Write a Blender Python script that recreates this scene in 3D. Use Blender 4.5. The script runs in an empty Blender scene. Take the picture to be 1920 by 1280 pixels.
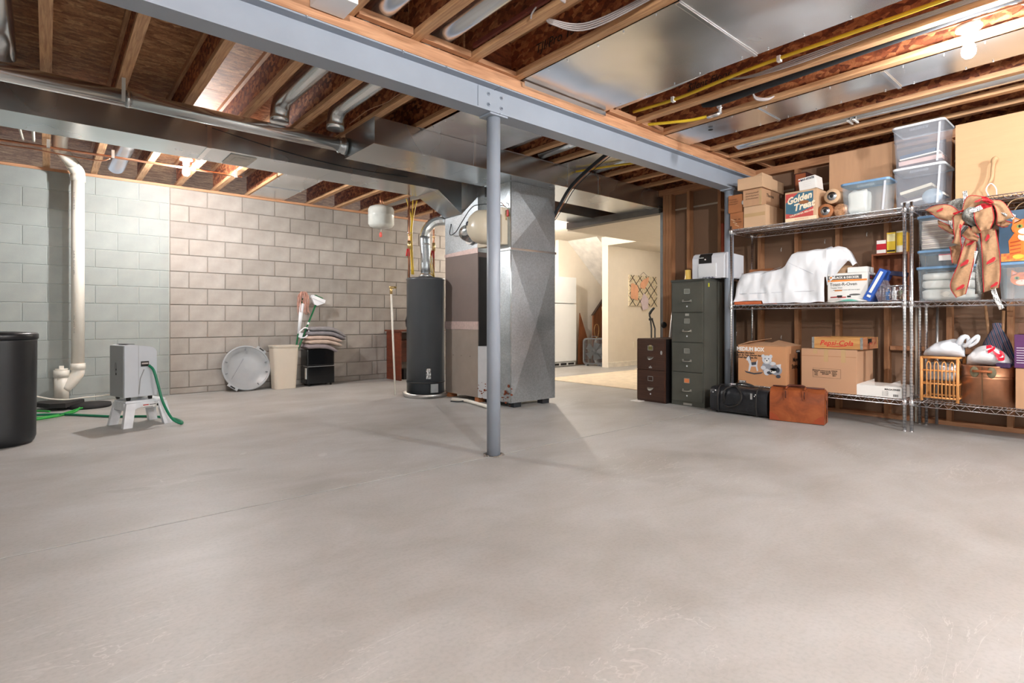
import bpy, bmesh, math, random
from mathutils import Vector, Matrix, noise
random.seed(7)
SC = bpy.context.scene
COL = SC.collection
R = math.radians

# ---------------- camera ----------------
CAMH = 0.905
cd = bpy.data.cameras.new('camera'); cam = bpy.data.objects.new('camera', cd); COL.objects.link(cam)
cd.sensor_width = 36.0; cd.lens = 36.0*1019/1920; cd.shift_y = -40/1920.0; cd.clip_start = .05; cd.clip_end = 60
cam.location = (0, 0, CAMH); cam.rotation_euler = (R(90), 0, -math.atan2(872, 1019))
SC.camera = cam
# ---------------- exposure ----------------
SC.view_settings.view_transform = 'Standard'; SC.view_settings.look = 'None'
SC.view_settings.gamma = 1.0; SC.view_settings.use_curve_mapping = False
SC.view_settings.exposure = 1.98
# ---------------- world ----------------
W = bpy.data.worlds.new('world'); SC.world = W; W.use_nodes = True
W.node_tree.nodes['Background'].inputs[0].default_value = (.8, .88, 1, 1)
W.node_tree.nodes['Background'].inputs[1].default_value = .25
# ---------------- lamp strengths (bulbs are built as fixtures further down) ----------------
BULB_W = 190.0          # emission strength of the bare bulb at the right and the added left fill
BULB_BACK = 680.0      # bare bulb by the back wall
FILL_FRONT = 1600.0      # added fill bulbs behind the camera, out of view
ROOM_W = 620.0
BULB_COL = (1.0, .998, .995)
ROOM_COL = (1.0, .93, .83)

# ---------------- materials ----------------
def srgb(r, g, b):
    def f(c):
        c /= 255.0
        return c/12.92 if c <= .04045 else ((c+.055)/1.055)**2.4
    return (f(r), f(g), f(b), 1)
MATS = {}
class NT:
    def __init__(s, name):
        s.m = bpy.data.materials.new(name); s.m.use_nodes = True
        s.n = s.m.node_tree.nodes; s.l = s.m.node_tree.links; s.p = s.n['Principled BSDF']
    def new(s, t, **kw):
        n = s.n.new(t)
        for k, v in kw.items():
            if k.startswith('i_'):
                k = k[2:]; k = int(k) if k.isdigit() else k.replace('_', ' ')
                n.inputs[k].default_value = v
            else: setattr(n, k, v)
        return n
    def coord(s, scale=(1, 1, 1), kind='Object', rot=(0, 0, 0)):
        t = s.new('ShaderNodeTexCoord'); mp = s.new('ShaderNodeMapping')
        mp.inputs['Scale'].default_value = scale; mp.inputs['Rotation'].default_value = rot
        s.l.new(t.outputs[kind], mp.inputs[0]); return mp.outputs[0]
    def noise(s, vec, scale, detail=4, rough=.55, dist=0):
        n = s.new('ShaderNodeTexNoise'); n.inputs['Scale'].default_value = scale; n.inputs['Detail'].default_value = detail
        n.inputs['Roughness'].default_value = rough; n.inputs['Distortion'].default_value = dist
        s.l.new(vec, n.inputs['Vector']); return n.outputs['Fac']
    def ramp(s, fac, stops):
        n = s.new('ShaderNodeValToRGB'); e = n.color_ramp.elements
        while len(e) < len(stops): e.new(.5)
        for i, (p, c) in enumerate(stops): e[i].position = p; e[i].color = c
        s.l.new(fac, n.inputs[0]); return n.outputs[0]
    def mix(s, fac, a, b, mode='MIX'):
        n = s.new('ShaderNodeMix', data_type='RGBA', blend_type=mode)
        for k, v in ((0, fac), (6, a), (7, b)):
            if hasattr(v, 'links') or hasattr(v, 'is_linked'): s.l.new(v, n.inputs[k])
            else: n.inputs[k].default_value = v
        return n.outputs[2]
    def bump(s, fac, strength, dist=.01, normal=None):
        b = s.new('ShaderNodeBump'); b.inputs['Strength'].default_value = strength; b.inputs['Distance'].default_value = dist
        s.l.new(fac, b.inputs['Height'])
        if normal: s.l.new(normal, b.inputs['Normal'])
        s.l.new(b.outputs[0], s.p.inputs['Normal']); return b.outputs[0]
def setp(p, c=None, rough=None, metal=None, **kw):
    if c: p.inputs['Base Color'].default_value = c
    if rough is not None: p.inputs['Roughness'].default_value = rough
    if metal is not None: p.inputs['Metallic'].default_value = metal
def M(name, c, rough=.6, metal=0, var=.12, scale=8, bump=0, bscale=60, stretch=(1, 1, 1), c2=None, rvar=0, rnd=0, bdist=.004):
    """general procedural material: base colour broken by noise, optional relief, optional per-object variation"""
    if name in MATS: return MATS[name]
    t = NT(name); c = srgb(*c) if max(c) > 1.01 else (*c[:3], 1)
    v = t.coord(stretch)
    n = t.noise(v, scale)
    hi = srgb(*c2) if c2 else tuple(min(1, x*(1+var)) for x in c[:3])+(1,)
    lo = c if c2 else tuple(x*(1-var) for x in c[:3])+(1,)
    col = t.ramp(n, [(.3, lo), (.7, hi)])
    if rnd:
        oi = t.new('ShaderNodeObjectInfo'); mr = t.new('ShaderNodeMapRange', i_3=1-rnd, i_4=1+rnd)
        t.l.new(oi.outputs['Random'], mr.inputs[0])
        hs = t.new('ShaderNodeHueSaturation'); t.l.new(mr.outputs[0], hs.inputs['Value']); t.l.new(col, hs.inputs['Color']); col = hs.outputs[0]
    t.l.new(col, t.p.inputs['Base Color'])
    setp(t.p, None, rough, metal)
    if rvar:
        mr = t.new('ShaderNodeMapRange', i_3=max(.02, rough-rvar), i_4=rough+rvar); t.l.new(n, mr.inputs[0]); t.l.new(mr.outputs[0], t.p.inputs['Roughness'])
    if bump: t.bump(t.noise(v, bscale, 3), bump, bdist)
    MATS[name] = t.m; return t.m
def plastic(name, c, alpha=.35, rough=.25):
    if name in MATS: return MATS[name]
    t = NT(name); c = srgb(*c)
    v = t.coord(); n = t.noise(v, 5)
    col = t.ramp(n, [(.3, tuple(x*.92 for x in c[:3])+(1,)), (.7, c)]); t.l.new(col, t.p.inputs['Base Color'])
    setp(t.p, None, rough, 0); t.p.inputs['Alpha'].default_value = alpha
    MATS[name] = t.m; return t.m
def glow(name, c, st):
    t = NT(name); t.p.inputs['Base Color'].default_value = (*c, 1); t.p.inputs['Emission Color'].default_value = (*c, 1)
    t.p.inputs['Emission Strength'].default_value = st; return t.m

def mk_floor():
    t = NT('concrete_floor'); v = t.coord()
    n1 = t.noise(v, .9, 6, .6, .6); n2 = t.noise(t.coord((1, 1.7, 1), rot=(0, 0, .5)), 1.7, 6, .62, .5); n3 = t.noise(v, 70, 3)
    a = t.ramp(n1, [(.28, srgb(150, 146, 141)), (.5, srgb(175, 173, 170)), (.72, srgb(190, 190, 190))])
    b = t.ramp(n2, [(.35, srgb(160, 156, 150)), (.55, srgb(177, 175, 172)), (.8, srgb(198, 198, 198))])
    c = t.mix(.5, a, b)
    sp = t.ramp(n3, [(.3, (.82, .82, .82, 1)), (.55, (1, 1, 1, 1))]); c = t.mix(.5, c, sp, 'MULTIPLY')
    vo = t.new('ShaderNodeTexVoronoi'); vo.inputs['Scale'].default_value = 2.1; t.l.new(v, vo.inputs['Vector'])
    pit = t.ramp(vo.outputs['Distance'], [(.008, (.12, .1, .09, 1)), (.014, (1, 1, 1, 1))]); c = t.mix(1, c, pit, 'MULTIPLY')
    nz = t.noise(v, 2.5, 3)
    for (cx, cy, rx, ry, rot, colr, st) in ((.79, 3.60, .22, .07, -.25, (.84, .83, .81, 1), .8), (.35, 3.52, .16, .06, -.5, (.86, .85, .83, 1), .7), (1.41, 3.61, .04, .07, -.6, (1.2, 1.21, 1.22, 1), .7), (1.01, 3.99, .03, .06, -.6, (1.18, 1.19, 1.2, 1), .7), (2.45, 4.2, .16, .5, -1.1, (.93, .92, .90, 1), .6), (3.3, 2.0, .10, .6, .5, (.93, .91, .89, 1), .6)):
        mp = t.new('ShaderNodeMapping', vector_type='TEXTURE'); mp.inputs['Location'].default_value = (cx, cy, 0); mp.inputs['Rotation'].default_value = (0, 0, rot); mp.inputs['Scale'].default_value = (rx, ry, 1)
        t.l.new(v, mp.inputs[0]); ln = t.new('ShaderNodeVectorMath', operation='LENGTH'); t.l.new(mp.outputs[0], ln.inputs[0])
        ad = t.new('ShaderNodeMath', operation='MULTIPLY_ADD', i_1=1.6, ); t.l.new(nz, ad.inputs[0]); t.l.new(ln.outputs['Value'], ad.inputs[2])
        k = t.ramp(ad.outputs[0], [(0, (st, st, st, 1)), (1, (0, 0, 0, 1))]); rn = t.n[-1]
        rn.color_ramp.elements[0].position = .0
        mr = t.new('ShaderNodeMapRange', i_1=1.35, i_2=1.6, i_3=st, i_4=0.0); t.l.new(ad.outputs[0], mr.inputs[0])
        c = t.mix(mr.outputs[0], c, t.mix(1, c, colr, 'MULTIPLY'))
    # pale lime trails near the heater
    w = t.noise(t.coord((1.2, 4.5, 1), rot=(0, 0, .18)), 1.2, 5, .62, 1.2)
    tr = t.ramp(w, [(.492, (0, 0, 0, 1)), (.5, (1, 1, 1, 1)), (.508, (0, 0, 0, 1))])
    g = t.noise(v, .8, 2); gm = t.ramp(g, [(.5, (0, 0, 0, 1)), (.6, (1, 1, 1, 1))])
    f = t.mix(1, tr, gm, 'MULTIPLY'); f2 = t.mix(1, f, (.45, .45, .45, 1), 'MULTIPLY')
    c = t.mix(f2, c, srgb(214, 212, 208)); t.l.new(c, t.p.inputs['Base Color'])
    r = t.ramp(n1, [(.3, (.42, .42, .42, 1)), (.7, (.6, .6, .6, 1))]); t.l.new(r, t.p.inputs['Roughness'])
    t.bump(t.noise(v, 35, 4), .08, .004); return t.m
def mk_block(name, stops, rnd, bump=.55):
    t = NT(name); v = t.coord(); n = t.noise(v, 5, 5); n2 = t.noise(v, 160, 3, .7)
    c = t.ramp(n, [(.25, stops[0]), (.75, stops[1])])
    sp = t.ramp(n2, [(.32, (.8, .8, .8, 1)), (.5, (1, 1, 1, 1))]); c = t.mix(.6 if rnd > .05 else .25, c, sp, 'MULTIPLY')
    oi = t.new('ShaderNodeObjectInfo'); rr = t.ramp(oi.outputs['Random'], [(0, (1-rnd, 1-rnd, 1-rnd, 1)), (.5, (1, .99, .98, 1)), (1, (1+rnd*.5, 1+rnd*.55, 1+rnd*.6, 1))])
    c = t.mix(1, c, rr, 'MULTIPLY'); t.l.new(c, t.p.inputs['Base Color']); setp(t.p, None, .92)
    t.bump(n2, bump, .003); return t.m
def mk_osb(name, dark, mid, light, axis='yz'):
    t = NT(name); sc = {'yz': (6, 22, 40), 'xy': (11, 34, 6), 'z': (40, 40, 6)}[axis]
    v = t.coord(sc); v2 = t.coord((1, 1, 1))
    vo = t.new('ShaderNodeTexVoronoi'); vo.inputs['Scale'].default_value = 1.0; t.l.new(v, vo.inputs['Vector'])
    n = t.noise(v2, 28, 4, .65, 1.5)
    c = t.ramp(vo.outputs['Color'], [(.15, dark), (.5, mid), (.85, light)])
    c2 = t.ramp(n, [(.32, (.55, .5, .45, 1)), (.6, (1.1, 1.1, 1.1, 1))]); c = t.mix(.9, c, c2, 'MULTIPLY')
    n3 = t.noise(v2, 1.5, 3); c3 = t.ramp(n3, [(.3, (.8, .78, .76, 1)), (.7, (1.1, 1.1, 1.1, 1))]); c = t.mix(.7, c, c3, 'MULTIPLY')
    t.l.new(c, t.p.inputs['Base Color']); setp(t.p, None, .7); t.bump(n, .35, .003); return t.m
def mk_wood(name, a, b, scale=(3, 60, 60), rough=.6, grain=1.0):
    t = NT(name); v = t.coord(scale); n = t.noise(v, 1, 5, .6, .8); n2 = t.noise(t.coord(), 3, 3)
    c = t.ramp(n, [(.3, a), (.65, b)]); c2 = t.ramp(n2, [(.3, (.86, .84, .82, 1)), (.7, (1.06, 1.06, 1.06, 1))]); c = t.mix(1, c, c2, 'MULTIPLY')
    t.l.new(c, t.p.inputs['Base Color']); setp(t.p, None, rough); t.bump(n, .15, .002); return t.m
def mk_galv(name, base, rough, wav=.35, wsc=2.2, spangle=.25, fine=0):
    t = NT(name); v = t.coord()
    n = t.noise(v, 1.6, 2, .5, .3); vo = t.new('ShaderNodeTexVoronoi'); vo.inputs['Scale'].default_value = 85; t.l.new(v, vo.inputs['Vector'])
    b = base
    c = t.ramp(n, [(.3, tuple(x*.82 for x in b)+(1,)), (.7, tuple(min(1, x*1.1) for x in b)+(1,))])
    if spangle > .12:
        s = t.ramp(vo.outputs['Color'], [(.2, (1-spangle, 1-spangle, 1-spangle, 1)), (.8, (1, 1, 1, 1))]); c = t.mix(1, c, s, 'MULTIPLY')
    t.l.new(c, t.p.inputs['Base Color']); setp(t.p, None, rough, .92)
    r = t.ramp(n, [(.3, (rough*.85,)*3+(1,)), (.7, (min(1, rough*1.2),)*3+(1,))]); t.l.new(r, t.p.inputs['Roughness'])
    t.bump(t.noise(v, wsc, 2), wav, .03); return t.m
FLOOR = mk_floor()
BLOCK = mk_block('bare_block', (srgb(150, 142, 134), srgb(174, 167, 160)), .13)
BLOCKP = mk_block('painted_block', (srgb(148, 153, 150), srgb(160, 165, 161)), .03, .25)
MORTAR = M('mortar', (138, 130, 122), .95, bump=.4)
MORTARP = M('painted_mortar', (172, 177, 173), .9)
OSB = mk_osb('osb_web', srgb(104, 50, 28), srgb(150, 82, 48), srgb(196, 130, 84), 'yz')
OSBC = mk_osb('osb_subfloor', srgb(150, 100, 62), srgb(184, 132, 88), srgb(208, 162, 116), 'xy')
FLANGE = mk_wood('joist_lumber', srgb(170, 120, 82), srgb(214, 170, 126), (70, 4, 70))
STUDW = mk_wood('stud_lumber', srgb(158, 108, 74), srgb(192, 142, 102), (45, 45, 3))
PLATE = mk_wood('plate_lumber', srgb(170, 120, 86), srgb(206, 156, 118), (3, 50, 50))
PLATEY = mk_wood('plate_lumber_y', srgb(156, 106, 74), srgb(188, 138, 100), (50, 3, 50))
PAPER = M('drywall_paper', (136, 106, 84), .8, var=.06, scale=3, bump=.05)
DRYW = M('painted_drywall', (234, 224, 208), .75, var=.02, bump=.04, bscale=120)
DRYC = M('painted_ceiling', (214, 206, 192), .8, var=.03, bump=.3, bscale=60)
GALV = mk_galv('galvanised_duct', (.60, .64, .67), .24, .12, 1.3, .08)
GALVP = mk_galv('galvanised_pan', (.76, .78, .79), .24, .25, 1.6, .1)
GALVR = mk_galv('galvanised_rough', (.55, .59, .62), .40, .1, 1.5, .18)
GALVL = mk_galv('galvanised_pipe', (.78, .80, .81), .2, .05, 1.5, .06)
STEELP = M('blue_grey_paint', (150, 158, 170), .42, var=.05, scale=3, bump=.05)
PVC = M('pvc', (226, 220, 208), .38, var=.03)
CHROME = M('chrome_wire', (.82, .82, .84), .24, 1, var=.04)
BLACKP = M('black_plastic', (24, 25, 28), .42, var=.1, bump=.1)
WHITEP = M('white_plastic', (232, 233, 236), .4, var=.02)
CARD = M('cardboard', (188, 146, 112), .85, var=.05, scale=4, bump=.06, bscale=30, stretch=(1, 8, 1))
CARDD = M('old_cardboard', (164, 104, 64), .85, var=.12, scale=6, bump=.15)
CARDL = M('pale_cardboard', (204, 168, 134), .85, var=.05, scale=4)
INK = M('black_ink', (28, 24, 22), .7)
PAPERW = M('white_paper', (232, 230, 226), .7, var=.02)
COPPER = M('copper_pipe', (.62, .29, .17), .32, .9, var=.15, scale=12)
YEL = M('yellow_jacket', (214, 178, 44), .4, var=.06)
WCAB = M('grey_cable', (158, 148, 146), .5)
JOINT = M('joint_dirt', (52, 48, 45), .95)  # dark saw-cut dirt in the floor joint
RUBBER = M('black_insulation', (36, 38, 42), .85, bump=.2)

# ---------------- geometry helpers ----------------
class MB:
    def __init__(s): s.bm = bmesh.new()
    def box(s, a, b, bev=0):
        bm2 = bmesh.new() if bev else s.bm
        x0, y0, z0 = a; x1, y1, z1 = b
        v = [bm2.verts.new(p) for p in ((x0, y0, z0), (x1, y0, z0), (x1, y1, z0), (x0, y1, z0), (x0, y0, z1), (x1, y0, z1), (x1, y1, z1), (x0, y1, z1))]
        for f in ((3, 2, 1, 0), (4, 5, 6, 7), (0, 1, 5, 4), (1, 2, 6, 5), (2, 3, 7, 6), (3, 0, 4, 7)): bm2.faces.new([v[i] for i in f])
        if bev:
            bmesh.ops.bevel(bm2, geom=bm2.edges[:], offset=bev, segments=2, affect='EDGES', profile=.7); s.merge(bm2)
        return s
    def merge(s, o, mat=None):
        m = {}
        for v in o.verts: m[v] = s.bm.verts.new(mat @ v.co if mat else v.co)
        for f in o.faces:
            nf = s.bm.faces.new([m[v] for v in f.verts]); nf.smooth = f.smooth
        o.free(); return s
    def obox(s, c, size, rot=(0, 0, 0), bev=0):
        t = MB(); t.box((-size[0]/2, -size[1]/2, -size[2]/2), (size[0]/2, size[1]/2, size[2]/2), bev)
        from mathutils import Euler
        return s.merge(t.bm, Matrix.Translation(c) @ Euler(rot).to_matrix().to_4x4())
    def hexa(s, p):   # 8 points, bottom 4 ccw then top 4
        v = [s.bm.verts.new(q) for q in p]
        for f in ((3, 2, 1, 0), (4, 5, 6, 7), (0, 1, 5, 4), (1, 2, 6, 5), (2, 3, 7, 6), (3, 0, 4, 7)): s.bm.faces.new([v[i] for i in f])
        return s
    def tube(s, pts, r, seg=10, caps=True, smooth=True, closed=False):
        pts = [Vector(p) for p in pts]; n = len(pts); rs = r if isinstance(r, (list, tuple)) else [r]*n
        rings = []; up = None
        for i, p in enumerate(pts):
            if closed: d = (pts[(i+1) % n]-pts[i-1]).normalized()
            elif i == 0: d = (pts[1]-p).normalized()
            elif i == n-1: d = (p-pts[-2]).normalized()
            else:
                d = ((pts[i+1]-p).normalized()+(p-pts[i-1]).normalized())
                d = d.normalized() if d.length > 1e-6 else (pts[i+1]-p).normalized()
            if up is None:
                up = Vector((0, 0, 1)) if abs(d.z) < .9 else Vector((1, 0, 0))
            a = d.cross(up).normalized(); b = a.cross(d).normalized(); up = b
            k = 1.0
            if 0 < i < n-1 and not closed:
                c = max(.3, ((pts[i+1]-p).normalized().dot(d))); k = 1/c if c > .6 else 1.2
            rings.append([s.bm.verts.new(p+(a*math.cos(2*math.pi*j/seg)+b*math.sin(2*math.pi*j/seg))*rs[i]*(k if False else 1)) for j in range(seg)])
        for i in range(n if closed else n-1):
            A, B = rings[i], rings[(i+1) % n]
            for j in range(seg):
                f = s.bm.faces.new((A[j], A[(j+1) % seg], B[(j+1) % seg], B[j])); f.smooth = smooth
        if caps and not closed:
            s.bm.faces.new(rings[0][::-1]); s.bm.faces.new(rings[-1])
        return s
    def lathe(s, prof, c=(0, 0, 0), seg=24, axis='z', smooth=True, sx=1, sy=1):
        rings = []
        for r, h in prof:
            ring = []
            for j in range(seg):
                a = 2*math.pi*j/seg; x, y = r*math.cos(a)*sx, r*math.sin(a)*sy
                p = {'z': (x, y, h), 'y': (x, -h, y), 'x': (h, x, y)}[axis]
                ring.append(s.bm.verts.new((p[0]+c[0], p[1]+c[1], p[2]+c[2])))
            rings.append(ring)
        for A, B in zip(rings, rings[1:]):
            for j in range(seg):
                f = s.bm.faces.new((A[j], A[(j+1) % seg], B[(j+1) % seg], B[j])); f.smooth = smooth
        if prof[0][0] > 1e-4: s.bm.faces.new(rings[0][::-1])
        if prof[-1][0] > 1e-4: s.bm.faces.new(rings[-1])
        return s
    def prism(s, poly, a, b, axis='y'):
        """poly: 2d points; extruded from a to b along axis (x: poly is yz; y: poly is xz; z: poly is xy)"""
        def P(u, v, w): return {'x': (w, u, v), 'y': (u, w, v), 'z': (u, v, w)}[axis]
        A = [s.bm.verts.new(P(u, v, a)) for u, v in poly]; B = [s.bm.verts.new(P(u, v, b)) for u, v in poly]
        n = len(poly)
        s.bm.faces.new(A[::-1]); s.bm.faces.new(B)
        for i in range(n): s.bm.faces.new((A[i], A[(i+1) % n], B[(i+1) % n], B[i]))
        return s
    def grid(s, fn, nu, nv, smooth=True, wrap=False):
        V = [[s.bm.verts.new(fn(i/nu, j/nv)) for j in range(nv+1)] for i in range(nu+1)]
        for i in range(nu):
            for j in range(nv):
                f = s.bm.faces.new((V[i][j], V[i+1][j], V[i+1][j+1], V[i][j+1])); f.smooth = smooth
        return s
    def build(s, name, mat, parent=None, local=False, fix=True):
        if fix: bmesh.ops.recalc_face_normals(s.bm, faces=s.bm.faces[:])
        me = bpy.data.meshes.new(name)
        if parent is not None and not local:
            s.bm.transform(WINV[parent.name])
        s.bm.to_mesh(me); s.bm.free()
        me.materials.append(mat)
        o = bpy.data.objects.new(name, me); COL.objects.link(o)
        if parent is not None: o.parent = parent; WINV[o.name] = WINV[parent.name]
        else: WINV[o.name] = Matrix.Identity(4)
        return o
WINV = {}
def thing(name, label, cat, loc=(0, 0, 0), rz=0, group=None, kind=None):
    o = bpy.data.objects.new(name, None); COL.objects.link(o); o.location = loc; o.rotation_euler = (0, 0, rz); o.empty_display_size = .05
    if label: o['label'] = label
    if cat: o['category'] = cat
    if group: o['group'] = group
    if kind: o['kind'] = kind
    WINV[o.name] = (Matrix.Translation(loc) @ Matrix.Rotation(rz, 4, 'Z')).inverted(); return o
def tag(o, label, cat, group=None):
    o['label'] = label; o['category'] = cat
    if group: o['group'] = group
    return o
def struct(o): o['kind'] = 'structure'; return o
def inst(src, name, parent, loc, rot=(0, 0, 0), scale=(1, 1, 1)):
    o = bpy.data.objects.new(name, src); COL.objects.link(o); o.parent = parent; o.location = loc; o.rotation_euler = rot; o.scale = scale
    WINV[o.name] = WINV[parent.name]; return o
def solo(mb, name, mat, label, cat, base, group=None, rz=0):
    """a thing that is one mesh, its origin at its base"""
    Mx = Matrix.Translation(base) @ Matrix.Rotation(rz, 4, 'Z')
    mb.bm.transform(Mx.inverted()); o = mb.build(name, mat); o.location = base; o.rotation_euler = (0, 0, rz)
    WINV[o.name] = Mx.inverted(); return tag(o, label, cat, group)
def textmesh(body, size, shear=0, bold=0.0, spacing=1.0, squash=1.0):
    cu = bpy.data.curves.new('t', 'FONT'); cu.body = body; cu.size = size; cu.shear = shear; cu.offset = bold; cu.space_character = spacing
    cu.align_x = 'CENTER'; cu.align_y = 'CENTER'; cu.resolution_u = 2; cu.extrude = .0004
    o = bpy.data.objects.new('t', cu); COL.objects.link(o)
    dg = bpy.context.evaluated_depsgraph_get(); me = bpy.data.meshes.new_from_object(o.evaluated_get(dg))
    bpy.data.objects.remove(o); bpy.data.curves.remove(cu)
    return me
def text(body, size, mat, parent, pos, u=(0, -1, 0), v=(0, 0, 1), shear=0, bold=0.0, name='lettering', spacing=1.0, squash=1.0):
    """flat lettering on a surface: pos = world centre, u = reading direction, v = up"""
    me = textmesh(body, size, shear, bold, spacing)
    u = Vector(u).normalized(); v = Vector(v).normalized(); w = u.cross(v)
    mx = Matrix(((u.x*squash, v.x, w.x, pos[0]), (u.y*squash, v.y, w.y, pos[1]), (u.z*squash, v.z, w.z, pos[2]), (0, 0, 0, 1)))
    me.transform(WINV[parent.name] @ mx)
    me.materials.clear(); me.materials.append(mat)
    o = bpy.data.objects.new(name, me); COL.objects.link(o); o.parent = parent; WINV[o.name] = WINV[parent.name]; return o
def flat(poly, mat, parent, pos, u, v, name='print', th=.0006):
    """flat printed shape: polygon in (u,v) metres around pos"""
    u = Vector(u).normalized(); v = Vector(v).normalized(); w = u.cross(v); mb = MB(); pos = Vector(pos)
    A = [mb.bm.verts.new(pos+u*a+v*b) for a, b in poly]; B = [mb.bm.verts.new(pos+u*a+v*b+w*th) for a, b in poly]
    n = len(poly); mb.bm.faces.new(A[::-1]); mb.bm.faces.new(B)
    for i in range(n): mb.bm.faces.new((A[i], A[(i+1) % n], B[(i+1) % n], B[i]))
    return mb.build(name, mat, parent)
def ell(cx, cy, rx, ry, n=14, a0=0): return [(cx+rx*math.cos(2*math.pi*i/n+a0), cy+ry*math.sin(2*math.pi*i/n+a0)) for i in range(n)]
def rect(x0, y0, x1, y1): return [(x0, y0), (x1, y0), (x1, y1), (x0, y1)]
def bez(P, n=8):
    """Catmull-Rom through points"""
    P = [Vector(p) for p in P]; Q = [P[0]*2-P[1]]+P+[P[-1]*2-P[-2]]; out = []
    for i in range(1, len(Q)-2):
        p0, p1, p2, p3 = Q[i-1:i+3]
        for k in range(n):
            t = k/n; out.append(.5*((2*p1)+(p2-p0)*t+(2*p0-5*p1+4*p2-p3)*t*t+(3*p1-p0-3*p2+p3)*t**3))
    out.append(P[-1]); return out
NAMEN = ['zero', 'first', 'second', 'third', 'fourth', 'fifth', 'sixth', 'seventh', 'eighth', 'ninth', 'tenth', 'eleventh', 'twelfth']
# ================= setting =================
ZJ = 2.545        # underside of the joists
ZC = 2.845        # underside of the subfloor
YB = 7.70         # face of the block wall
XR = 5.90         # stud faces of the right wall
# floor: two slabs with a recessed control joint at Y = 2.83
fl = struct(MB().box((-3.2, -3.7, -.12), (12.0, 10.2, -.02)).build('floor', JOINT))
MB().box((-3.2, -3.7, -.02), (12.0, 2.824, 0)).build('slab', FLOOR, fl)
MB().box((-3.2, 2.837, -.02), (12.0, 10.2, 0)).build('slab', FLOOR, fl)

MB().box((-3.2, 2.824, -.0199), (12.0, 2.837, -.0035)).build('joint_filler', JOINT, fl)
# block wall
wb = thing('wall_back', None, None, (0, YB, 0), kind='structure')
MB().box((-3.2, YB+.006, 0), (1.127, YB+.2, 2.515)).build('painted_mortar', MORTARP, wb)
MB().box((1.127, YB+.009, 0), (6.9, YB+.2, 2.515)).build('mortar', MORTAR, wb)
def blockmesh(w, h, g, mat, nm):
    mb = MB(); mb.box((g/2, 0, g/2), (w-g/2, .1, h-g/2)); bm = mb.bm
    ed = [e for e in bm.edges if all(abs(v.co.y) < 1e-6 for v in e.verts)]
    bmesh.ops.bevel(bm, geom=ed, offset=.0035, segments=1, affect='EDGES')
    bmesh.ops.recalc_face_normals(bm, faces=bm.faces[:])
    me = bpy.data.meshes.new(nm); bm.to_mesh(me); bm.free(); me.materials.append(mat); return me
BW = .4075; CH = .2032; zrow0 = 2.515-12*CH
cache = {}
def putblock(x, w, z, h, mat, g):
    k = (round(w, 3), round(h, 3), mat.name)
    if k not in cache: cache[k] = blockmesh(w, h, g, mat, 'concrete_block')
    dy = random.uniform(-.0015, .0015) if mat is BLOCK else random.uniform(-.0004, .0004)
    inst(cache[k], 'concrete_block', wb, (x, dy, z))
rows = [(0.0, zrow0)]+[(zrow0+i*CH, CH) for i in range(12)]
for i, (z, h) in enumerate(rows):
    full_first = (i % 2 == 0)
    x = 1.130
    if not full_first: putblock(x, BW/2, z, h, BLOCK, .010); x += BW/2
    while x < 6.4: putblock(x, BW, z, h, BLOCK, .010); x += BW
    x = 1.124
    off = BW*.75 if full_first else BW*.25
    putblock(x-off, off, z, h, BLOCKP, .005); x -= off
    while x > -2.0: putblock(x-BW, BW, z, h, BLOCKP, .005); x -= BW
pl = struct(MB().box((-3.2, YB-.004, 2.515), (6.9, YB+.15, ZJ)).build('trim_1', PLATE))

# other walls of the cellar (outside the frame)
struct(MB().box((-3.2, -3.7, 0), (-3.05, 7.7, 2.9)).build('wall_left', BLOCKP))
struct(MB().box((-3.05, -3.7, 0), (12, -3.55, 2.9)).build('wall_front', BLOCKP))

# right stud wall
wr = thing('wall_right', None, None, (XR, 0, 0), kind='structure')
MB().box((XR+.09, -3.55, 0), (XR+.102, 4.03, 2.49)).build('drywall_sheet', PAPER, wr)
MB().box((XR+.088, -3.55, 2.275), (XR+.0905, 4.03, 2.295)).build('joint_tape', M('joint_tape', (196, 184, 166), .8), wr)
MB().box((XR, -3.55, 0), (XR+.09, 4.03, .038)).build('bottom_plate', PLATEY, wr)
MB().box((XR, -3.55, 2.47), (XR+.09, 4.03, 2.545)).build('top_plate', PLATEY, wr)
sm = MB().box((0, 0, .038), (.088, .038, 2.47), .002)
bmesh.ops.recalc_face_normals(sm.bm, faces=sm.bm.faces[:]); sme = bpy.data.meshes.new('stud'); sm.bm.to_mesh(sme); sm.bm.free(); sme.materials.append(STUDW)
SY = [3.93, 3.888, 3.846, 3.595, 3.195, 2.73, 2.345, 1.96, 1.55, 1.09, .70, .30, -.1, -.5, -.9, -1.3, -1.7, -2.1, -2.5, -2.9, -3.3]
for y in SY: inst(sme, 'stud', wr, (0, y, 0))
MB().box((XR+.002, .74, .62), (XR+.085, 1.09, .66)).build('fire_block', PLATEY, wr)
MB().box((XR+.002, 1.13, .63), (XR+.085, 1.54, .67)).build('fire_block', PLATEY, wr)
MB().box((XR+.012, 3.17, .038), (XR+.10, 3.2, 2.02)).build('stud', M('red_lumber', (176, 84, 58), .6, stretch=(30, 30, 2)), wr)
# OSB rim board seen over the top plate
rim = struct(MB().box((XR+.11, -3.55, 2.52), (XR+.16, 4.03, 2.83)).build('trim_2', OSB))

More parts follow.
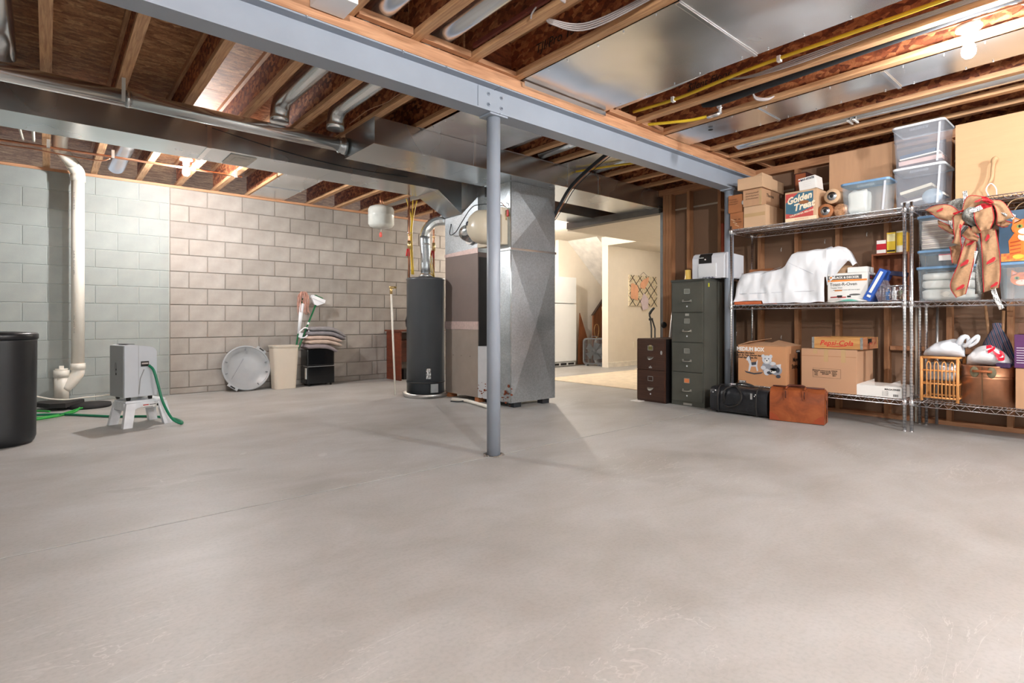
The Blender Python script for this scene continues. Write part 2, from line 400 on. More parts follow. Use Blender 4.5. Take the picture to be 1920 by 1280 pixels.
# ---- ceiling: subfloor sheets and joists
ce = thing('ceiling', None, None, (0, 0, ZC), kind='structure')
ym = [-3.55, -2.2, -.98, .24, 1.46, 2.68, 3.90, 5.12, 6.34, 7.56, 10.2]
for i in range(len(ym)-1):
    xs = -3.2+(-1.2 if i % 2 else 0)
    while xs < 12:
        a, b = max(xs, -3.2), min(xs+2.44, 12.0)
        if b > a+.05: MB().box((a+.0015, ym[i]+.002, ZC), (b-.0015, ym[i+1]-.002, ZC+.018)).build('subfloor_sheet', OSBC, ce)
        xs += 2.44
MB().box((-3.2, -3.7, ZC+.018), (12, 10.2, ZC+.05)).build('upper_floor', OSBC, ce)
FW = .030
def joistmesh(L):
    w = MB().box((-.005, 0, .034), (.005, L, .264)).build('w', OSB); 
    f = MB(); f.box((-FW, 0, 0), (FW, L, .036), .002)
    t = MB(); t.box((-FW, 0, .262), (FW, L, .298), .002)
    fo, to = f.build('f', FLANGE), t.build('t', FLANGE); r = (w.data, fo.data, to.data)
    for o in (w, fo, to): bpy.data.objects.remove(o)
    return r
CAMJ = [-2.87, -2.46, -2.05, -1.64, -1.23, -.82, -.41, 0, .41, .82, 1.23, 1.637, 2.045, 2.43, 2.86, 3.30, 3.74, 4.13, 4.53, 4.90, 5.26, 5.60]
FARJ = [-2.84, -2.43, -2.03, -1.62, -1.22, -.81, -.405, -.005, .40, .82, 1.22, 1.625, 2.026, 2.41, 2.82, 3.23, 3.635, 4.04, 4.45, 4.87, 5.27, 5.63]
def put_joists(xs, y0, y1):
    me = joistmesh(y1-y0)
    for x in xs:
        p = inst(me[0], 'floor_joist', ce, (x, y0, ZJ-ZC))
        inst(me[1], 'flange', p, (0, 0, 0)); inst(me[2], 'flange', p, (0, 0, 0))
put_joists(CAMJ, -3.55, 2.846); put_joists(FARJ, 2.854, 7.80)
# blocking between joists over the beam
for xs, y in ((CAMJ, 2.84),):
    for a, b in zip(xs, xs[1:]):
        if 1.2 < a < 1.7 or 1.2 < b < 1.7 or 3.2 < a < 3.4: continue
        MB().box((a+.006, y, ZJ+.002), (b-.006, y+.012, ZC-.002)).build('blocking_panel', OSB, ce)
bk = lambda a, b, y0, y1, z0, z1: MB().box((a, y0, z0), (b, y1, z1)).build('blocking', PLATE, ce)
bk(1.27, 1.60, 2.74, 2.78, ZJ, ZJ+.04); bk(1.67, 2.01, 2.74, 2.78, ZJ, ZJ+.038); bk(2.08, 2.40, 2.76, 2.79, ZJ, ZJ+.03)
bk(3.36, 3.70, 2.745, 2.785, ZJ, ZJ+.04); bk(3.78, 4.09, 2.745, 2.785, ZJ, ZJ+.04); bk(4.575, 5.59, 2.745, 2.785, ZJ, ZJ+.035)
MB().box((5.63, 2.62, ZJ), (XR+.09, 2.66, ZJ+.08)).build('blocking', PLATE, ce)
bk(5.3, 5.9, 3.2, 3.24, ZJ, ZJ+.04); bk(5.66, 5.9, 3.5, 3.54, ZJ, ZJ+.04)

# ---- finished room beyond the opening
DW = DRYW
def st(a, b, n, m): return struct(MB().box(a, b).build(n, m))
st((XR+.102, -3.55, 0), (XR+.115, 4.035, 2.26), 'wall_1', DRYW)
st((XR, 4.03, 2.262), (XR+.115, 5.64, 2.36), 'trim_3', M('header_metal', (110, 106, 102), .6))
st((XR+.02, 3.968, 0), (XR+.115, 4.022, 2.27), 'trim_4', M('corner_bead', (150, 156, 160), .5))
st((XR+.115, 3.0, 2.262), (8.9, 5.72, 2.275), 'ceiling_soffit', DRYC)
st((8.13, 5.72, 2.33), (12, 6.70, 2.345), 'ceiling_hall', DRYC)
st((XR+.115, 5.72, 2.262), (12, 5.732, 2.345), 'trim_5', DRYW)
st((8.9, 3.0, 2.33), (12, 5.72, 2.345), 'ceiling_far', DRYC)
st((XR+.115, 5.64, 2.50), (8.13, 7.70, 2.515), 'ceiling_landing', DRYC)
st((8.13, 6.83, 2.50), (9.6, 7.70, 2.515), 'ceiling_stair', DRYC)
st((8.13, 6.683, 0), (12, 6.83, 2.54), 'wall_hall', DRYW)
st((8.115, 6.668, 0), (12, 6.683, .095), 'baseboard_hall', M('white_trim', (236, 228, 214), .5))
st((7.72, 7.60, 0), (9.7, 7.69, 2.52), 'wall_stair', DRYW)
st((6.6, 7.70, 0), (7.72, 7.80, 2.55), 'wall_landing', DRYW)
st((9.6, 6.83, 0), (9.7, 7.6, 2.52), 'wall_stair_end', DRYW)
st((11.9, -3.55, 0), (12, 10.2, 2.9), 'wall_far', DRYW)
st((XR+.115, 2.9, 0), (12, 3.0, 2.345), 'wall_room', DRYW)
sp = MB().prism([(7.98, 2.50), (9.6, 2.50), (9.6, 1.16), (9.55, 1.16), (9.05, 1.60)], 6.83, 7.60, 'y')
st((8.118, 5.732, 2.33), (8.13, 6.83, 2.50), 'trim_6', DRYW)
struct(sp.build('ceiling_slope', M('stair_soffit', (224, 219, 212), .8)))
solo(MB().box((5.80, 4.10, 0), (8.3, 6.05, .006)).box((8.3, 5.0, 0), (10.5, 6.2, .0055)), 'carpet', M('cream_carpet', (228, 212, 188), .95, bump=.5, bscale=200), 'cream carpet laid on the concrete beyond the wall opening', 'carpet', (6.1, 4.3, 0))
# ================= steel =================
bm_ = thing('steel_beam', 'long blue-grey painted steel beam crossing under the joists', 'beam', (2.28, 2.85, 2.27))
def ibeam(x0, x1):
    m = MB(); m.box((x0, 2.785, 2.27), (x1, 2.915, 2.279)); m.box((x0, 2.785, 2.448), (x1, 2.915, 2.457)); m.box((x0, 2.846, 2.279), (x1, 2.854, 2.448)); return m
# the web shows flush: fillets widen it like the photo's painted face
for a, b in ((-3.05, 2.2785), (2.2815, 6.0)):
    ibeam(a, b).build('beam_section', STEELP, bm_)
def bolt(x, y, z, r=.013):
    m = MB(); m.lathe([(r*1.35, 0), (r*1.35, .003)], (x, y, z), 14, 'y'); m.lathe([(r, .003), (r, .011)], (x, y, z), 6, 'y', False)
    m.lathe([(r*.55, .011), (r*.55, .026)], (x, y, z), 10, 'y'); return m
for x in (2.225, 2.335):
    for z in (2.335, 2.405): bolt(x, 2.845, z).build('bolt', STEELP, bm_)
MB().box((2.14, 2.84, 2.30), (2.42, 2.846, 2.44)).build('splice_plate', STEELP, bm_)
for i, x in enumerate((1.0, 1.55, 1.85, 3.9, 4.6, 5.1, 5.45)):
    MB().tube([(x, 2.79, 2.457), (x+.005, 2.775, 2.452), (x+.012, 2.79, 2.444)], .004, 6).build('clip', CHROME, bm_)
solo(MB().box((-3.05, 2.782, 2.4575), (6.0, 2.918, 2.50)).box((-3.05, 2.788, 2.5005), (6.0, 2.912, ZJ-.001)), 'beam_nailer', PLATE, 'flat lumber strip bolted along the top of the steel beam', 'lumber', (2.28, 2.85, 2.4575))
def column(x, y, label):
    t = thing('steel_column', label, 'column', (x, y, 0))
    MB().tube([(x, y, .004), (x, y, 2.257)], .0455, 28).build('pipe_shaft', STEELP, t)
    MB().box((x-.075, y-.06, 2.257), (x+.075, y+.06, 2.2685)).build('cap_plate', STEELP, t)
    m = MB()
    for k in range(26):
        a = random.random()*6.28; rr = .05+random.random()*.02; m.obox((x+rr*math.cos(a), y+rr*math.sin(a), .004), (.02, .008, .007), (0, 0, a+1.2))
    g = m.build('grout_crumbs', MORTAR, t); g['kind'] = 'stuff'
column(2.276, 2.85, 'blue-grey round steel column standing alone in the middle of the floor')
column(5.435, 2.85, 'blue-grey round steel column between the tall filing cabinet and the wire shelving')

# ================= duct work =================
def seam(m, x, y0, y1, z0, z1, w=.02):   # raised S-cleat round a duct running along X
    m.box((x-w/2, y0-.006, z0-.006), (x+w/2, y1+.006, z0-.0005)); m.box((x-w/2, y0-.006, z0-.0005), (x+w/2, y0-.0005, z1)); return m
t = thing('trunk_duct', 'long low galvanised rectangular duct crossing the cellar behind the round pipe', 'duct', (1.5, 5.3, 2.345))
DY0, DY1, DZ0, DZ1 = 5.09, 5.53, 2.345, 2.54
for a, b in ((-3.0, 1.03), (1.03, 2.10), (2.10, 3.28)):
    MB().box((a+.0008, DY0, DZ0), (b-.0008, DY1, DZ1)).build('duct_section', GALV, t)
for x in (1.03,): seam(MB(), x, DY0, DY1, DZ0, DZ1, .035).build('drive_cleat', GALVL, t)
MB().box((1.515, DY0-.006, DZ0-.004), (1.54, DY0-.0006, DZ1)).build('hanger_strap', GALVL, t)
MB().box((1.21, DY0+.06, DZ0-.007), (1.42, DY1-.04, DZ0-.0007)).box((1.255, DY0+.12, DZ0-.010), (1.375, DY1-.16, DZ0-.007)).build('register_plate', M('duct_register', (196, 190, 180), .5, .2), t)
# transition boot down to the plenum
bt = MB(); bt.hexa([(3.28, 5.09, 2.345), (3.60, 5.09, 2.115), (3.60, 5.43, 2.115), (3.28, 5.53, 2.345), (3.28, 5.09, 2.54), (3.60, 5.09, 2.54), (3.60, 5.43, 2.54), (3.28, 5.53, 2.54)])
bt.build('transition_boot', GALV, t)
MB().tube([(3.28, 5.088, 2.343), (3.60, 5.086, 2.113), (3.60, 5.43, 2.111)], .005, 6).build('edge_flange', GALVL, t)
MB().box((4.1, DY0, DZ0), (7.9, DY1, DZ1)).build('duct_section', GALV, t)

t = thing('return_duct', 'upper galvanised return duct with a closed end box beside the steel column', 'duct', (4.0, 4.3, 2.328))
for a, b in ((2.0, 3.0), (3.0, 4.25), (4.25, 4.75), (4.75, 6.6)):
    MB().box((a+.0008, 4.035, 2.328), (b-.0008, 4.60, 2.543)).build('duct_section', GALV, t)
for x in (3.0, 4.25, 4.75): MB().box((x-.013, 4.03, 2.326), (x+.013, 4.0345, 2.543)).build('drive_cleat', GALVL, t)
MB().box((1.994, 4.029, 2.322), (6.0, 4.0345, 2.330)).build('edge_flange', GALVL, t)
MB().box((1.993, 4.03, 2.324), (1.9995, 4.60, 2.330)).build('edge_flange', GALVL, t)
MB().tube([(2.4, 4.03, 2.545), (3.1, 4.028, 2.546), (5.0, 4.03, 2.547)], .004, 6).build('control_wire', WCAB, t)

# round vent pipe along X
t = thing('vent_pipe', 'long round galvanised pipe hung in front of the low rectangular duct', 'pipe', (.5, 4.575, 2.43))
for a, b in ((-3.0, .43), (.428, 1.93)): MB().tube([(a, 4.575, 2.43), (b, 4.575, 2.43)], .056, 28).build('pipe_length', GALVL, t)
MB().tube([(.415, 4.575, 2.43), (.435, 4.575, 2.43)], .0585, 28).build('pipe_joint', GALVL, t)
MB().lathe([(.056, 1.915), (.07, 1.93), (.062, 1.95), (.072, 1.965), (.075, 1.99)], (0, 4.575, 2.43), 26, 'x').build('starter_collar', GALV, t)
MB().obox((.395, 4.512, 2.475), (.022, .003, .17), (.12, .0, 0)).box((.384, 4.505, 2.55), (.406, 4.51, 2.56)).build('hanger_strap', M('white_strap', (200, 200, 196), .5, .3), t)

# round branch ducts inside the joist bays
def branch(pts, r, label, base):
    solo(MB().tube(pts, r, 22), 'branch_duct', GALVL, label, 'duct', base, 'round branch ducts in the joist bays')
def elbow(x, y0, y1, z, r=.072, drop=True):
    pts = [(x, y0, z), (x, y1-.16, z)]
    if drop: pts += [(x, y1-.08, z-.01), (x, y1-.02, z-.05), (x, y1, z-.12), (x, y1, z-.16)]
    else: pts += [(x, y1, z)]
    return pts
branch(elbow(1.425, -3.3, 4.55, 2.66), .072, 'round branch duct crossing the beam, further left from the column than its twin', (1.425, 3, 2.59))
branch(elbow(1.835, -3.3, 4.42, 2.66), .072, 'round branch duct crossing the beam next to the closed end of the return duct', (1.835, 3, 2.59))
branch([(-.22, -3.3, 2.65), (-.22, 4.35, 2.65), (-.22, 4.5, 2.62), (-.22, 4.58, 2.52)], .075, 'round branch duct at the far left edge of the ceiling', (-.22, 3, 2.58))
branch([(.60, 5.53, 2.50), (.60, 5.8, 2.62), (.60, 6.2, 2.66), (.60, 7.65, 2.66)], .085, 'round branch duct running to the painted block wall beside the pvc pipe', (.6, 6.5, 2.58))
branch([(2.22, 5.53, 2.5), (2.22, 5.9, 2.60), (2.22, 7.1, 2.66)], .05, 'slim branch duct above the bare block wall left of the expansion tank', (2.22, 6.5, 2.6))
branch([(3.83, 5.53, 2.5), (3.83, 5.9, 2.62), (3.83, 7.4, 2.66)], .085, 'round branch duct above the block wall right of the expansion tank', (3.83, 6.5, 2.6))
branch([(3.43, 2.95, 2.66), (3.43, 4.03, 2.64)], .07, 'round branch duct between beam and return duct, nearest the column', (3.43, 3.5, 2.58))
branch([(3.84, 2.95, 2.62), (3.84, 4.03, 2.60)], .05, 'slim round duct next to the paper tag on the joist', (3.84, 3.5, 2.58))
branch([(4.68, 2.95, 2.62), (4.68, 4.03, 2.60)], .05, 'slim round duct near the stud wall, behind the beam', (4.68, 3.5, 2.58))
branch([(5.08, -3.3, 2.60), (5.08, 2.55, 2.60), (5.08, 2.62, 2.66)], .052, 'long slim pipe in the bay above the wire shelving', (5.08, 1.5, 2.55))
branch([(3.40, 1.95, 2.60), (3.41, 2.2, 2.59), (3.42, 2.72, 2.59)], .022, 'short grey sleeve pipe along the edge of the big metal panel', (3.5, 1.6, 2.55))
solo(MB().lathe([(.055, 0), (.06, .01), (.05, .018), (.03, .02)], (3.93, 3.1, 2.50), 20), 'ceiling_box_cover', M('cream_cover', (220, 208, 186), .6), 'round cream cover plate on a joist just behind the beam', 'cover', (3.93, 3.1, 2.50))
# insulation hose in the bay under the right light
solo(MB().tube(bez([(3.83, -3.3, 2.62), (3.86, .5, 2.60), (3.90, 1.7, 2.585), (3.96, 2.15, 2.60), (3.98, 2.3, 2.63)], 5), .03, 10), 'foam_pipe_insulation', RUBBER, 'black foam-wrapped pipe in the bay left of the right light bulb', 'pipe', (3.86, 1, 2.57))

# panned joist bays: sheet metal nailed under the joists
def pan(nm, x0, x1, y0, y1, splits, label, dents=()):
    t = thing('metal_ceiling_panel', label, 'metal panel', ((x0+x1)/2, (y0+y1)/2, ZJ))
    ys = [y0]+splits+[y1]
    for a, b in zip(ys, ys[1:]):
        ph = random.random()*9
        def fn(u, v, a=a, b=b):
            x = x0+(x1-x0)*u; y = a+(b-a)*v
            e = min(u, 1-u)*2*min(1, min(v, 1-v)*6)
            return (x, y, ZJ-.0045-.010*e*(.5+.8*noise.noise((x*2.2, y*2.2, ph))))
        MB().grid(fn, 24, 36).build('metal_sheet', GALVP, t, fix=False)
    for y in splits:
        MB().box((x0, y-.012, ZJ-.014), (x1, y+.012, ZJ-.006), .002).build('drive_cleat', GALVL, t)
    n = 0; m = MB()
    y = y0+.15
    while y < y1:
        for x in (x0+.03, x1-.02):
            m.lathe([(.007, -.004), (.004, .001), (.001, .002)], (x+random.uniform(-.008, .008), y+random.uniform(-.05, .05), ZJ-.008), 8)
        y += .22
    m.build('nail_heads', CHROME, t)['kind'] = 'stuff'
    return t
p1 = pan('a', 2.462, 3.325, -3.3, 2.77, [-.9, .32, 1.54+.03], 'wide shiny sheet-metal panel nailed under the joists right of the column')
MB().box((2.47, 2.752, ZJ-.045), (3.32, 2.78, ZJ-.012)).build('end_cap', GALVL, p1)
p2 = pan('b', 4.165, 4.557, -3.3, 2.78, [-.9, .20, 1.13, 1.96], 'narrow sheet-metal panel between two joists beside the right light bulb')
MB().lathe([(.02, 0), (.02, .001)], (4.30, 2.42, ZJ-.018), 16).build('punched_hole', INK, p2)
MB().lathe([(.02, 0), (.02, .001)], (4.30, 3.4, ZJ-.018), 16).build('punched_hole', INK, p2)
pan('c', 2.462, 3.325, 2.93, 4.03, [3.4], 'sheet-metal panel between the beam and the return duct, beside the column')
pan('d', 4.10, 4.50, 2.93, 4.03, [], 'small sheet-metal panel behind the beam where the black cables pass')
pan('e', 2.015, 2.46, 5.53, 7.66, [7.0], 'sheet-metal panel over the bare block wall between duct and wall')
for (x, y) in ((2.93, 3.35),): MB().lathe([(.016, 0), (.016, .001)], (x, y, ZJ-.02), 14).build('punched_hole', INK, bpy.data.objects['metal_ceiling_panel.002'])

# ================= furnace group =================
FURN = M('furnace_brown', (122, 108, 102), .45, .15, var=.04, bump=.03); FURNL = M('furnace_lower', (150, 138, 128), .45, .15, var=.05); FURND = M('furnace_dark', (38, 36, 36), .5)
TAPE = M('foil_tape', (200, 178, 172), .45, .5, var=.12, scale=40)
t = thing('furnace', 'tall brown metal furnace cabinet between the grey water heater and the galvanised duct', 'furnace', (3.86, 5.10, 0))
MB().box((3.60, 4.785, .055), (4.12, 5.425, .815)).build('blower_cabinet', FURNL, t)
MB().box((3.60, 4.785, .875), (4.12, 5.425, 1.655)).build('coil_cabinet', FURN, t)
MB().box((3.594, 4.783, .80), (4.12, 5.43, .89)).build('foil_tape', TAPE, t)
MB().box((3.61, 4.776, .62), (4.1, 4.784, 1.60)).build('access_panel', FURND, t)
pl_ = MB(); pl_.hexa([(3.60, 4.785, 1.655), (4.12, 4.785, 1.655), (4.12, 5.43, 1.655), (3.60, 5.43, 1.655), (3.60, 4.785, 2.235), (4.12, 4.785, 2.235), (4.12, 5.43, 2.115), (3.60, 5.43, 2.115)])
pl_ = MB().prism([(4.785, 1.655), (5.43, 1.655), (5.43, 2.115), (5.09, 2.115), (4.785, 2.26)], 3.60, 4.12, 'x'); pl_.build('supply_plenum', GALVR, t)
MB().box((3.70, 4.79, 2.2), (4.10, 5.40, 2.53)).build('supply_plenum', GALV, t)
MB().prism([(4.78, 1.645), (5.436, 1.645), (5.436, 1.68), (4.78, 1.705)], 3.595, 3.5995, 'x').build('foil_tape', TAPE, t)
for (y, z) in ((5.26, .50), (5.10, .50), (4.93, .50)): MB().lathe([(.007, 0), (.004, .004)], (3.60, y, z), 8, 'x').build('screw', INK, t)
for (x, y) in ((3.66, 5.39), (3.66, 4.82), (4.0, 5.35), (4.0, 4.83)): MB().box((x-.05, y-.035, 0), (x+.06, y+.035, .055)).build('wood_block', CARDD, t)
# return drop
t = thing('return_drop', 'large galvanised duct standing beside the furnace with crossed creases on its faces', 'duct', (3.90, 4.4, 0))
for z0, z1 in ((.055, 1.625), (1.645, 2.327)):
    # faces with shallow diamond creases (cross breaks)
    x0, x1, y0, y1 = 3.60, 4.235, 4.225, 4.545; m = MB()
    def face(P, bulge):
        n = Vector(bulge); c = sum((Vector(p) for p in P), Vector())/4+n
        V = [m.bm.verts.new(p) for p in P]; k = m.bm.verts.new(c)
        for i in range(4): m.bm.faces.new((V[i], V[(i+1) % 4], k))
    face([(x0, y0, z0), (x1, y0, z0), (x1, y0, z1), (x0, y0, z1)], (0, -.032, 0)); face([(x1, y1, z0), (x0, y1, z0), (x0, y1, z1), (x1, y1, z1)], (0, .02, 0))
    face([(x0, y1, z0), (x0, y0, z0), (x0, y0, z1), (x0, y1, z1)], (-.012, 0, 0)); face([(x1, y0, z0), (x1, y1, z0), (x1, y1, z1), (x1, y0, z1)], (.02, 0, 0))
    face([(x0, y1, z0), (x1, y1, z0), (x1, y0, z0), (x0, y0, z0)], (0, 0, 0)); face([(x0, y0, z1), (x1, y0, z1), (x1, y1, z1), (x0, y1, z1)], (0, 0, 0))
    m.build('duct_section', GALVR, t)
MB().box((3.588, 4.213, 1.622), (4.247, 4.555, 1.648), .003).build('drive_cleat', GALVL, t)
MB().tube([(3.597, 4.222, .06), (3.597, 4.222, 2.32)], .006, 6).build('corner_seam', GALVL, t)
RUST = M('rust', (120, 56, 28), .9, var=.3, scale=30, bump=.3)
MB().box((3.6, 4.55, .055), (4.12, 4.783, .62)).build('return_boot', M('boot_metal', (206, 208, 212), .4, .35, var=.06), t)
def blot(yc, zc, w, h, n=9, x=3.5985):
    m = MB()
    for k in range(n):
        y, z = yc+random.gauss(0, w/2.5), zc+random.gauss(0, h/2.5); s = random.uniform(.25, 1)
        m.prism([(y+a*.022*s, z+b*.016*s) for a, b in ell(0, 0, 1, random.uniform(.4, 1.2), 7, random.random())], x-.0006, x, 'x')
    return m
blot(4.68, .12, .12, .10, 16).build('rust_stain', RUST, t)['kind'] = 'stuff'; blot(4.30, .13, .10, .10, 16, 3.590).build('rust_stain', RUST, t)['kind'] = 'stuff'
for (x, y) in ((3.72, 4.30), (4.13, 4.30), (3.72, 4.70)): MB().box((x-.05, y-.04, 0), (x+.05, y+.04, .055)).build('wood_block', RUBBER, t)
# humidifier
IV = M('ivory_enamel', (214, 202, 180), .3, var=.02)
t = thing('humidifier', 'ivory drum humidifier mounted on the duct behind the steel column', 'humidifier', (3.45, 4.45, 1.70))
MB().lathe([(.0, 3.30), (.07, 3.305), (.125, 3.33), (.165, 3.38), (.178, 3.45), (.178, 3.52)], (0, 4.50, 1.875), 32, 'x').build('drum_cover', IV, t)
MB().box((3.52, 4.27, 1.68), (3.598, 4.69, 2.06), .01).build('frame', IV, t)
MB().lathe([(.0, 0), (.022, .001), (.022, .004), (0, .005)], (3.305, 4.575, 1.905), 16, 'x', sx=1.25).build('badge', M('badge_blue', (40, 52, 74), .3, .3), t)
fx = MB(); pr = []
for i in range(19): pr.append((.062 if i % 2 else .070, 4.665+i*.012))
pr = [(r, -y) for r, y in pr][::-1]
fx.tube(bez([(3.42, 4.62, 1.86), (3.40, 4.72, 1.85), (3.46, 4.82, 1.84), (3.60, 4.90, 1.83)], 8), [(.062 if i % 2 else .069) for i in range(25)], 20); fx.build('flex_duct', GALVL, t)
MB().tube([(3.565, 4.90, 1.83), (3.598, 4.90, 1.83)], .085, 22).build('duct_collar', GALVL, t)
t = thing('shutoff_valve', 'brass saddle valve with a red lever beside the ivory humidifier', 'valve', (3.585, 4.265, 1.98))
MB().tube([(3.575, 4.275, 1.93), (3.575, 4.275, 2.03)], .010, 8).tube([(3.575, 4.24, 1.985), (3.575, 4.31, 1.985)], .012, 8).build('valve_body', M('brass', (.75, .55, .25), .3, 1), t)
MB().obox((3.565, 4.238, 1.995), (.014, .022, .07), (0, 0, 0), .004).build('lever', M('red_lever', (190, 30, 30), .4), t)
MB().tube(bez([(3.57, 4.275, 1.93), (3.56, 4.28, 1.86), (3.57, 4.31, 1.80)], 5), .0035, 6).build('copper_line', COPPER, t); MB().tube(bez([(3.57, 4.275, 2.03), (3.55, 4.30, 2.10), (3.53, 4.35, 2.12)], 5), .0035, 6).build('copper_line', COPPER, t)
solo(MB().tube(bez([(3.597, 5.30, 2.03), (3.56, 5.27, 1.90), (3.52, 5.10, 1.90), (3.50, 4.95, 1.99), (3.47, 4.75, 2.10), (3.45, 4.6, 2.12), (3.5, 4.4, 2.10), (3.57, 4.29, 2.03)], 8), .005, 6), 'control_cable', RUBBER, 'thin dark cable looping across the furnace plenum above the flexible duct', 'cable', (3.5, 4.9, 1.9))
solo(MB().tube([(3.45, 5.06, .022), (3.50, 4.85, .022), (3.42, 4.35, .022)], .018, 10), 'condensate_pipe', PVC, 'white drain pipe lying on the floor at the foot of the furnace', 'pipe', (3.46, 4.8, 0))
solo(MB().tube(bez([(3.38, 4.99, .012), (3.44, 4.9, .012), (3.55, 4.87, .03)], 5), .007, 6), 'black_tube', RUBBER, 'thin black tube under the front of the furnace', 'tube', (3.4, 4.95, 0))

# water heater
HT = M('heater_grey', (84, 88, 92), .28, .3, var=.05, scale=2)
t = thing('water_heater', 'tall dark grey cylindrical water heater standing in a shallow drain pan', 'water heater', (3.42, 5.63, 0))
hc = (3.44, 5.605, 0)
MB().lathe([(.225, .05), (.225, 1.375), (.23, 1.38), (.23, 1.392), (.215, 1.405), (0, 1.415)], hc, 48).build('tank_shell', HT, t)
MB().lathe([(.228, .17), (.228, .185)], hc, 48).build('trim_band', FURND, t)
MB().lathe([(.250, .004), (.272, .05), (.276, .05), (.257, 0), (.0, 0), (0, .006), (.250, .006)], hc, 48).build('drain_pan', M('pan_metal', (.5, .49, .48), .35, .9), t)
a0 = math.atan2(-hc[1], -hc[0])
def onheat(aoff, r, z): a = a0+aoff; return (hc[0]+r*math.cos(a), hc[1]+r*math.sin(a), z)
m = MB()
for i in range(8):
    for j in range(3):
        p = onheat(.02+i*.03, .2265, .225+j*.04); q = onheat(.05+i*.03, .2265+random.uniform(0, .006), .225+j*.04); r_ = onheat(.05+i*.03, .2265, .265+j*.04); s_ = onheat(.02+i*.03, .2265+random.uniform(0, .006), .265+j*.04)
        m.bm.faces.new([m.bm.verts.new(v) for v in (p, q, r_, s_)])
m.build('foil_patch', M('crumpled_foil', (.75, .76, .78), .18, 1, bump=.8, bscale=30), t)
p = onheat(.42, .24, .115); MB().obox(p, (.02, .09, .10), (0, 0, a0+.42), .003).build('access_cover', M('cover_grey', (150, 154, 156), .4, .3), t)
MB().lathe([(.09, 1.42), (.07, 1.45), (.055, 1.475)], hc, 24).build('draft_hood', GALVL, t)
for s in (-1, 1):
    m = MB()
    for k in (0, 2.1, 4.2): m.tube([(hc[0]+.085*math.cos(k), hc[1]+.085*math.sin(k), 1.40), (hc[0]+.085*math.cos(k), hc[1]+.085*math.sin(k), 1.43)], .006, 6)
m.build('hood_leg', CHROME, t)
t = thing('flue_pipe', 'bent galvanised flue rising from the water heater towards the furnace', 'pipe', (hc[0], hc[1], 1.475))
fl_pts = bez([(3.44, 5.605, 1.47), (3.43, 5.60, 1.72), (3.42, 5.595, 1.90), (3.45, 5.58, 2.00), (3.52, 5.54, 2.075), (3.64, 5.49, 2.10), (4.0, 5.47, 2.12)], 4)
MB().tube(fl_pts[:9], .058, 24).build('straight_length', GALVR, t); MB().tube(fl_pts[8:21], .0585, 10, smooth=False).build('adjustable_elbow', GALVL, t); MB().tube(fl_pts[20:], .058, 24).build('straight_length', GALVR, t)
MB().lathe([(.061, 1.80), (.061, 1.815)], (3.427, 5.598, 0), 24).build('crimp_joint', GALVL, t)
# supply pipes over the heater
def cpipe(x, y, lab, zt=2.35):
    t = thing('copper_riser', lab, 'pipe', (x, y, 1.42))
    MB().tube([(x, y, 1.40), (x, y, zt)], .0115, 10).build('tube', COPPER, t)
    MB().tube([(x, y, 1.74), (x, y, 1.84)], .019, 10).build('valve_body', M('brass', (.75, .55, .25), .3, 1), t); MB().tube([(x, y, 1.90), (x, y, 1.92)], .016, 10).build('union_nut', M('brass', (.75, .55, .25), .3, 1), t)
    MB().obox((x-.035, y-.012, 1.70), (.018, .012, .09), (0, .15, 0), .004).obox((x-.012, y-.02, 1.70), (.016, .012, .09), (0, -.05, 0), .004).build('red_lever', M('red_lever', (190, 30, 30), .4), t)
    MB().tube([(x-.03, y, 1.935), (x+.03, y, 1.935)], .005, 6).build('pipe_clip', CHROME, t)
    return t
cpipe(3.245, 5.66, 'copper pipe with red-handled valves on the left of the flue'); cpipe(3.56, 5.62, 'copper pipe with red-handled valves on the right of the flue')
for i, (x, dx) in enumerate(((3.305, -.05), (3.315, .03), (3.33, .07))):
    solo(MB().tube(bez([(x, 5.7, 1.45), (x-.01, 5.72, 1.9), (x+.005, 5.72, 2.12), (x+dx, 5.74, 2.35)], 5), .006, 6), 'gas_flex_line', YEL, 'yellow flexible line fanning up behind the flue pipe, '+('left', 'middle', 'right')[i]+' one', 'gas line', (x, 5.7, 1.45), 'yellow lines behind the flue')
for i, x in enumerate((3.50, 3.525)):
    solo(MB().tube(bez([(x, 5.55, 1.42), (x-.03, 5.56, 1.6), (x-.04, 5.6, 1.8)], 5), .006, 6), 'gas_flex_line', YEL, 'short yellow line from the heater top beside the right copper pipe, '+('left', 'right')[i]+' one', 'gas line', (x, 5.55, 1.42), 'short yellow lines on the heater')
# white pvc standpipe left of the heater with brass tap
t = thing('standpipe', 'thin white pvc pipe with a brass tee at its top, left of the water heater', 'pipe', (3.20, 5.92, 0))
MB().tube([(3.205, 5.92, .0), (3.155, 5.93, 1.26)], .012, 10).build('pipe_length', PVC, t)
MB().tube([(3.155, 5.93, 1.22), (3.155, 5.93, 1.31)], .016, 10).tube([(3.13, 5.93, 1.30), (3.21, 5.90, 1.30)], .014, 10).build('brass_tee', M('brass', (.75, .55, .25), .3, 1), t)

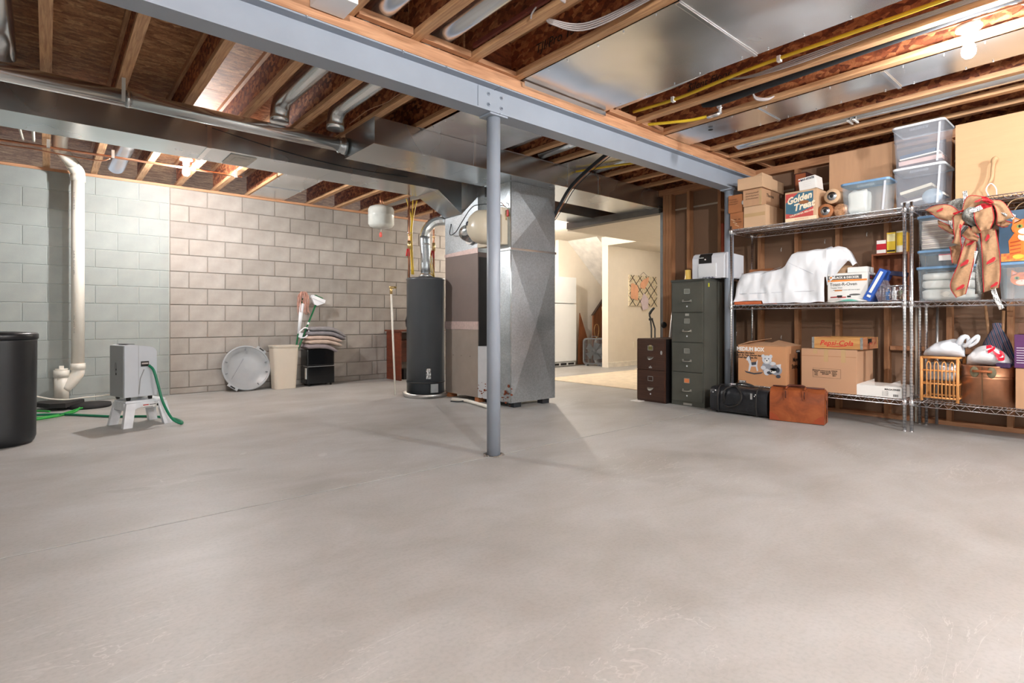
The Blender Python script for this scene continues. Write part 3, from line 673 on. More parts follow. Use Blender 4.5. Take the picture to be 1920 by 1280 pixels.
# expansion tank
t = thing('expansion_tank', 'white cylindrical expansion tank hanging from the ceiling in front of the block wall', 'tank', (3.315, 6.5, 2.10))
tc = (3.315, 6.5, 0)
MB().lathe([(.0, 2.095), (.08, 2.10), (.145, 2.125), (.165, 2.155), (.165, 2.262), (.169, 2.27), (.165, 2.278), (.165, 2.345), (.15, 2.375), (.08, 2.40), (.02, 2.41)], tc, 40).build('tank_shell', M('tank_white', (212, 214, 208), .28), t)
MB().tube([(3.305, 6.5, 2.40), (3.305, 6.5, 2.53)], .010, 8).tube([(3.335, 6.5, 2.40), (3.335, 6.5, 2.53)], .006, 8).build('fitting', COPPER, t)
t = thing('pull_tag', 'small red tag hanging on a string under the white expansion tank', 'tag', (3.29, 6.45, 1.98))
MB().tube([(3.29, 6.45, 2.09), (3.285, 6.45, 2.04)], .003, 6).build('string', PAPERW, t)
MB().lathe([(.0, 1.975), (.018, 1.985), (.02, 2.02), (.008, 2.045)], (3.283, 6.45, 0), 12).build('tag_body', M('red_tag', (224, 96, 84), .5), t)

# copper water line along the far ceiling
t = thing('copper_water_line', 'long copper pipe running under the joists along the back wall', 'pipe', (.3, 6.42, 2.45))
MB().tube([(-.9, 6.60, 2.495), (-.2, 6.56, 2.49), (1.10, 6.45, 2.475), (1.62, 6.44, 2.47)], .0115, 10).build('tube', COPPER, t)
MB().tube(bez([(-.42, 6.55, 2.475), (-.30, 6.52, 2.44), (-.1, 6.5, 2.44), (.15, 6.47, 2.42), (.38, 6.45, 2.415), (.46, 6.45, 2.45)], 6), .006, 6).build('small_tube', COPPER, t)
for x in (-.35, .01, .48, 1.16, 1.56): MB().box((x-.012, 6.42, 2.455), (x+.012, 6.435, 2.53)).build('pipe_clip', PAPERW, t)
for x in (-.20, -.09):
    solo(MB().tube([(x, 5.7, 2.58), (x+.03*(x < -.1), 6.3, 2.52), (x+.04*(x < -.1), 6.45, 2.50)], .011, 8), 'white_supply_tube', PVC, 'short white tube joining the copper line, '+('further from', 'nearer')[x > -.1]+' the leftmost joist', 'tube', (x, 6, 2.5), 'white tubes on the copper line')

# yellow gas pipes + cables on the joists
def cable(name, mat, r, pts, lab, cat='cable', group=None, n=8):
    return solo(MB().tube(bez(pts, n), r, 7), name, mat, lab, cat, pts[0], group)
cable('gas_pipe', YEL, .0125, [(3.60, -3.0, 2.60), (3.60, 0, 2.60), (3.61, .9, 2.60), (3.605, 1.7, 2.60), (3.63, 2.3, 2.585), (3.63, 2.72, 2.60)], 'long yellow gas pipe running along a joist beside the wide metal panel', 'gas pipe')
t = thing('gas_pipe', 'short yellow gas pipe ending in a metal elbow and valve', 'gas pipe', (3.95, 2.5, 2.55))
MB().tube(bez([(3.86, 2.78, 2.565), (3.93, 2.60, 2.55), (3.99, 2.42, 2.535), (4.02, 2.28, 2.535)], 6), .0125, 10).build('tube', YEL, t)
MB().tube([(4.02, 2.29, 2.535), (4.03, 2.22, 2.535), (4.035, 2.19, 2.54)], .019, 10).tube([(4.035, 2.19, 2.53), (4.035, 2.19, 2.66)], .014, 10).tube([(4.035, 2.17, 2.60), (4.035, 2.21, 2.60)], .024, 8).build('elbow_fitting', CHROME, t)
cable('gas_pipe', YEL, .0115, [(4.35, 4.02, 2.512), (4.45, 3.7, 2.512), (4.66, 3.2, 2.518), (4.68, 2.94, 2.525)], 'yellow gas pipe behind the beam near the stud wall', 'gas pipe')
for y in (2.35, 1.55, .55):
    solo(MB().box((3.590+.022*(y > 2), y-.012, 2.568+.01*(y < 2)), (3.624+.022*(y > 2), y+.012, 2.606+.01*(y < 2)), .003), 'pipe_strap', PAPERW, 'small strap on the long yellow gas pipe, '+('nearest the beam', 'beside the sagging cables', 'furthest from the beam')[(2.35, 1.55, .55).index(y)], 'strap', (3.61, y, 2.585), 'straps on the yellow gas pipe')
for k in range(4):
    cable('house_cable', WCAB, .0045, [(3.68+.006*k, -3, 2.585), (3.68+.005*k, .3, 2.59-.004*k), (3.685, 1.0, 2.60-.008*k), (3.66, 1.45, 2.565-.012*k+.02), (3.665, 1.75, 2.58-.004*k), (3.68, 1.95, 2.62)], 'grey house cable under the long yellow gas pipe, '+('highest', 'second highest', 'second lowest', 'lowest')[k]+' of four', group='cables by the yellow gas pipe')
for k in range(4):
    cable('house_cable', WCAB, .0045, [(2.36+.008*k, -3, 2.59), (2.37+.007*k, .9, 2.59), (2.36+.005*k, 1.6, 2.585-.006*k), (2.27, 2.0, 2.545-.012*k), (2.10, 2.12, 2.55-.008*k), (2.075, 2.14, 2.57)], 'grey cable sagging left of the wide metal panel, '+('highest', 'second highest', 'second lowest', 'lowest')[k]+' of four', group='cables left of the metal panel')
for k in range(4):
    cable('house_cable', WCAB, .0045, [(1.665, 1.72, 2.60), (1.70+.01*k, 1.76, 2.555-.004*k), (1.84+.01*k, 1.86, 2.51-.006*k), (2.0, 1.93, 2.54-.006*k), (2.03, 1.95, 2.56)], 'grey cable hanging across the round duct near the picture top, '+('leftmost', 'second from left', 'second from right', 'rightmost')[k]+' of four', group='cables over the round duct')
for k in range(3):
    cable('house_cable', WCAB, .0045, [(1.26, 1.45, 2.60), (1.35+.01*k, 1.5, 2.545), (1.5, 1.58, 2.54-.008*k), (1.61, 1.62, 2.57)], 'grey cable loop at the top picture edge above the beam, '+('upper', 'middle', 'lower')[k]+' one', group='cables at the top edge')
cable('house_cable', COPPER, .007, [(3.88, -3, 2.575), (3.9, .4, 2.572), (3.88, .9, 2.575), (3.87, 1.4, 2.60)], 'thin copper line beside the black foam-wrapped pipe')
solo(MB().box((2.04-.05, .2, 2.582), (2.04-.032, 2.70, 2.606)), 'red_strip', M('red_brown_strip', (104, 44, 34), .6), 'dark red strip fixed along a joist above the beam', 'strip', (2.0, 1.5, 2.58))
cable('staple_loop', WCAB, .005, [(2.00, 2.18, 2.545), (1.99, 2.16, 2.56), (1.995, 2.13, 2.585), (2.01, 2.12, 2.60)], 'small white staple on a joist left of the sagging cables', 'staple')
for k in range(3):
    cable('cable_loop', WCAB, .006, [(4.0, 1.92, 2.62), (4.02, 1.90, 2.57-.008*k), (4.06, 1.84, 2.55-.006*k), (4.10, 1.80, 2.565)], 'white cable looping under the end of the black foam pipe, '+('upper', 'middle', 'lower')[k]+' one', group='white cable loops')
for k in range(2):
    solo(MB().box((5.02, 1.56+.04*k, 2.545), (5.14, 1.575+.04*k, 2.56), .002), 'pipe_strap', PAPERW, 'white strap round the slim pipe above the shelving, '+('right', 'left')[k]+' one', 'strap', (5.08, 1.56+.04*k, 2.545), 'straps on the slim pipe')
for k in range(3):
    cable('lamp_cable', PVC, .006, [(3.99, .64, 2.60), (4.01, .50, 2.64), (4.05, .35, 2.62-.01*k), (4.02, .1, 2.64), (4.04, -.3, 2.66), (4.05, -1, 2.66)], 'white cable feeding the right light bulb, '+('upper', 'middle', 'lower')[k]+' one', group='cables at the right light bulb')
# refrigerant lines behind the beam
for r, off, mt, lab in ((.017, 0, RUBBER, 'thick black insulated line slanting down behind the beam to the furnace'), (.005, .035, COPPER, 'thin copper line slanting down beside the thick black line'), (.004, .07, RUBBER, 'thin black wire slanting down beside the thick black line')):
    cable('line_set', mt, r, [(4.06+off, 3.05, 2.53), (4.06+off, 3.35, 2.49), (4.08+off, 3.80, 2.30), (4.20+off, 4.12, 2.14), (4.30+off*.5, 4.35, 2.0)], lab, 'pipe')
# pale cable on a joist left of the return duct
cable('thin_wire', M('wire_tan', (170, 130, 100), .6), .003, [(1.99, 3.35, 2.545), (1.985, 3.6, 2.58), (1.98, 3.8, 2.575), (1.97, 4.1, 2.60), (1.95, 4.4, 2.57)], 'thin tan wire stapled to the joist left of the return duct', 'wire')
cable('thin_wire', RUBBER, .003, [(1.0, 5.09, 2.52), (1.7, 5.085, 2.43), (2.3, 5.085, 2.40), (2.9, 5.085, 2.42)], 'thin dark wire drooping across the side of the low duct', 'wire')

# ================= pvc waste stack =================
t = thing('waste_pipe', 'thick white pvc drain pipe running down the painted block wall to the floor', 'pipe', (.12, 7.5, 0))
MB().tube([(.254, 7.5, .42), (.254, 7.5, 2.42)], .058, 28).build('pipe_length', PVC, t)
MB().tube([(.254, 7.5, .37), (.254, 7.5, .44)], .066, 28).build('coupling', PVC, t)
MB().tube(bez([(.254, 7.5, .38), (.25, 7.5, .33), (.20, 7.5, .25), (.135, 7.5, .18)], 4), .060, 24).build('elbow', PVC, t)
MB().tube([(.118, 7.5, .06), (.118, 7.5, .30)], .062, 28).build('wye_body', PVC, t)
MB().tube([(.118, 7.5, 0), (.118, 7.5, .065)], .058, 28).build('pipe_length', PVC, t)
MB().tube([(.118, 7.5, .30), (.118, 7.5, .375)], .068, 28).build('cleanout_hub', PVC, t)
MB().lathe([(.055, .375), (.055, .39), (0, .39)], (.118, 7.5, 0), 20).box((.098, 7.48, .39), (.138, 7.52, .42)).build('cleanout_plug', PVC, t)
MB().tube([(.254, 7.5, 2.40), (.254, 7.5, 2.47)], .066, 28).build('coupling', PVC, t)
MB().tube(bez([(.254, 7.5, 2.46), (.25, 7.49, 2.50), (.22, 7.46, 2.545), (.20, 7.43, 2.57)], 4), .064, 24).build('elbow', PVC, t)
MB().tube([(.205, 7.44, 2.565), (.10, 7.20, 2.66)], .058, 24).build('pipe_length', PVC, t)
MB().tube(bez([(.10, 7.21, 2.655), (.10, 7.1, 2.69), (.10, 6.9, 2.70), (.10, 6.0, 2.70)], 4), .0625, 24).build('pipe_length', PVC, t)
for i, s in enumerate(('PVC DWV  4 IN', 'SCH 40  ASTM D 2665', 'PVC DWV  4 IN')):
    text(s, .030, M('print_grey', (96, 92, 90), .7), t, (.222, 7.449, 2.18-.66*i), (0, 0, -1), (1, .6, 0), squash=.9)

# ================= lamps =================
def lamp(x, y, z, lab, st, name='ceiling_lamp', box=True):
    t = thing(name, lab, 'light', (x, y, z))
    if box:
        MB().lathe([(.052, z+.10), (.052, z+.15)], (x, y, 0), 8, 'z', False).build('junction_box', PVC, t)
    MB().lathe([(.03, z+.035), (.03, z+.075), (.06, z+.085), (.062, z+.10), (.0, z+.10)], (x, y, 0), 28).build('lamp_holder', WHITEP, t)
    MB().lathe([(.0, z-.075), (.018, z-.072), (.030, z-.058), (.034, z-.038), (.030, z-.015), (.018, z+.012), (.014, z+.035)], (x, y, 0), 20).build('bulb', st, t)
    return t
GB = glow('bulb_glow', BULB_COL, BULB_W); GBK = glow('bulb_glow_back', BULB_COL, BULB_BACK); GF = glow('fill_glow_front', BULB_COL, FILL_FRONT); GR = glow('bulb_glow_room', ROOM_COL, ROOM_W)
lamp(3.955, .655, 2.46, 'bare light bulb in a white holder on the joists above the wire shelving', GB)
lamp(1.085, 6.41, 2.46, 'bare light bulb in a white holder under the joists by the back wall', GBK)
lamp(.3, -1.6, 2.46, 'added fill bulb behind the camera on the left', GF); lamp(3.4, -2.0, 2.46, 'added fill bulb behind the camera on the right', GF); lamp(-1.9, .6, 2.46, 'added fill bulb outside the left edge of the picture', GB)  # unseen bulbs added as fill to brighten the foreground and lift shadows
lamp(6.15, 6.65, 2.40, 'bare light bulb over the landing behind the standing duct', GR)
t = thing('dome_lamp', 'small round ceiling light in the finished room at the stud edge', 'light', (8.75, 5.5, 2.25))
MB().lathe([(.0, 2.17), (.06, 2.175), (.10, 2.20), (.115, 2.24), (.115, 2.262)], (8.72, 5.52, 0), 28).build('lamp_globe', glow('dome_glow', ROOM_COL, 14), t)
t = thing('dome_lamp', 'round ceiling light deeper in the finished room', 'light', (7.4, 5.0, 2.25))
MB().lathe([(.0, 2.17), (.06, 2.175), (.10, 2.20), (.115, 2.24), (.115, 2.262)], (7.3, 4.0, 0), 28).build('lamp_globe', glow('dome_glow2', ROOM_COL, 26), t)
# wall anchor plate box seen over the beam near the top edge
solo(MB().box((1.02, 2.60, 2.505), (1.20, 2.78, 2.62), .004), 'junction_box', WHITEP, 'white box on the joists above the beam at the top edge of the picture', 'box', (1.1, 2.7, 2.505))
# markings on the joist webs
jm = bpy.data.objects['ceiling']
for tx, x, y, z, s in (('TJI/Pro 130', 2.422, 2.40, 2.665, .085),):
    text(tx, s, INK, ce, (x, y, z), (0, -1, 0), (0, 0, 1), shear=.2)
text('Silent Floor', .075, INK, ce, (.21, 4.02, ZC-.001), (-1, .1, 0), (0, 1, 0))
text('Silent Floor', .075, INK, ce, (3.732, 2.12, 2.68), (0, -1, 0), (0, 0, 1), shear=.3)
# ================= left side =================
t = thing('brine_tank', 'black round lidded plastic tank cut by the left edge of the picture', 'tank', (-.275, 5.43, 0))
bc = (-.275, 5.43, 0)
MB().lathe([(.0, 0), (.19, .0), (.205, .02), (.215, .05), (.215, .10), (.222, .75), (.222, .77)], bc, 48).build('tank_body', BLACKP, t)
MB().lathe([(.226, .765), (.23, .77), (.23, .80), (.222, .812), (.10, .822), (0, .823)], bc, 48).build('lid', M('black_lid', (20, 21, 25), .35, bump=.1), t)

# sump lids / black foam pads by the waste pipe
SUMP = M('worn_black_rubber', (46, 44, 44), .8, var=.3, scale=6, bump=.4)
solo(MB().lathe([(.0, 0), (.175, 0), (.185, .012), (.18, .04), (.0, .045)], (.34, 7.16, 0), 40), 'sump_cover', SUMP, 'round black cover lying on the floor, its right half nearest the step stool', 'cover', (.34, 7.16, 0))
m = MB(); m.prism([(-.10, 7.28), (.02, 7.06), (.14, 7.02), (.30, 7.28), (.26, 7.38), (.05, 7.40), (-.06, 7.37)], .03, .075, 'z')
solo(m, 'sump_cover', SUMP, 'angular black cover leaning over the round one below the white waste pipe', 'cover', (.1, 7.2, 0))
# white tubing
def hose(nm, mat, r, pts, lab, cat='hose', n=8, seg=10): return solo(MB().tube(bez(pts, n), r, seg), nm, mat, lab, cat, pts[0])
hose('white_tube', PVC, .006, [(-.12, 6.2, .27), (.02, 6.4, .20), (.14, 6.55, .165), (.28, 6.62, .165), (.42, 6.62, .17), (.60, 6.3, .22), (.62, 6.0, .25)], 'thin white tube running from the black tank in front of the waste pipe', 'tube')
GH = M('green_hose', (12, 120, 84), .45, var=.08); LG = M('bright_green_hose', (40, 160, 60), .45)
# step stool (local coordinates, rotated 15 degrees)
st_ = thing('step_stool', 'white plastic step stool carrying the grey dehumidifier', 'stool', (.62, 5.73, 0), R(15.4))
STW = M('stool_white', (226, 228, 232), .35)
m = MB(); m.box((-.155, -.115, .195), (.155, .115, .22), .01); m.build('step_top', STW, st_, local=True)
for sx in (-1, 1):
    for sy in (-1, 1):
        m = MB(); x, y = sx*.155, sy*.115; X2, Y2 = sx*.19, sy*.145
        q = lambda x, y, z: (x, y, z)
        m.hexa([(X2-sx*.045-.022, Y2-.022, 0), (X2-sx*.0+.0, Y2-.022, 0), (X2, Y2+.022, 0), (X2-sx*.045-.022, Y2+.022, 0),
                (x-sx*.05-.022, y-.02, .20), (x, y-.02, .20), (x, y+.02, .20), (x-sx*.05-.022, y+.02, .20)] if sx > 0 else
               [(X2, Y2-.022, 0), (X2+.067, Y2-.022, 0), (X2+.067, Y2+.022, 0), (X2, Y2+.022, 0), (x, y-.02, .20), (x+.072, y-.02, .20), (x+.072, y+.02, .20), (x, y+.02, .20)])
        m.build('leg', STW, st_, local=True)
for y in (-.122, .122):
    m = MB(); pts = []
    arch = [(-.155, .20), (.155, .20), (.155, .13)]+[(.10*math.cos(a), .13+.035*math.sin(a)) for a in [i*math.pi/8 for i in range(9)]]+[(-.155, .13)]
    m.prism(arch, y-.004, y+.004, 'y'); m.build('apron', STW, st_, local=True)
for x in (-.158, .158): MB().box((x-.004, -.10, .14), (x+.004, .10, .20)).build('apron', STW, st_, local=True)
lb = MB().box((-.03, -.1275, .152), (.10, -.1262, .182)).build('label_plate', PAPERW, st_, local=True)
MB().box((-.028, -.1283, .172), (.015, -.1276, .181)).build('label_print', M('print_red', (190, 50, 44), .6), st_, local=True)
MB().box((.02, -.1283, .174), (.07, -.1276, .179)).box((-.026, -.1283, .156), (.05, -.1276, .160)).box((.078, -.1283, .158), (.095, -.1276, .178)).build('label_print', INK, st_, local=True)
# dehumidifier on the stool
dh = thing('dehumidifier', 'light grey box-shaped dehumidifier standing on the white step stool', 'dehumidifier', (.575, 5.735, .222), R(15.4))
DG = M('light_grey_plastic', (196, 200, 206), .4, var=.02, bump=.03); DGD = M('darker_grey_panel', (150, 152, 152), .35, var=.03)
x0, x1, y0, y1, z0, z1 = -.125, .125, -.135, .145, .03, .475
prof = [(x0+.003, z0), (x1, z0), (x1, z1-.07)]+[(x1-.06+.06*math.cos(a), z1-.075+.055*math.sin(a)) for a in [i*math.pi/14 for i in range(1, 7)]]+[(x0+.06, z1), (x0+.003, z1-.008)]
MB().prism(prof, y0, y1, 'y').build('housing', DG, dh, local=True)
MB().box((x0-.004, y0+.004, z0), (x0+.002, y1-.004, z1-.012), .003).build('rear_panel', DGD, dh, local=True)
MB().box((x0+.03, y0+.05, z1), (x0+.10, y1-.05, z1+.004), .001).build('top_grille', M('dark_grille', (60, 60, 62), .5), dh, local=True)
MB().box((-.018, y0-.0012, z0), (-.016, y0, z1-.002)).build('shell_seam', DGD, dh, local=True)
MB().lathe([(.02, x0-.006), (.02, x0-.0045)], (0, .02, .28), 16, 'x', sy=2.2).build('recess', M('shade_grey', (128, 130, 130), .4), dh, local=True)
MB().box((x0-.007, 0, .255), (x0-.005, .012, .27)).box((x0-.007, 0, .215), (x0-.005, .016, .235)).build('switches', INK, dh, local=True)
MB().box((-.0, y0-.004, .285), (.062, y0-.0005, .33), .002).build('hose_port', M('port_black', (24, 26, 26), .3), dh, local=True)
MB().box((.006, y0-.006, .305), (.056, y0-.0042, .318)).build('port_slot', CHROME, dh, local=True)
for x in (-.08, .085):
    for y in (-.10, .11): MB().lathe([(.018, -.011), (.018, .011)], (x, y, .016), 14, 'x').build('caster', INK, dh, local=True)
for x in (.045,): MB().tube([(x-.06, y0-.001, .05), (x-.05, y0-.001, .18), (x-.02, y0-.001, .26)], .004, 6).build('moulded_rib', DGD, dh, local=True)
# green hose: from port down to floor then behind the stool to the left
hose('garden_hose', GH, .011, [(.67, 5.603, .515), (.70, 5.57, .47), (.73, 5.55, .34), (.76, 5.52, .20), (.81, 5.44, .07), (.87, 5.42, .018), (.90, 5.52, .012), (.86, 5.80, .012), (.70, 6.05, .012), (.5, 6.2, .012), (.3, 6.45, .012), (.1, 6.7, .012), (-.15, 6.85, .012), (-.35, 6.85, .012)], 'dark green garden hose dropping from the grey dehumidifier to the floor')
hose('garden_hose', LG, .009, [(-.35, 6.65, .010), (-.05, 6.62, .010), (.10, 6.72, .010), (.22, 6.95, .012), (.28, 7.0, .02)], 'bright green hose on the floor between the tank and the black covers')
hose('garden_hose', LG, .009, [(-.35, 6.48, .010), (-.12, 6.5, .010), (.08, 6.62, .010), (.2, 6.8, .010), (.25, 6.93, .03)], 'bright green hose nearest the viewer beside the black tank')
hose('garden_hose', LG, .009, [(-.35, 7.1, .010), (-.2, 7.15, .010), (-.06, 7.10, .010), (.02, 7.0, .010)], 'bright green hose nearest the painted wall beside the black tank')

# ---- along the bare block wall
LID = M('grey_can_lid', (158, 160, 162), .38, var=.03, bump=.04)
t = thing('trash_can_lid', 'large round grey plastic bin lid leaning against the block wall', 'lid', (1.955, 7.52, 0))
tilt = R(76)
MX = Matrix.Translation((1.955, 7.545, .290)) @ Matrix.Rotation(R(76), 4, 'X') @ Matrix.Scale(1.24, 4)
def lidpart(nm, mb, mat): mb.bm.transform(MX); return mb.build(nm, mat, t)
lidpart('dished_panel', MB().lathe([(.0, -.055), (.12, -.05), (.19, -.035), (.215, -.005), (.222, .0), (.222, .006), (.21, .004), (.185, -.028), (.12, -.042), (.0, -.047)], (0, 0, 0), 56), LID)
lidpart('rim', MB().tube([(.226*math.cos(2*math.pi*i/56), .226*math.sin(2*math.pi*i/56), .004) for i in range(56)], .011, 8, closed=True), LID)
for a in (50, 233):
    a = R(a); c, s = math.cos(a), math.sin(a); m = MB(); m.obox((.24*c, .24*s, .006), (.03, .11, .018), (0, 0, a), .004); lidpart('handle', m, LID)
    m = MB(); m.obox((.243*c, .243*s, .0165), (.012, .05, .004), (0, 0, a)); lidpart('handle_slot', m, INK)
for a in (15, 90, 160, 195, 300, 345):
    a = R(a); m = MB(); m.obox((.20*math.cos(a), .20*math.sin(a), .002), (.022, .006, .014), (0, 0, a)); lidpart('clip', m, M('clip_grey', (110, 112, 114), .5))
m = MB(); m.tube([(-.15, -.11, .0), (-.02, .10, -.02)], .0018, 5); lidpart('scratch_line', m, M('clip_grey', (110, 112, 114), .5))
# waste bin
BIN = M('beige_bin', (204, 192, 176), .45, var=.02)
t = thing('waste_bin', 'tall beige rectangular waste bin in front of the block wall', 'bin', (2.39, 7.46, 0))
def rr(cx, cy, w, d, r, z, n=5):
    out = []
    for k, (sx, sy) in enumerate(((1, 1), (-1, 1), (-1, -1), (1, -1))):
        for i in range(n+1):
            a = math.pi/2*(k+i/n); out.append((cx+sx*(w/2-r)+r*math.cos(a), cy+sy*(d/2-r)+r*math.sin(a), z))
    return out
def loft(mb, rings, capb=True, capt=False, smooth=False):
    V = [[mb.bm.verts.new(p) for p in r] for r in rings]; n = len(V[0])
    for A, B in zip(V, V[1:]):
        for j in range(n):
            f = mb.bm.faces.new((A[j], A[(j+1) % n], B[(j+1) % n], B[j])); f.smooth = smooth
    if capb: mb.bm.faces.new(V[0][::-1])
    if capt: mb.bm.faces.new(V[-1])
    return mb
cx, cy = 2.39, 7.46
m = MB(); loft(m, [rr(cx, cy, .27, .20, .04, .002), rr(cx, cy, .325, .25, .045, .545), rr(cx, cy, .34, .265, .05, .55), rr(cx, cy, .345, .27, .05, .570), rr(cx, cy, .33, .255, .045, .572), rr(cx, cy, .315, .24, .04, .545), rr(cx, cy, .26, .19, .04, .02)], True, True)
m.build('bin_body', BIN, t)
# mops in the bin
GRN = M('handle_green', (20, 100, 60), .4)
t = thing('string_mop', 'mop standing head-up in the beige bin with a white sleeve and pink strings', 'mop', (2.50, 7.47, .03))
MB().tube([(2.46, 7.43, .05), (2.60, 7.50, .74)], .012, 10).build('handle', GRN, t)
MB().tube([(2.60, 7.50, .72), (2.655, 7.525, 1.13)], [.018, .031], 14).build('white_sleeve', WHITEP, t)
MB().tube([(2.655, 7.525, 1.12), (2.672, 7.53, 1.23)], .013, 10).build('neck', GRN, t)
MB().tube([(2.670, 7.53, 1.205), (2.676, 7.53, 1.245)], .019, 10).build('head_clamp', WHITEP, t)
m = MB()
for k in range(60):
    a = random.random()*6.28; rr_ = random.uniform(.02, .07); h = random.uniform(.08, .26); c = (2.675, 7.53); wv = random.uniform(-.015, .015)
    m.tube(bez([(c[0], c[1], 1.235), (c[0]+rr_*.6*math.cos(a), c[1]+rr_*.4*math.sin(a), 1.275+.02*math.sin(k)), (c[0]+rr_*1.2*math.cos(a), c[1]+rr_*.8*math.sin(a), 1.23), (c[0]+rr_*1.2*math.cos(a)+wv, c[1]+rr_*.8*math.sin(a), 1.235-h*.6), (c[0]+rr_*1.3*math.cos(a)-wv, c[1]+rr_*.8*math.sin(a), 1.235-h)], 4), .0048, 5)
s = m.build('mop_strings', M('pink_strings', (198, 152, 136), .9, var=.15, scale=20), t); s['kind'] = 'stuff'
MB().tube(bez([(2.605, 7.49, .74), (2.67, 7.47, .80), (2.73, 7.47, .77), (2.69, 7.47, .68), (2.61, 7.48, .66)], 5), .010, 8).build('wringer_grip', WHITEP, t)
MB().obox((2.62, 7.485, .70), (.05, .03, .07), (0, .3, 0), .006).build('wringer_clamp', WHITEP, t)
t = thing('roller_mop', 'green-handled sponge mop with white head leaning in the beige bin', 'mop', (2.57, 7.4, .03))
hp, hq = Vector((2.53, 7.40, .40)), Vector((2.855, 7.56, 1.115))
MB().tube([Vector((2.375, 7.40, .06)), hq], .012, 10).build('handle', GRN, t)
MB().tube([Vector((2.375, 7.40, .06)).lerp(hq, .74), Vector((2.375, 7.40, .06)).lerp(hq, .77)], .0135, 10).build('label_ring', PAPERW, t)
d_ = (hq-hp).normalized(); side = Vector((.93, 0, -.37)).normalized()
MXm = Matrix.Translation(hq)
m = MB(); m.hexa([hq+side*-.022+Vector((0, -.018, 0)), hq+side*.022+Vector((0, -.018, 0)), hq+side*.022+Vector((0, .018, 0)), hq+side*-.022+Vector((0, .018, 0)),
                  hq+d_*.07+side*-.095+Vector((0, -.035, 0)), hq+d_*.07+side*.095+Vector((0, -.035, 0)), hq+d_*.07+side*.095+Vector((0, .035, 0)), hq+d_*.07+side*-.095+Vector((0, .035, 0))])
m.hexa([hq+d_*.071+side*-.10+Vector((0, -.04, 0)), hq+d_*.071+side*.10+Vector((0, -.04, 0)), hq+d_*.071+side*.10+Vector((0, .04, 0)), hq+d_*.071+side*-.10+Vector((0, .04, 0)),
        hq+d_*.12+side*-.095+Vector((0, -.04, 0)), hq+d_*.12+side*.095+Vector((0, -.04, 0)), hq+d_*.12+side*.095+Vector((0, .04, 0)), hq+d_*.12+side*-.095+Vector((0, .04, 0))])
m.build('mop_head', WHITEP, t)
m = MB(); m.hexa([hq+d_*.121+side*-.06+Vector((0, -.025, 0)), hq+d_*.121+side*.06+Vector((0, -.025, 0)), hq+d_*.121+side*.06+Vector((0, .025, 0)), hq+d_*.121+side*-.06+Vector((0, .025, 0)),
        hq+d_*.138+side*-.055+Vector((0, -.02, 0)), hq+d_*.138+side*.055+Vector((0, -.02, 0)), hq+d_*.138+side*.055+Vector((0, .02, 0)), hq+d_*.138+side*-.055+Vector((0, .02, 0))])
m.build('green_insert', GRN, t)
# black dehumidifier
t = thing('black_dehumidifier', 'glossy black dehumidifier under a pile of folded blankets', 'dehumidifier', (2.90, 7.5, 0))
GB_ = M('gloss_black', (16, 17, 19), .12, var=.1)
MB().box((2.685, 7.42, .03), (3.07, 7.67, .265), .015).build('water_bucket', GB_, t)
MB().box((2.685, 7.425, .275), (3.07, 7.67, .503), .02).build('housing', GB_, t)
MB().box((2.70, 7.415, .2655), (3.068, 7.62, .2745)).build('silver_strip', CHROME, t)
MB().box((2.679, 7.435, .10), (2.6845, 7.49, .25)).build('label_sticker', PAPERW, t)
for x in (2.73, 3.03):
    for y in (7.46, 7.63): MB().lathe([(.014, -.01), (.014, .01)], (x, y, .014), 12, 'x').build('caster', INK, t)
# folded blankets
def blanket(z0, z1, mat, lab, sh, w=.42, cx=2.93, droop=.0):
    h = z1-z0
    def fn(u, v):
        a = v*2*math.pi; yy = 7.53+.135*math.copysign(abs(math.cos(a))**.6, math.cos(a))*(1+.04*math.sin(5*u+sh)); 
        x = cx-w/2+w*u
        e = min(1, min(u, 1-u)*12)**.5
        zz = (z0+z1)/2+math.copysign(abs(math.sin(a))**.5, math.sin(a))*h/2*e
        zz += .006*math.sin(u*5)+.005*noise.noise((u*6, v*4, sh))
        zz -= droop*max(0, u-.6)**1.5*1.6
        if v > .5: pass
        return (x+.006*math.sin(a*2), yy, zz)
    m = MB(); m.grid(fn, 26, 20)
    for u in (0, 1):
        pass
    return solo(m, 'folded_blanket', mat, lab, 'blanket', (cx, 7.5, z0), 'folded blankets on the black dehumidifier')
FB = lambda n, c: M(n, c, .95, var=.12, scale=20, bump=.5, bscale=120)
blanket(.505, .575, FB('blanket_mauve', (142, 130, 132)), 'mauve-grey folded blanket, bottom of the pile on the black dehumidifier', .3, .44, 2.89, .16)
blanket(.572, .632, FB('blanket_beige', (188, 166, 152)), 'beige folded blanket above the mauve one at the bottom of the pile', 1.0, .50, 2.93, .12)
blanket(.629, .690, FB('blanket_beige2', (190, 168, 156)), 'beige folded blanket in the middle of the pile', 2.0, .50, 2.93, .12)
blanket(.687, .752, FB('blanket_grey', (134, 130, 134)), 'grey folded blanket second from the top of the pile', 3.0, .54, 2.96, .20)
blanket(.749, .812, FB('blanket_grey2', (140, 136, 138)), 'grey folded blanket on top of the pile', 4.1, .52, 2.97, .26)
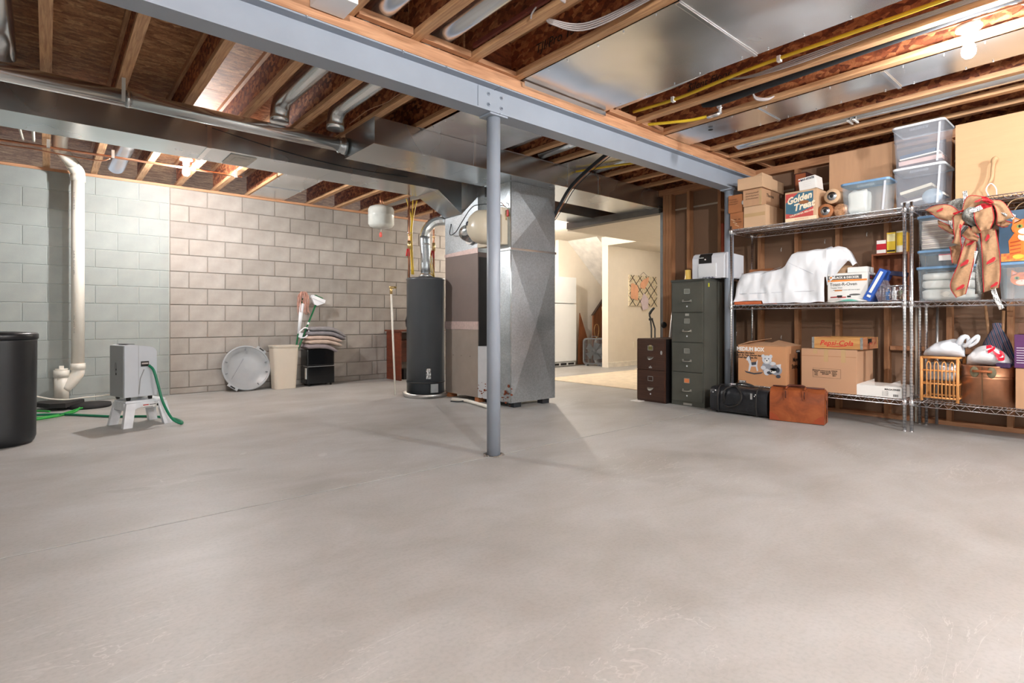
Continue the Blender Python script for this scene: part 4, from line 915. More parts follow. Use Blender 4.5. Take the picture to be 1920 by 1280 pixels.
# small desk
DK = mk_wood('desk_cherry', srgb(104, 48, 30), srgb(132, 64, 40), (4, 4, 30), .4)
t = thing('small_desk', 'small reddish brown desk against the block wall behind the water heater', 'desk', (4.37, 7.45, 0))
MB().box((4.0, 7.24, .0), (4.025, 7.66, .735)).build('side_panel', DK, t); MB().box((4.73, 7.24, .0), (4.755, 7.66, .735)).build('side_panel', DK, t)
MB().box((3.97, 7.21, .735), (4.78, 7.67, .757)).build('desktop', DK, t); MB().box((4.03, 7.28, .58), (4.725, 7.60, .595)).build('keyboard_shelf', DK, t); MB().box((4.03, 7.60, .25), (4.725, 7.615, .60)).build('back_panel', DK, t)
solo(MB().lathe([(.0, 0), (.06, .0), (.09, .05), (.10, .14), (.08, .22), (.03, .27), (0, .275)], (4.32, 7.45, .757), 24), 'black_bundle', BLACKP, 'dark rounded object on the small reddish desk', 'bundle', (4.32, 7.45, .757))
solo(MB().box((4.12, 7.35, 0), (4.27, 7.55, .16), .01), 'black_case', BLACKP, 'black box on the floor under the small reddish desk', 'box', (4.20, 7.45, 0))
# ================= filing cabinets =================
CG = M('file_green', (92, 92, 84), .42, .3, var=.12, scale=5, bump=.05, rvar=.1); CGE = M('file_edge', (76, 77, 72), .45, .3)
NK = M('nickel', (.66, .64, .60), .28, 1)
def drawer(t, x, y0, y1, z0, z1, mat, hd, tag_, nm='drawer'):
    d = MB().box((x-.014, y0, z0), (x, y1, z1), .003).build(nm, mat, t); yc = (y0+y1)/2; h = z1-z0
    fr = MB(); zc = z1-.28*h; 
    for a, b in (((yc-.034, zc-.026), (yc+.034, zc-.021)), ((yc-.034, zc+.021), (yc+.034, zc+.026)), ((yc-.034, zc-.026), (yc-.029, zc+.026)), ((yc+.029, zc-.026), (yc+.034, zc+.026))):
        fr.box((x-.018, a[0], a[1]), (x-.0145, b[0], b[1]))
    fr.build('label_holder', NK, d)
    if tag_: MB().box((x-.0158, yc-.029, zc-.021), (x-.0146, yc+.029, zc+.021)).build('label_card', tag_, d)
    zh = z1-.62*h
    if hd == 'bar':
        MB().tube(bez([(x-.014, yc-.045, zh+.004), (x-.038, yc-.038, zh-.002), (x-.042, yc, zh-.004), (x-.038, yc+.038, zh-.002), (x-.014, yc+.045, zh+.004)], 5), .0065, 8).build('handle', NK, d)
        for s in (-1, 1): MB().box((x-.019, yc+s*.046-.009, zh-.01), (x-.0145, yc+s*.046+.009, zh+.016), .002).build('handle_foot', NK, d)
        MB().lathe([(.009, 0), (.007, .004), (0, .005)], (x-.0145, yc, zh-.055), 12, 'x').build('thumb_lock', WHITEP, d)
    else:
        m = MB(); m.grid(lambda u, v: (x-.0145-.022*math.sin(math.pi*min(1, v*1.0)/2)*math.sin(math.pi*u)**.5, yc-.042+.084*u, zh+.016-.034*v*math.sin(math.pi*u)**.5), 16, 6); m.build('cup_pull', NK, d)
    return d
t = thing('tall_filing_cabinet', 'tall four-drawer green-grey metal filing cabinet beside the shelving', 'filing cabinet', (5.47, 3.15, 0))
fx0, fy0, fy1 = 5.135, 2.955, 3.345
MB().box((fx0, fy0, .0), (fx0+.66, fy1, 1.315), .003).build('cabinet_shell', CG, t)
MB().box((fx0-.012, fy0-.004, 1.312), (fx0+.664, fy1+.004, 1.335), .004).build('cabinet_top', CGE, t)
zz = [.045, .357, .67, .985, 1.298]
for i in range(4):
    drawer(t, fx0-.001, fy0+.018, fy1-.018, zz[i]+.004, zz[i+1]-.004, CG, 'bar', M('orange_card', (226, 134, 82), .7) if i == 0 else (M('blank_card', (124, 124, 116), .6) if i else None), 'drawer')
MB().box((fx0-.018, 3.125, .95), (fx0-.0155, 3.17, .975)).build('maker_plate', NK, t)
MB().box((fx0-.004, 3.10, .008), (fx0-.0005, 3.20, .03)).build('foot_plate', NK, t)
MB().box((5.20, fy0-.003, 1.25), (5.225, fy0-.0005, 1.29), .001).build('key_tag', M('yellow_tag', (200, 196, 60), .5), t)
CB = mk_wood('file_brown', srgb(62, 38, 28), srgb(78, 50, 38), (4, 3, 40), .42)
t = thing('low_filing_cabinet', 'low two-drawer dark brown filing cabinet left of the tall one', 'filing cabinet', (5.4, 3.57, 0))
gx, gy0, gy1 = 5.085, 3.385, 3.755
MB().box((gx, gy0, .0), (gx+.62, gy1, .70), .003).build('cabinet_shell', CB, t)
MB().box((gx+.004, gy0-.0015, .0), (gx+.6, gy0-.0005, .70)).build('side_panel', M('dark_side', (26, 22, 22), .35), t)
for i, (a, b) in enumerate(((.02, .352), (.358, .69))): drawer(t, gx-.001, gy0+.006, gy1-.006, a, b, CB, 'cup', M('olive_card', (120, 110, 60), .6) if i else None)
MB().box((gx-.018, 3.555, .615), (gx-.0155, 3.585, .63)).build('maker_plate', M('brass', (.75, .55, .25), .3, 1), t)
MB().lathe([(.009, 0), (.007, .004), (0, .005)], (gx-.0155, 3.57, .09), 12, 'x').build('thumb_lock', WHITEP, t)
MB().box((gx-.018, 3.55, .375), (gx-.0155, 3.59, .39), .001).lathe([(.008, 0), (.006, .005)], (gx-.016, 3.57, .395), 10, 'x').build('latch', NK, t)
MB().lathe([(.012, -.002), (.012, .004), (0, .005)], (gx-.016, 3.43, .55), 16, 'x', sy=1.9).build('lock_plate', NK, t)
solo(MB().box((4.98, 3.66, 0), (5.10, 3.78, .004)), 'paper_scrap', PAPERW, 'flat scrap of paper on the floor at the foot of the low filing cabinet', 'paper', (5.03, 3.72, 0))
# printer
t = thing('printer', 'white laser printer on top of the tall filing cabinet', 'printer', (5.5, 3.05, 1.336))
PW = M('printer_white', (222, 224, 230), .4, var=.02)
m = MB(); m.prism([(5.30, 1.345), (5.72, 1.345), (5.72, 1.60), (5.36, 1.615), (5.325, 1.60), (5.30, 1.56)], 2.835, 3.195, 'y'); m.build('housing', PW, t)
MB().box((5.293, 2.92, 1.36), (5.3005, 3.12, 1.50)).build('paper_tray', WHITEP, t)
m = MB(); m.prism([(5.2985, 1.505), (5.2985, 1.575), (5.322, 1.602), (5.3315, 1.6085), (5.3285, 1.6095), (5.30, 1.578), (5.2945, 1.575), (5.2945, 1.505)], 2.97, 3.115, 'y'); m.build('control_panel', INK, t)
MB().lathe([(.008, 0), (.008, .003)], (5.291, 3.04, 1.545), 14, 'x').build('button', WHITEP, t)
text('Brother', .018, PAPERW, t, (5.292, 3.085, 1.566), bold=.0004)
for y in (2.86, 3.17):
    for x in (5.34, 5.68): MB().box((x-.02, y-.015, 1.3355), (x+.02, y+.015, 1.346)).build('foot', INK, t)
t = thing('yellow_emergency_lamp', 'yellow plastic lamp standing on the tall filing cabinet beside the printer', 'lamp', (5.36, 3.285, 1.336))
YT = M('translucent_yellow', (248, 206, 104), .3)
MB().lathe([(.0, 1.345), (.036, 1.345), (.036, 1.36), (.031, 1.37), (.031, 1.45), (.033, 1.455), (.0, 1.46)], (5.36, 3.285, 0), 20).build('lamp_body', YT, t)
MB().lathe([(.034, 1.336), (.042, 1.338), (.042, 1.352), (.034, 1.352)], (5.36, 3.285, 0), 20).build('lamp_base', M('yellow_base', (222, 160, 50), .4), t)
m = MB(); m.grid(lambda u, v: (5.22+.18*u, 3.20+.14*v+.01*math.sin(u*5), 1.3385+.012*max(0, noise.noise((u*3, v*3, 1)))), 8, 8)
solo(m, 'paper_sheet', PAPERW, 'loose sheet of paper on top of the tall filing cabinet at its left corner', 'paper', (5.3, 3.27, 1.3355))
m = MB()
for k in range(4): m.tube(bez([(5.22+.02*k, 3.03-.03*k, 1.340), (5.21, 3.01-.03*k, 1.352), (5.235, 2.99-.03*k, 1.34)], 4), .003, 5)
solo(m, 'key_bunch', M('purple_keys', (70, 66, 96), .4), 'small dark cord lying on the tall filing cabinet in front of the printer', 'cord', (5.22, 3.0, 1.336))
# things behind the low cabinet
ALU = M('aluminium', (.60, .60, .60), .4, .9)
solo(MB().tube([(5.79, 3.875, .02), (5.85, 3.77, 1.16)], .017, 12).lathe([(.018, 0), (.022, .02), (.018, .05), (.0, .05)], (5.85, 3.77, 1.14), 12), 'aluminium_pole', ALU, 'slanting aluminium pole leaning on the studs behind the low filing cabinet', 'pole', (5.79, 3.875, 0))
solo(MB().tube([(5.80, 3.73, .02), (5.86, 3.70, .88)], .009, 8), 'thin_pole', ALU, 'thin metal rod behind the low filing cabinet next to the pink cloth', 'pole', (5.80, 3.73, 0))
m = MB(); m.grid(lambda u, v: (5.84+.02*math.sin(9*u+3*v), 3.66-.11*u*(1-.3*v)+.03*v, .62+.34*v+.05*u*(1-v)+.02*math.sin(7*u)), 14, 12)
for f in m.bm.faces: f.smooth = True
solo(m, 'pink_cloth', M('pink_fabric', (206, 56, 110), .8, var=.2, scale=14, c2=(236, 150, 180)), 'pink patterned cloth hanging between the two filing cabinets', 'cloth', (5.84, 3.6, .6))
t = thing('walker_frame', 'grey folded walking frame standing behind the low filing cabinet', 'walker', (5.75, 4.01, 0))
GM = M('grey_frame', (92, 92, 88), .4, .5)
MB().tube([(5.75, 4.035, .02), (5.75, 4.035, .80), (5.75, 4.05, .93)], .010, 8).build('leg', GM, t); MB().tube([(5.75, 3.985, .02), (5.75, 3.982, .80), (5.75, 4.03, .93)], .010, 8).build('leg', GM, t)
MB().tube(bez([(5.75, 4.045, .92), (5.75, 4.062, .975), (5.75, 4.03, 1.03), (5.75, 3.995, 1.055)], 5), [.011]*6+[.017]*8+[.014]*2, 10).build('hand_grip', GM, t)
MB().box((5.735, 4.02, .90), (5.765, 4.065, .93), .004).build('hinge_bracket', GM, t)
solo(MB().lathe([(.0, 0), (.035, .003), (.04, .015), (.035, .03), (0, .032)], (5.83, 3.92, .845), 18, 'x'), 'round_knob_disc', INK, 'round black knob on the metal edge of the wall opening', 'knob', (5.86, 3.92, .81))

# ================= finished room =================
FR = M('fridge_white', (232, 233, 232), .35, var=.01)
t = thing('refrigerator', 'white top-freezer refrigerator standing in the finished room', 'refrigerator', (7.66, 7.5, 0))
MB().box((7.28, 7.42, .03), (7.98, 7.585, 1.74), .01).build('cabinet', FR, t)
MB().box((7.28, 7.36, 1.235), (7.98, 7.415, 1.745), .012).build('freezer_door', FR, t)
MB().box((7.28, 7.36, .10), (7.98, 7.415, 1.222), .012).build('fridge_door', FR, t)
MB().box((7.30, 7.375, .015), (7.96, 7.41, .09), .004).build('base_grille', M('grille_white', (200, 200, 198), .5), t)
for i in range(3): MB().box((7.34+.21*i, 7.370, .03), (7.50+.21*i, 7.3745, .07)).build('vent_slot', INK, t)
for x in (7.33, 7.93): MB().lathe([(.015, -.01), (.015, .01)], (x, 7.50, .016), 10, 'x').build('roller', INK, t)
BR = mk_wood('board_brown', srgb(96, 54, 30), srgb(134, 80, 46), (20, 20, 3), .45)
t = thing('headboard_panel', 'dark brown wooden panel with a sloping top corner leaning in the stair alcove', 'panel', (8.6, 7.3, 0))
m = MB(); m.prism([(8.40, .02), (9.0, .02), (9.0, 1.40), (8.80, 1.40), (8.42, 1.03)], 7.30, 7.33, 'y'); m.build('board', BR, t)
m = MB(); m.prism([(8.385, 1.0), (8.41, 1.0), (8.80, 1.385), (9.0, 1.385), (9.0, 1.415), (8.79, 1.415)], 7.285, 7.335, 'y'); m.build('edge_trim', M('dark_edge', (52, 34, 28), .4), t)
m = MB(); m.prism([(8.67, 1.18), (8.99, 1.18), (8.99, .10), (8.85, .10)], 7.280, 7.299, 'y'); m.build('tan_insert', M('tan_insert', (196, 170, 140), .7), t)
solo(MB().prism([(8.08, .02), (8.36, .02), (8.36, .52), (8.13, 1.05)], 7.40, 7.42, 'y'), 'brown_board', BR, 'brown wooden board standing between refrigerator and sloped panel', 'board', (8.2, 7.41, 0))
def fan(x, y, rz, mat, lab, w=.46):
    t = thing('box_fan', lab, 'fan', (x, y, 0), rz)
    z0, z1, zc, hw = .03, .55, .29, w/2
    m = MB()
    outer = [(p[0], p[1]) for p in [(q[0], q[1]) for q in [(a, b) for a, b, _ in rr(0, zc, w, .52, .07, 0, 6)]]]; inner = [(a, b) for a, b, _ in rr(0, zc, w-.05, .47, .06, 0, 6)]
    for y_ in (-.05, .05): pass
    A = [m.bm.verts.new((a, -.055, b)) for a, b in outer]; B = [m.bm.verts.new((a, .055, b)) for a, b in outer]; C = [m.bm.verts.new((a, -.055, b)) for a, b in inner]; D = [m.bm.verts.new((a, .055, b)) for a, b in inner]; n = len(A)
    for i in range(n):
        j = (i+1) % n; m.bm.faces.new((A[i], A[j], B[j], B[i])); m.bm.faces.new((C[j], C[i], D[i], D[j])); m.bm.faces.new((A[j], A[i], C[i], C[j])); m.bm.faces.new((B[i], B[j], D[j], D[i]))
    m.build('housing', mat, t, local=True)
    m = MB()
    for i in range(26):
        xx = -hw+.035+(w-.07)*i/25; m.box((xx-.0018, -.052, zc-.235), (xx+.0018, -.048, zc+.235))
    for zz_ in (zc-.14, zc, zc+.14): m.box((-hw+.02, -.054, zz_-.002), (hw-.02, -.050, zz_+.002))
    m.build('grille', mat, t, local=True)['kind'] = 'stuff'
    for k in range(5):
        a = k*2*math.pi/5; m = MB(); c, s = math.cos(a), math.sin(a)
        P = lambda r, w_, y_: (r*c-w_*s, y_, zc+r*s+w_*c)
        m.hexa([P(.03, -.03, .0), P(.17, -.07, -.012), P(.17, -.068, -.009), P(.03, -.028, .003), P(.03, .03, .02), P(.17, .07, .02), P(.17, .072, .023), P(.03, .032, .023)]); m.build('blade', mat, t, local=True)
    MB().lathe([(.0, -.03), (.035, -.028), (.04, 0), (.04, .04), (0, .04)], (0, 0, zc), 18, 'y').build('hub', mat, t, local=True)
    for x_ in (-.15, .15): MB().box((x_-.02, -.07, 0), (x_+.02, .07, .032)).build('foot', mat, t, local=True)
    MB().tube(bez([(-.06, 0, .55), (-.05, 0, .58), (.05, 0, .58), (.06, 0, .55)], 4), .007, 6).build('carry_handle', mat, t, local=True)
fan(8.44, 6.98, R(-60), M('fan_white', (216, 216, 214), .4), 'white box fan standing beside the end of the hall wall'); fan(8.24, 7.12, R(-62), M('fan_grey', (104, 106, 108), .4), 'grey box fan standing behind the white one', .44)
t = thing('lamp_harp', 'brass lamp harp poking up behind the box fans', 'lamp', (8.44, 7.2, 0))
BRS = M('brass', (.75, .55, .25), .3, 1)
MB().tube(bez([(8.40, 7.235, .56), (8.37, 7.235, .70), (8.40, 7.235, .80), (8.46, 7.235, .82), (8.50, 7.235, .78), (8.51, 7.235, .68), (8.48, 7.235, .56)], 5), .005, 6).build('harp', BRS, t); MB().tube([(8.44, 7.235, .02), (8.44, 7.235, .58)], .012, 8).build('stem', BRS, t); MB().lathe([(.06, 0), (.06, .015), (.02, .03), (0, .03)], (8.44, 7.235, 0), 18).build('foot', BRS, t)
t = thing('red_vacuum', 'dark red upright vacuum cleaner beside the white box fan', 'vacuum cleaner', (8.70, 7.05, 0))
RD = M('dark_red', (140, 26, 34), .35)
MB().box((8.66, 6.90, .02), (8.90, 7.05, .11), .03).build('floor_head', RD, t); MB().box((8.70, 7.10, .04), (8.86, 7.20, .55), .03).build('dust_bag', RD, t); MB().box((8.71, 7.06, .10), (8.74, 7.095, .62), .006).build('handle', M('vac_light', (190, 170, 160), .5), t)
# memo board on the hall wall
t = thing('memo_board', 'quilted memo board with crossed ribbons and three paper notes on the hall wall', 'memo board', (9.2, 6.66, 1.18))
bx0, bx1, bz0, bz1 = 8.75, 9.68, 1.19, 1.80
def mk_memo():
    t = NT('memo_fabric'); v = t.coord(); n = t.noise(v, 26, 4, .7, 1.5)
    c = t.ramp(n, [(.36, srgb(60, 66, 48)), (.43, srgb(228, 214, 184)), (.6, srgb(232, 220, 192)), (.66, srgb(168, 96, 76))]); t.l.new(c, t.p.inputs['Base Color']); return t.m
MB().box((bx0, 6.655, bz0), (bx1, 6.682, bz1), .004).build('board', mk_memo(), t)
w, h = bx1-bx0, bz1-bz0
def rib(p, q): MB().tube([(p[0], 6.652, p[1]), (q[0], 6.652, q[1])], .0075, 4).build('ribbon', INK, t)
s = w/4
for k in range(-2, 4):
    for sg in (1, -1):
        # clip the diagonals to the board
        pts = []
        for i in range(61):
            zz_ = bz0+h*i/60; xx = (bx0+s*k*1.05+(zz_-bz0)*1.05) if sg > 0 else (bx1-s*k*1.05-(zz_-bz0)*1.05)
            if bx0 <= xx <= bx1: pts.append((xx, zz_))
        if len(pts) > 4: rib(pts[0], pts[-1])
def note(P, mat): 
    m = MB(); m.prism(P, 6.642, 6.645, 'y'); m.build('paper_note', mat, t)
ON = M('orange_note', (236, 178, 142), .7); LN = M('lilac_note', (222, 206, 214), .7)
note([(9.09, 1.64), (9.17, 1.71), (9.37, 1.79), (9.37, 1.69), (9.23, 1.53), (9.10, 1.56)], ON); note([(8.79, 1.62), (8.84, 1.64), (8.99, 1.60), (9.03, 1.52), (9.01, 1.30), (8.78, 1.34)], ON); note([(9.21, 1.46), (9.37, 1.33), (9.35, 1.14), (9.18, 1.10), (9.10, 1.28)], LN)
MB().tube([(9.10, 6.66, 1.80), (9.22, 6.66, 1.88), (9.36, 6.66, 1.80)], .003, 5).build('hanging_cord', INK, t)
solo(MB().box((8.92, 6.672, .36), (8.99, 6.682, .48), .002), 'wall_outlet', M('outlet_ivory', (232, 222, 202), .4), 'ivory wall outlet low on the hall wall', 'outlet', (8.95, 6.678, .36))
# ================= wire shelving =================
T, Mz, Bz = 1.832, 1.062, .258
SX0, SX1 = 5.31, 5.765
def shelf_unit(y0, y1, lab):
    t = thing('wire_shelving_unit', lab, 'shelving', ((SX0+SX1)/2, (y0+y1)/2, 0))
    for x in (SX0, SX1):
        for y in (y0, y1):
            p = MB().tube([(x, y, .012), (x, y, 1.862)], .0125, 14).build('post', CHROME, t)
            m = MB()
            for k in range(70): m.lathe([(.0129, .03+k*.026), (.0129, .0325+k*.026)], (x, y, 0), 10)
            m.build('groove_rings', M('groove_dark', (90, 90, 96), .4, .8), p)['kind'] = 'stuff'
            MB().lathe([(.016, 0), (.016, .006), (.006, .014)], (x, y, 0), 12).build('levelling_foot', CHROME, p)
    for z in (T, Mz, Bz):
        s = MB()
        for yy in (y0, y1): s.tube([(SX0, yy, z-.005), (SX1, yy, z-.005)], .0042, 6, smooth=True)
        for xx in (SX0, SX0+.15, SX0+.30, SX1): s.tube([(xx, y0, z-.008), (xx, y1, z-.008)], .0036, 6)
        n = 58
        for k in range(1, n): s.tube([(SX0, y0+(y1-y0)*k/n, z-.0035), (SX1, y0+(y1-y0)*k/n, z-.0035)], .0021, 4)
        sh = s.build('wire_shelf', CHROME, t)
        def truss(a, b, nn):
            q = MB(); a, b = Vector(a), Vector(b); dz = Vector((0, 0, -.040))
            q.tube([a+dz, b+dz], .0038, 6); pts = []
            for k in range(nn+1): pts.append(a.lerp(b, k/nn)+(dz if k % 2 else Vector((0, 0, -.003))))
            q.tube(pts, .0026, 4); return q.build('edge_truss', CHROME, sh)
        truss((SX0, y0, z-.004), (SX0, y1, z-.004), 44); truss((SX1, y0, z-.004), (SX1, y1, z-.004), 44)
        truss((SX0, y0, z-.004), (SX1, y0, z-.004), 14); truss((SX0, y1, z-.004), (SX1, y1, z-.004), 14)
        for x in (SX0, SX1):
            for y in (y0, y1): MB().lathe([(.0135, z-.045), (.019, z-.042), (.0165, z-.002), (.0132, z)], (x, y, 0), 12).build('corner_collar', CHROME, sh)
    return t
shelf_unit(1.285, 2.762, 'chrome wire shelving unit nearest the tall filing cabinet')
shelf_unit(-.262, 1.238, 'chrome wire shelving unit cut by the right edge of the picture')
# plastic hooks on the studs/wallboard
for i, (y, z) in enumerate(((3.66, 1.40), (2.55, 1.66), (2.12, 1.70), (1.75, 1.73), (2.78, 1.66), (2.55, .72), (3.05, .75))):
    solo(MB().tube([(XR+.088, y, z+.02), (XR+.075, y, z), (XR+.08, y, z-.02)], .004, 6), 'wall_clip', PAPERW, 'small white clip on the wallboard, '+('left of the tall cabinet stud', 'above the white cloth, left one', 'above the white cloth, middle one', 'above the white cloth, right one', 'beside the left back post, under the top shelf', 'above the moving box', 'left of the moving box, by the corner post')[i], 'clip', (XR+.08, y, z-.02), 'white clips on the wallboard')

def carton(name, lab, x0, x1, y0, y1, z0, z1, mat, group=None, cat='box', rz=0, tape=None, bev=.004, flaps=True):
    cx_, cy_ = (x0+x1)/2, (y0+y1)/2
    t = thing(name, lab, cat, (cx_, cy_, z0), rz, group)
    a, b = (x0-cx_, y0-cy_), (x1-cx_, y1-cy_); h = z1-z0
    MB().box((a[0], a[1], .0005), (b[0], b[1], h-(.004 if flaps else 0)), bev).build('carton_body', mat, t, local=True)
    if flaps:
        for s in (0, 1):
            yy = (a[1]+.002, -.002) if s == 0 else (.002, b[1]-.002)
            MB().box((a[0]+.001, yy[0], h-.0035), (b[0]-.001, yy[1], h)).build('top_flap', mat, t, local=True)
    if tape:
        m = MB(); m.box((a[0]-.0006, -.028, h-.05), (a[0]-.0001, .028, h)); m.box((a[0], -.028, h+.0001), (b[0], .028, h+.0007)); m.build('packing_tape', tape, t, local=True)
    return t
TAPEC = M('clear_tape', (190, 158, 116), .18, var=.05)
# ---------- top shelf, left unit ----------
c = carton('cardboard_box', 'worn brown cardboard box at the left end of the top shelf, lower of two', 5.36, 5.74, 2.665, 2.80, T, 2.005, CARDD, tape=None)
for k in range(3):
    m = MB(); m.obox((-.1915, .035-.02*k, .10-.03*k), (.001, .05, .008), (.5, 0, 0)); m.build('torn_patch', CARDL, c, local=True)
def scribble(t, x, y, z, w, h, lines, seed, sx=1):
    r = random.Random(seed)
    for i in range(lines):
        zz = z+h/2-h*(i+.5)/lines; yy = y+w/2; m = MB()
        while yy > y-w/2:
            s = h/lines*.32; m.tube([(x, yy, zz-s*r.uniform(.4, 1)), (x, yy-.006, zz+s*r.uniform(.3, 1)), (x, yy-.012, zz-s*r.uniform(.1, 1))], .0011, 4); yy -= r.uniform(.013, .019)
            if r.random() < .18: yy -= .014
        m.build('marker_writing', INK, t)['kind'] = 'stuff'
scribble(c, 5.3585, 2.72, 1.92, .07, .06, 2, 1)
c = carton('cardboard_box', 'scuffed brown cardboard box at the left end of the top shelf, upper of two', 5.37, 5.74, 2.69, 2.835, 2.008, 2.19, CARDD, rz=R(4))
scribble(c, 5.366, 2.775, 2.12, .09, .07, 3, 2)
c = carton('cardboard_box', 'light brown taped cardboard box, bottom of the stack of three on the top shelf', 5.36, 5.75, 2.432, 2.655, T, 2.045, CARDL, tape=None)
MB().box((5.359, 2.44, 1.94), (5.3597, 2.65, 1.975)).build('packing_tape', TAPEC, c)
c = carton('cardboard_box', 'cardboard box with marker writing, middle of the stack of three on the top shelf', 5.365, 5.76, 2.475, 2.665, 2.048, 2.215, CARD)
scribble(c, 5.363, 2.575, 2.15, .12, .08, 3, 3)
text('Thermo', .05, INK, c, (5.55, 2.4735, 2.155), (1, 0, 0)); MB().box((5.3635, 2.476, 2.05), (5.3645, 2.50, 2.21)).build('packing_tape', TAPEC, c)
c = carton('cardboard_box', 'wide flat cardboard box on top of the stack of three, touching the beam', 5.335, 5.86, 2.465, 2.715, 2.218, 2.335, CARDL, rz=R(2))
MB().hexa([(5.36, 2.47, 2.336), (5.60, 2.47, 2.336), (5.60, 2.56, 2.336), (5.36, 2.56, 2.336), (5.37, 2.475, 2.365), (5.59, 2.475, 2.365), (5.59, 2.548, 2.345), (5.37, 2.548, 2.345)]).build('raised_flap', CARDL, c)
solo(MB().lathe([(.0, 0), (.024, .002), (.024, .30), (0, .30)], (5.37, 2.662, 2.10), 18, 'x'), 'paper_tube', PAPERW, 'white end of a paper tube between the two box stacks on the top shelf', 'tube', (5.5, 2.662, 2.076))
# golden crate box
c = carton('fruit_box', 'red and blue printed fruit box with cream script on the top shelf', 5.36, 5.585, 1.966, 2.25, T, 2.117, CARDL, flaps=True)
U, V = (0, -1, 0), (0, 0, 1); RED = M('print_red2', (196, 78, 72), .6); BLU = M('print_blue', (66, 108, 128), .6); CRM = M('print_cream', (236, 214, 180), .6)
FP = (5.3595, 2.108, 1.975)
flat(rect(-.135, -.105, .11, .125), RED, c, FP, U, V)
flat([(-.135, -.06), (-.135, .04), (-.02, .125), (.11, .125), (.11, -.02), (-.05, -.075)], BLU, c, (5.3588, 2.108, 1.975), U, V)
flat(rect(-.138, -.138, .138, -.105), CRM, c, FP, U, V)
MS = M('print_cream_script', (240, 224, 196), .5)
text('Golden', .088, MS, c, (5.358, 2.125, 2.045), (0, -1, .18), (0, .18, 1), shear=.35, bold=.003, squash=.85); text('Treat', .088, MS, c, (5.358, 2.085, 1.972), (0, -1, .18), (0, .18, 1), shear=.35, bold=.003, squash=.95)
text('CALIFORNIA MELONS', .022, MS, c, (5.358, 2.10, 1.905), (0, -1, .18), (0, .18, 1), bold=.0006)
text('PRODUCE OF U.S.A.', .014, RED, c, (5.359, 2.10, 1.853), U, V)
flat(ell(0, 0, .045, .017), M('hand_hole', (150, 96, 58), .8), c, (5.3572, 2.08, 2.005), U, V, 'hand_hole')
# tall brown case + tilted white box
t = thing('brown_case', 'tall reddish brown case with dark edges standing behind the printed fruit box', 'case', (5.67, 2.2, T))
BC = M('case_leather', (150, 82, 50), .5, var=.06); BD = M('case_edge', (60, 28, 26), .5)
MB().box((5.602, 2.152, T+.004), (5.76, 2.256, 2.338), .003).build('case_body', BC, t)
for y in (2.150, 2.256): MB().box((5.597, y-.004, T), (5.764, y+.004, 2.342)).build('edge_binding', BD, t)
MB().box((5.597, 2.15, 2.338), (5.764, 2.256, 2.345)).build('edge_binding', BD, t); MB().box((5.61, 2.1445, T+.01), (5.76, 2.1458, 2.335)).build('dark_side', BD, t)
c = carton('small_white_box', 'small white printed box tilted on top of the printed fruit box', 5.40, 5.57, 1.985, 2.135, 2.124, 2.245, PAPERW, flaps=False)
c.rotation_euler = (R(-6), 0, 0)
text('BAY-STATE', .024, M('navy_print', (30, 36, 60), .6), c, (5.3985, 2.055, 2.225), U, V, bold=.0012); flat(rect(-.008, -.007, .008, .007), RED, c, (5.3985, 2.125, 2.225), U, V)
for k in range(3): text('- - - - - - - - -', .014, M('faint_print', (150, 150, 160), .6), c, (5.3985, 2.06, 2.195-.018*k), U, V)
# spools
def spool(y, z, r, lab, cm, rim=None):
    t = thing('cable_spool', lab, 'spool', (5.48, y, z-r))
    MB().lathe([(r*.55, 5.385), (r, 5.385), (r, 5.395), (r*.96, 5.40), (r*.96, 5.56), (r, 5.565), (r, 5.575), (0, 5.575)], (0, y, z), 36, 'x').build('spool_body', cm, t)
    MB().lathe([(.014, 5.376), (.03, 5.378), (r*.45, 5.381), (r*.58, 5.378), (r*.6, 5.386)], (0, y, z), 28, 'x').build('metal_hub', M('spool_metal', (.55, .58, .62), .25, 1), t)
    MB().lathe([(.0, 5.3755), (.015, 5.3755), (.015, 5.385)], (0, y, z), 16, 'x').build('hub_hole', INK, t)
spool(1.905, T+.067, .065, 'brown cardboard spool with metal hub, lower left of the three on the top shelf', CARDD)
spool(1.850, T+.192, .066, 'pale cardboard spool with metal hub, upper one of the three on the top shelf', CARDL)
solo(MB().lathe([(.0, 0), (.052, 0), (.058, .01), (.058, .17), (.052, .18), (0, .18)], (5.39, 1.785, T+.059), 26, 'x'), 'wound_ribbon_roll', M('glitter_brown', (150, 96, 62), .35, .3, var=.5, scale=60, bump=.6, c2=(216, 170, 130)), 'glittery brown ribbon roll, lower right of the three rolls on the top shelf', 'roll', (5.48, 1.785, T))
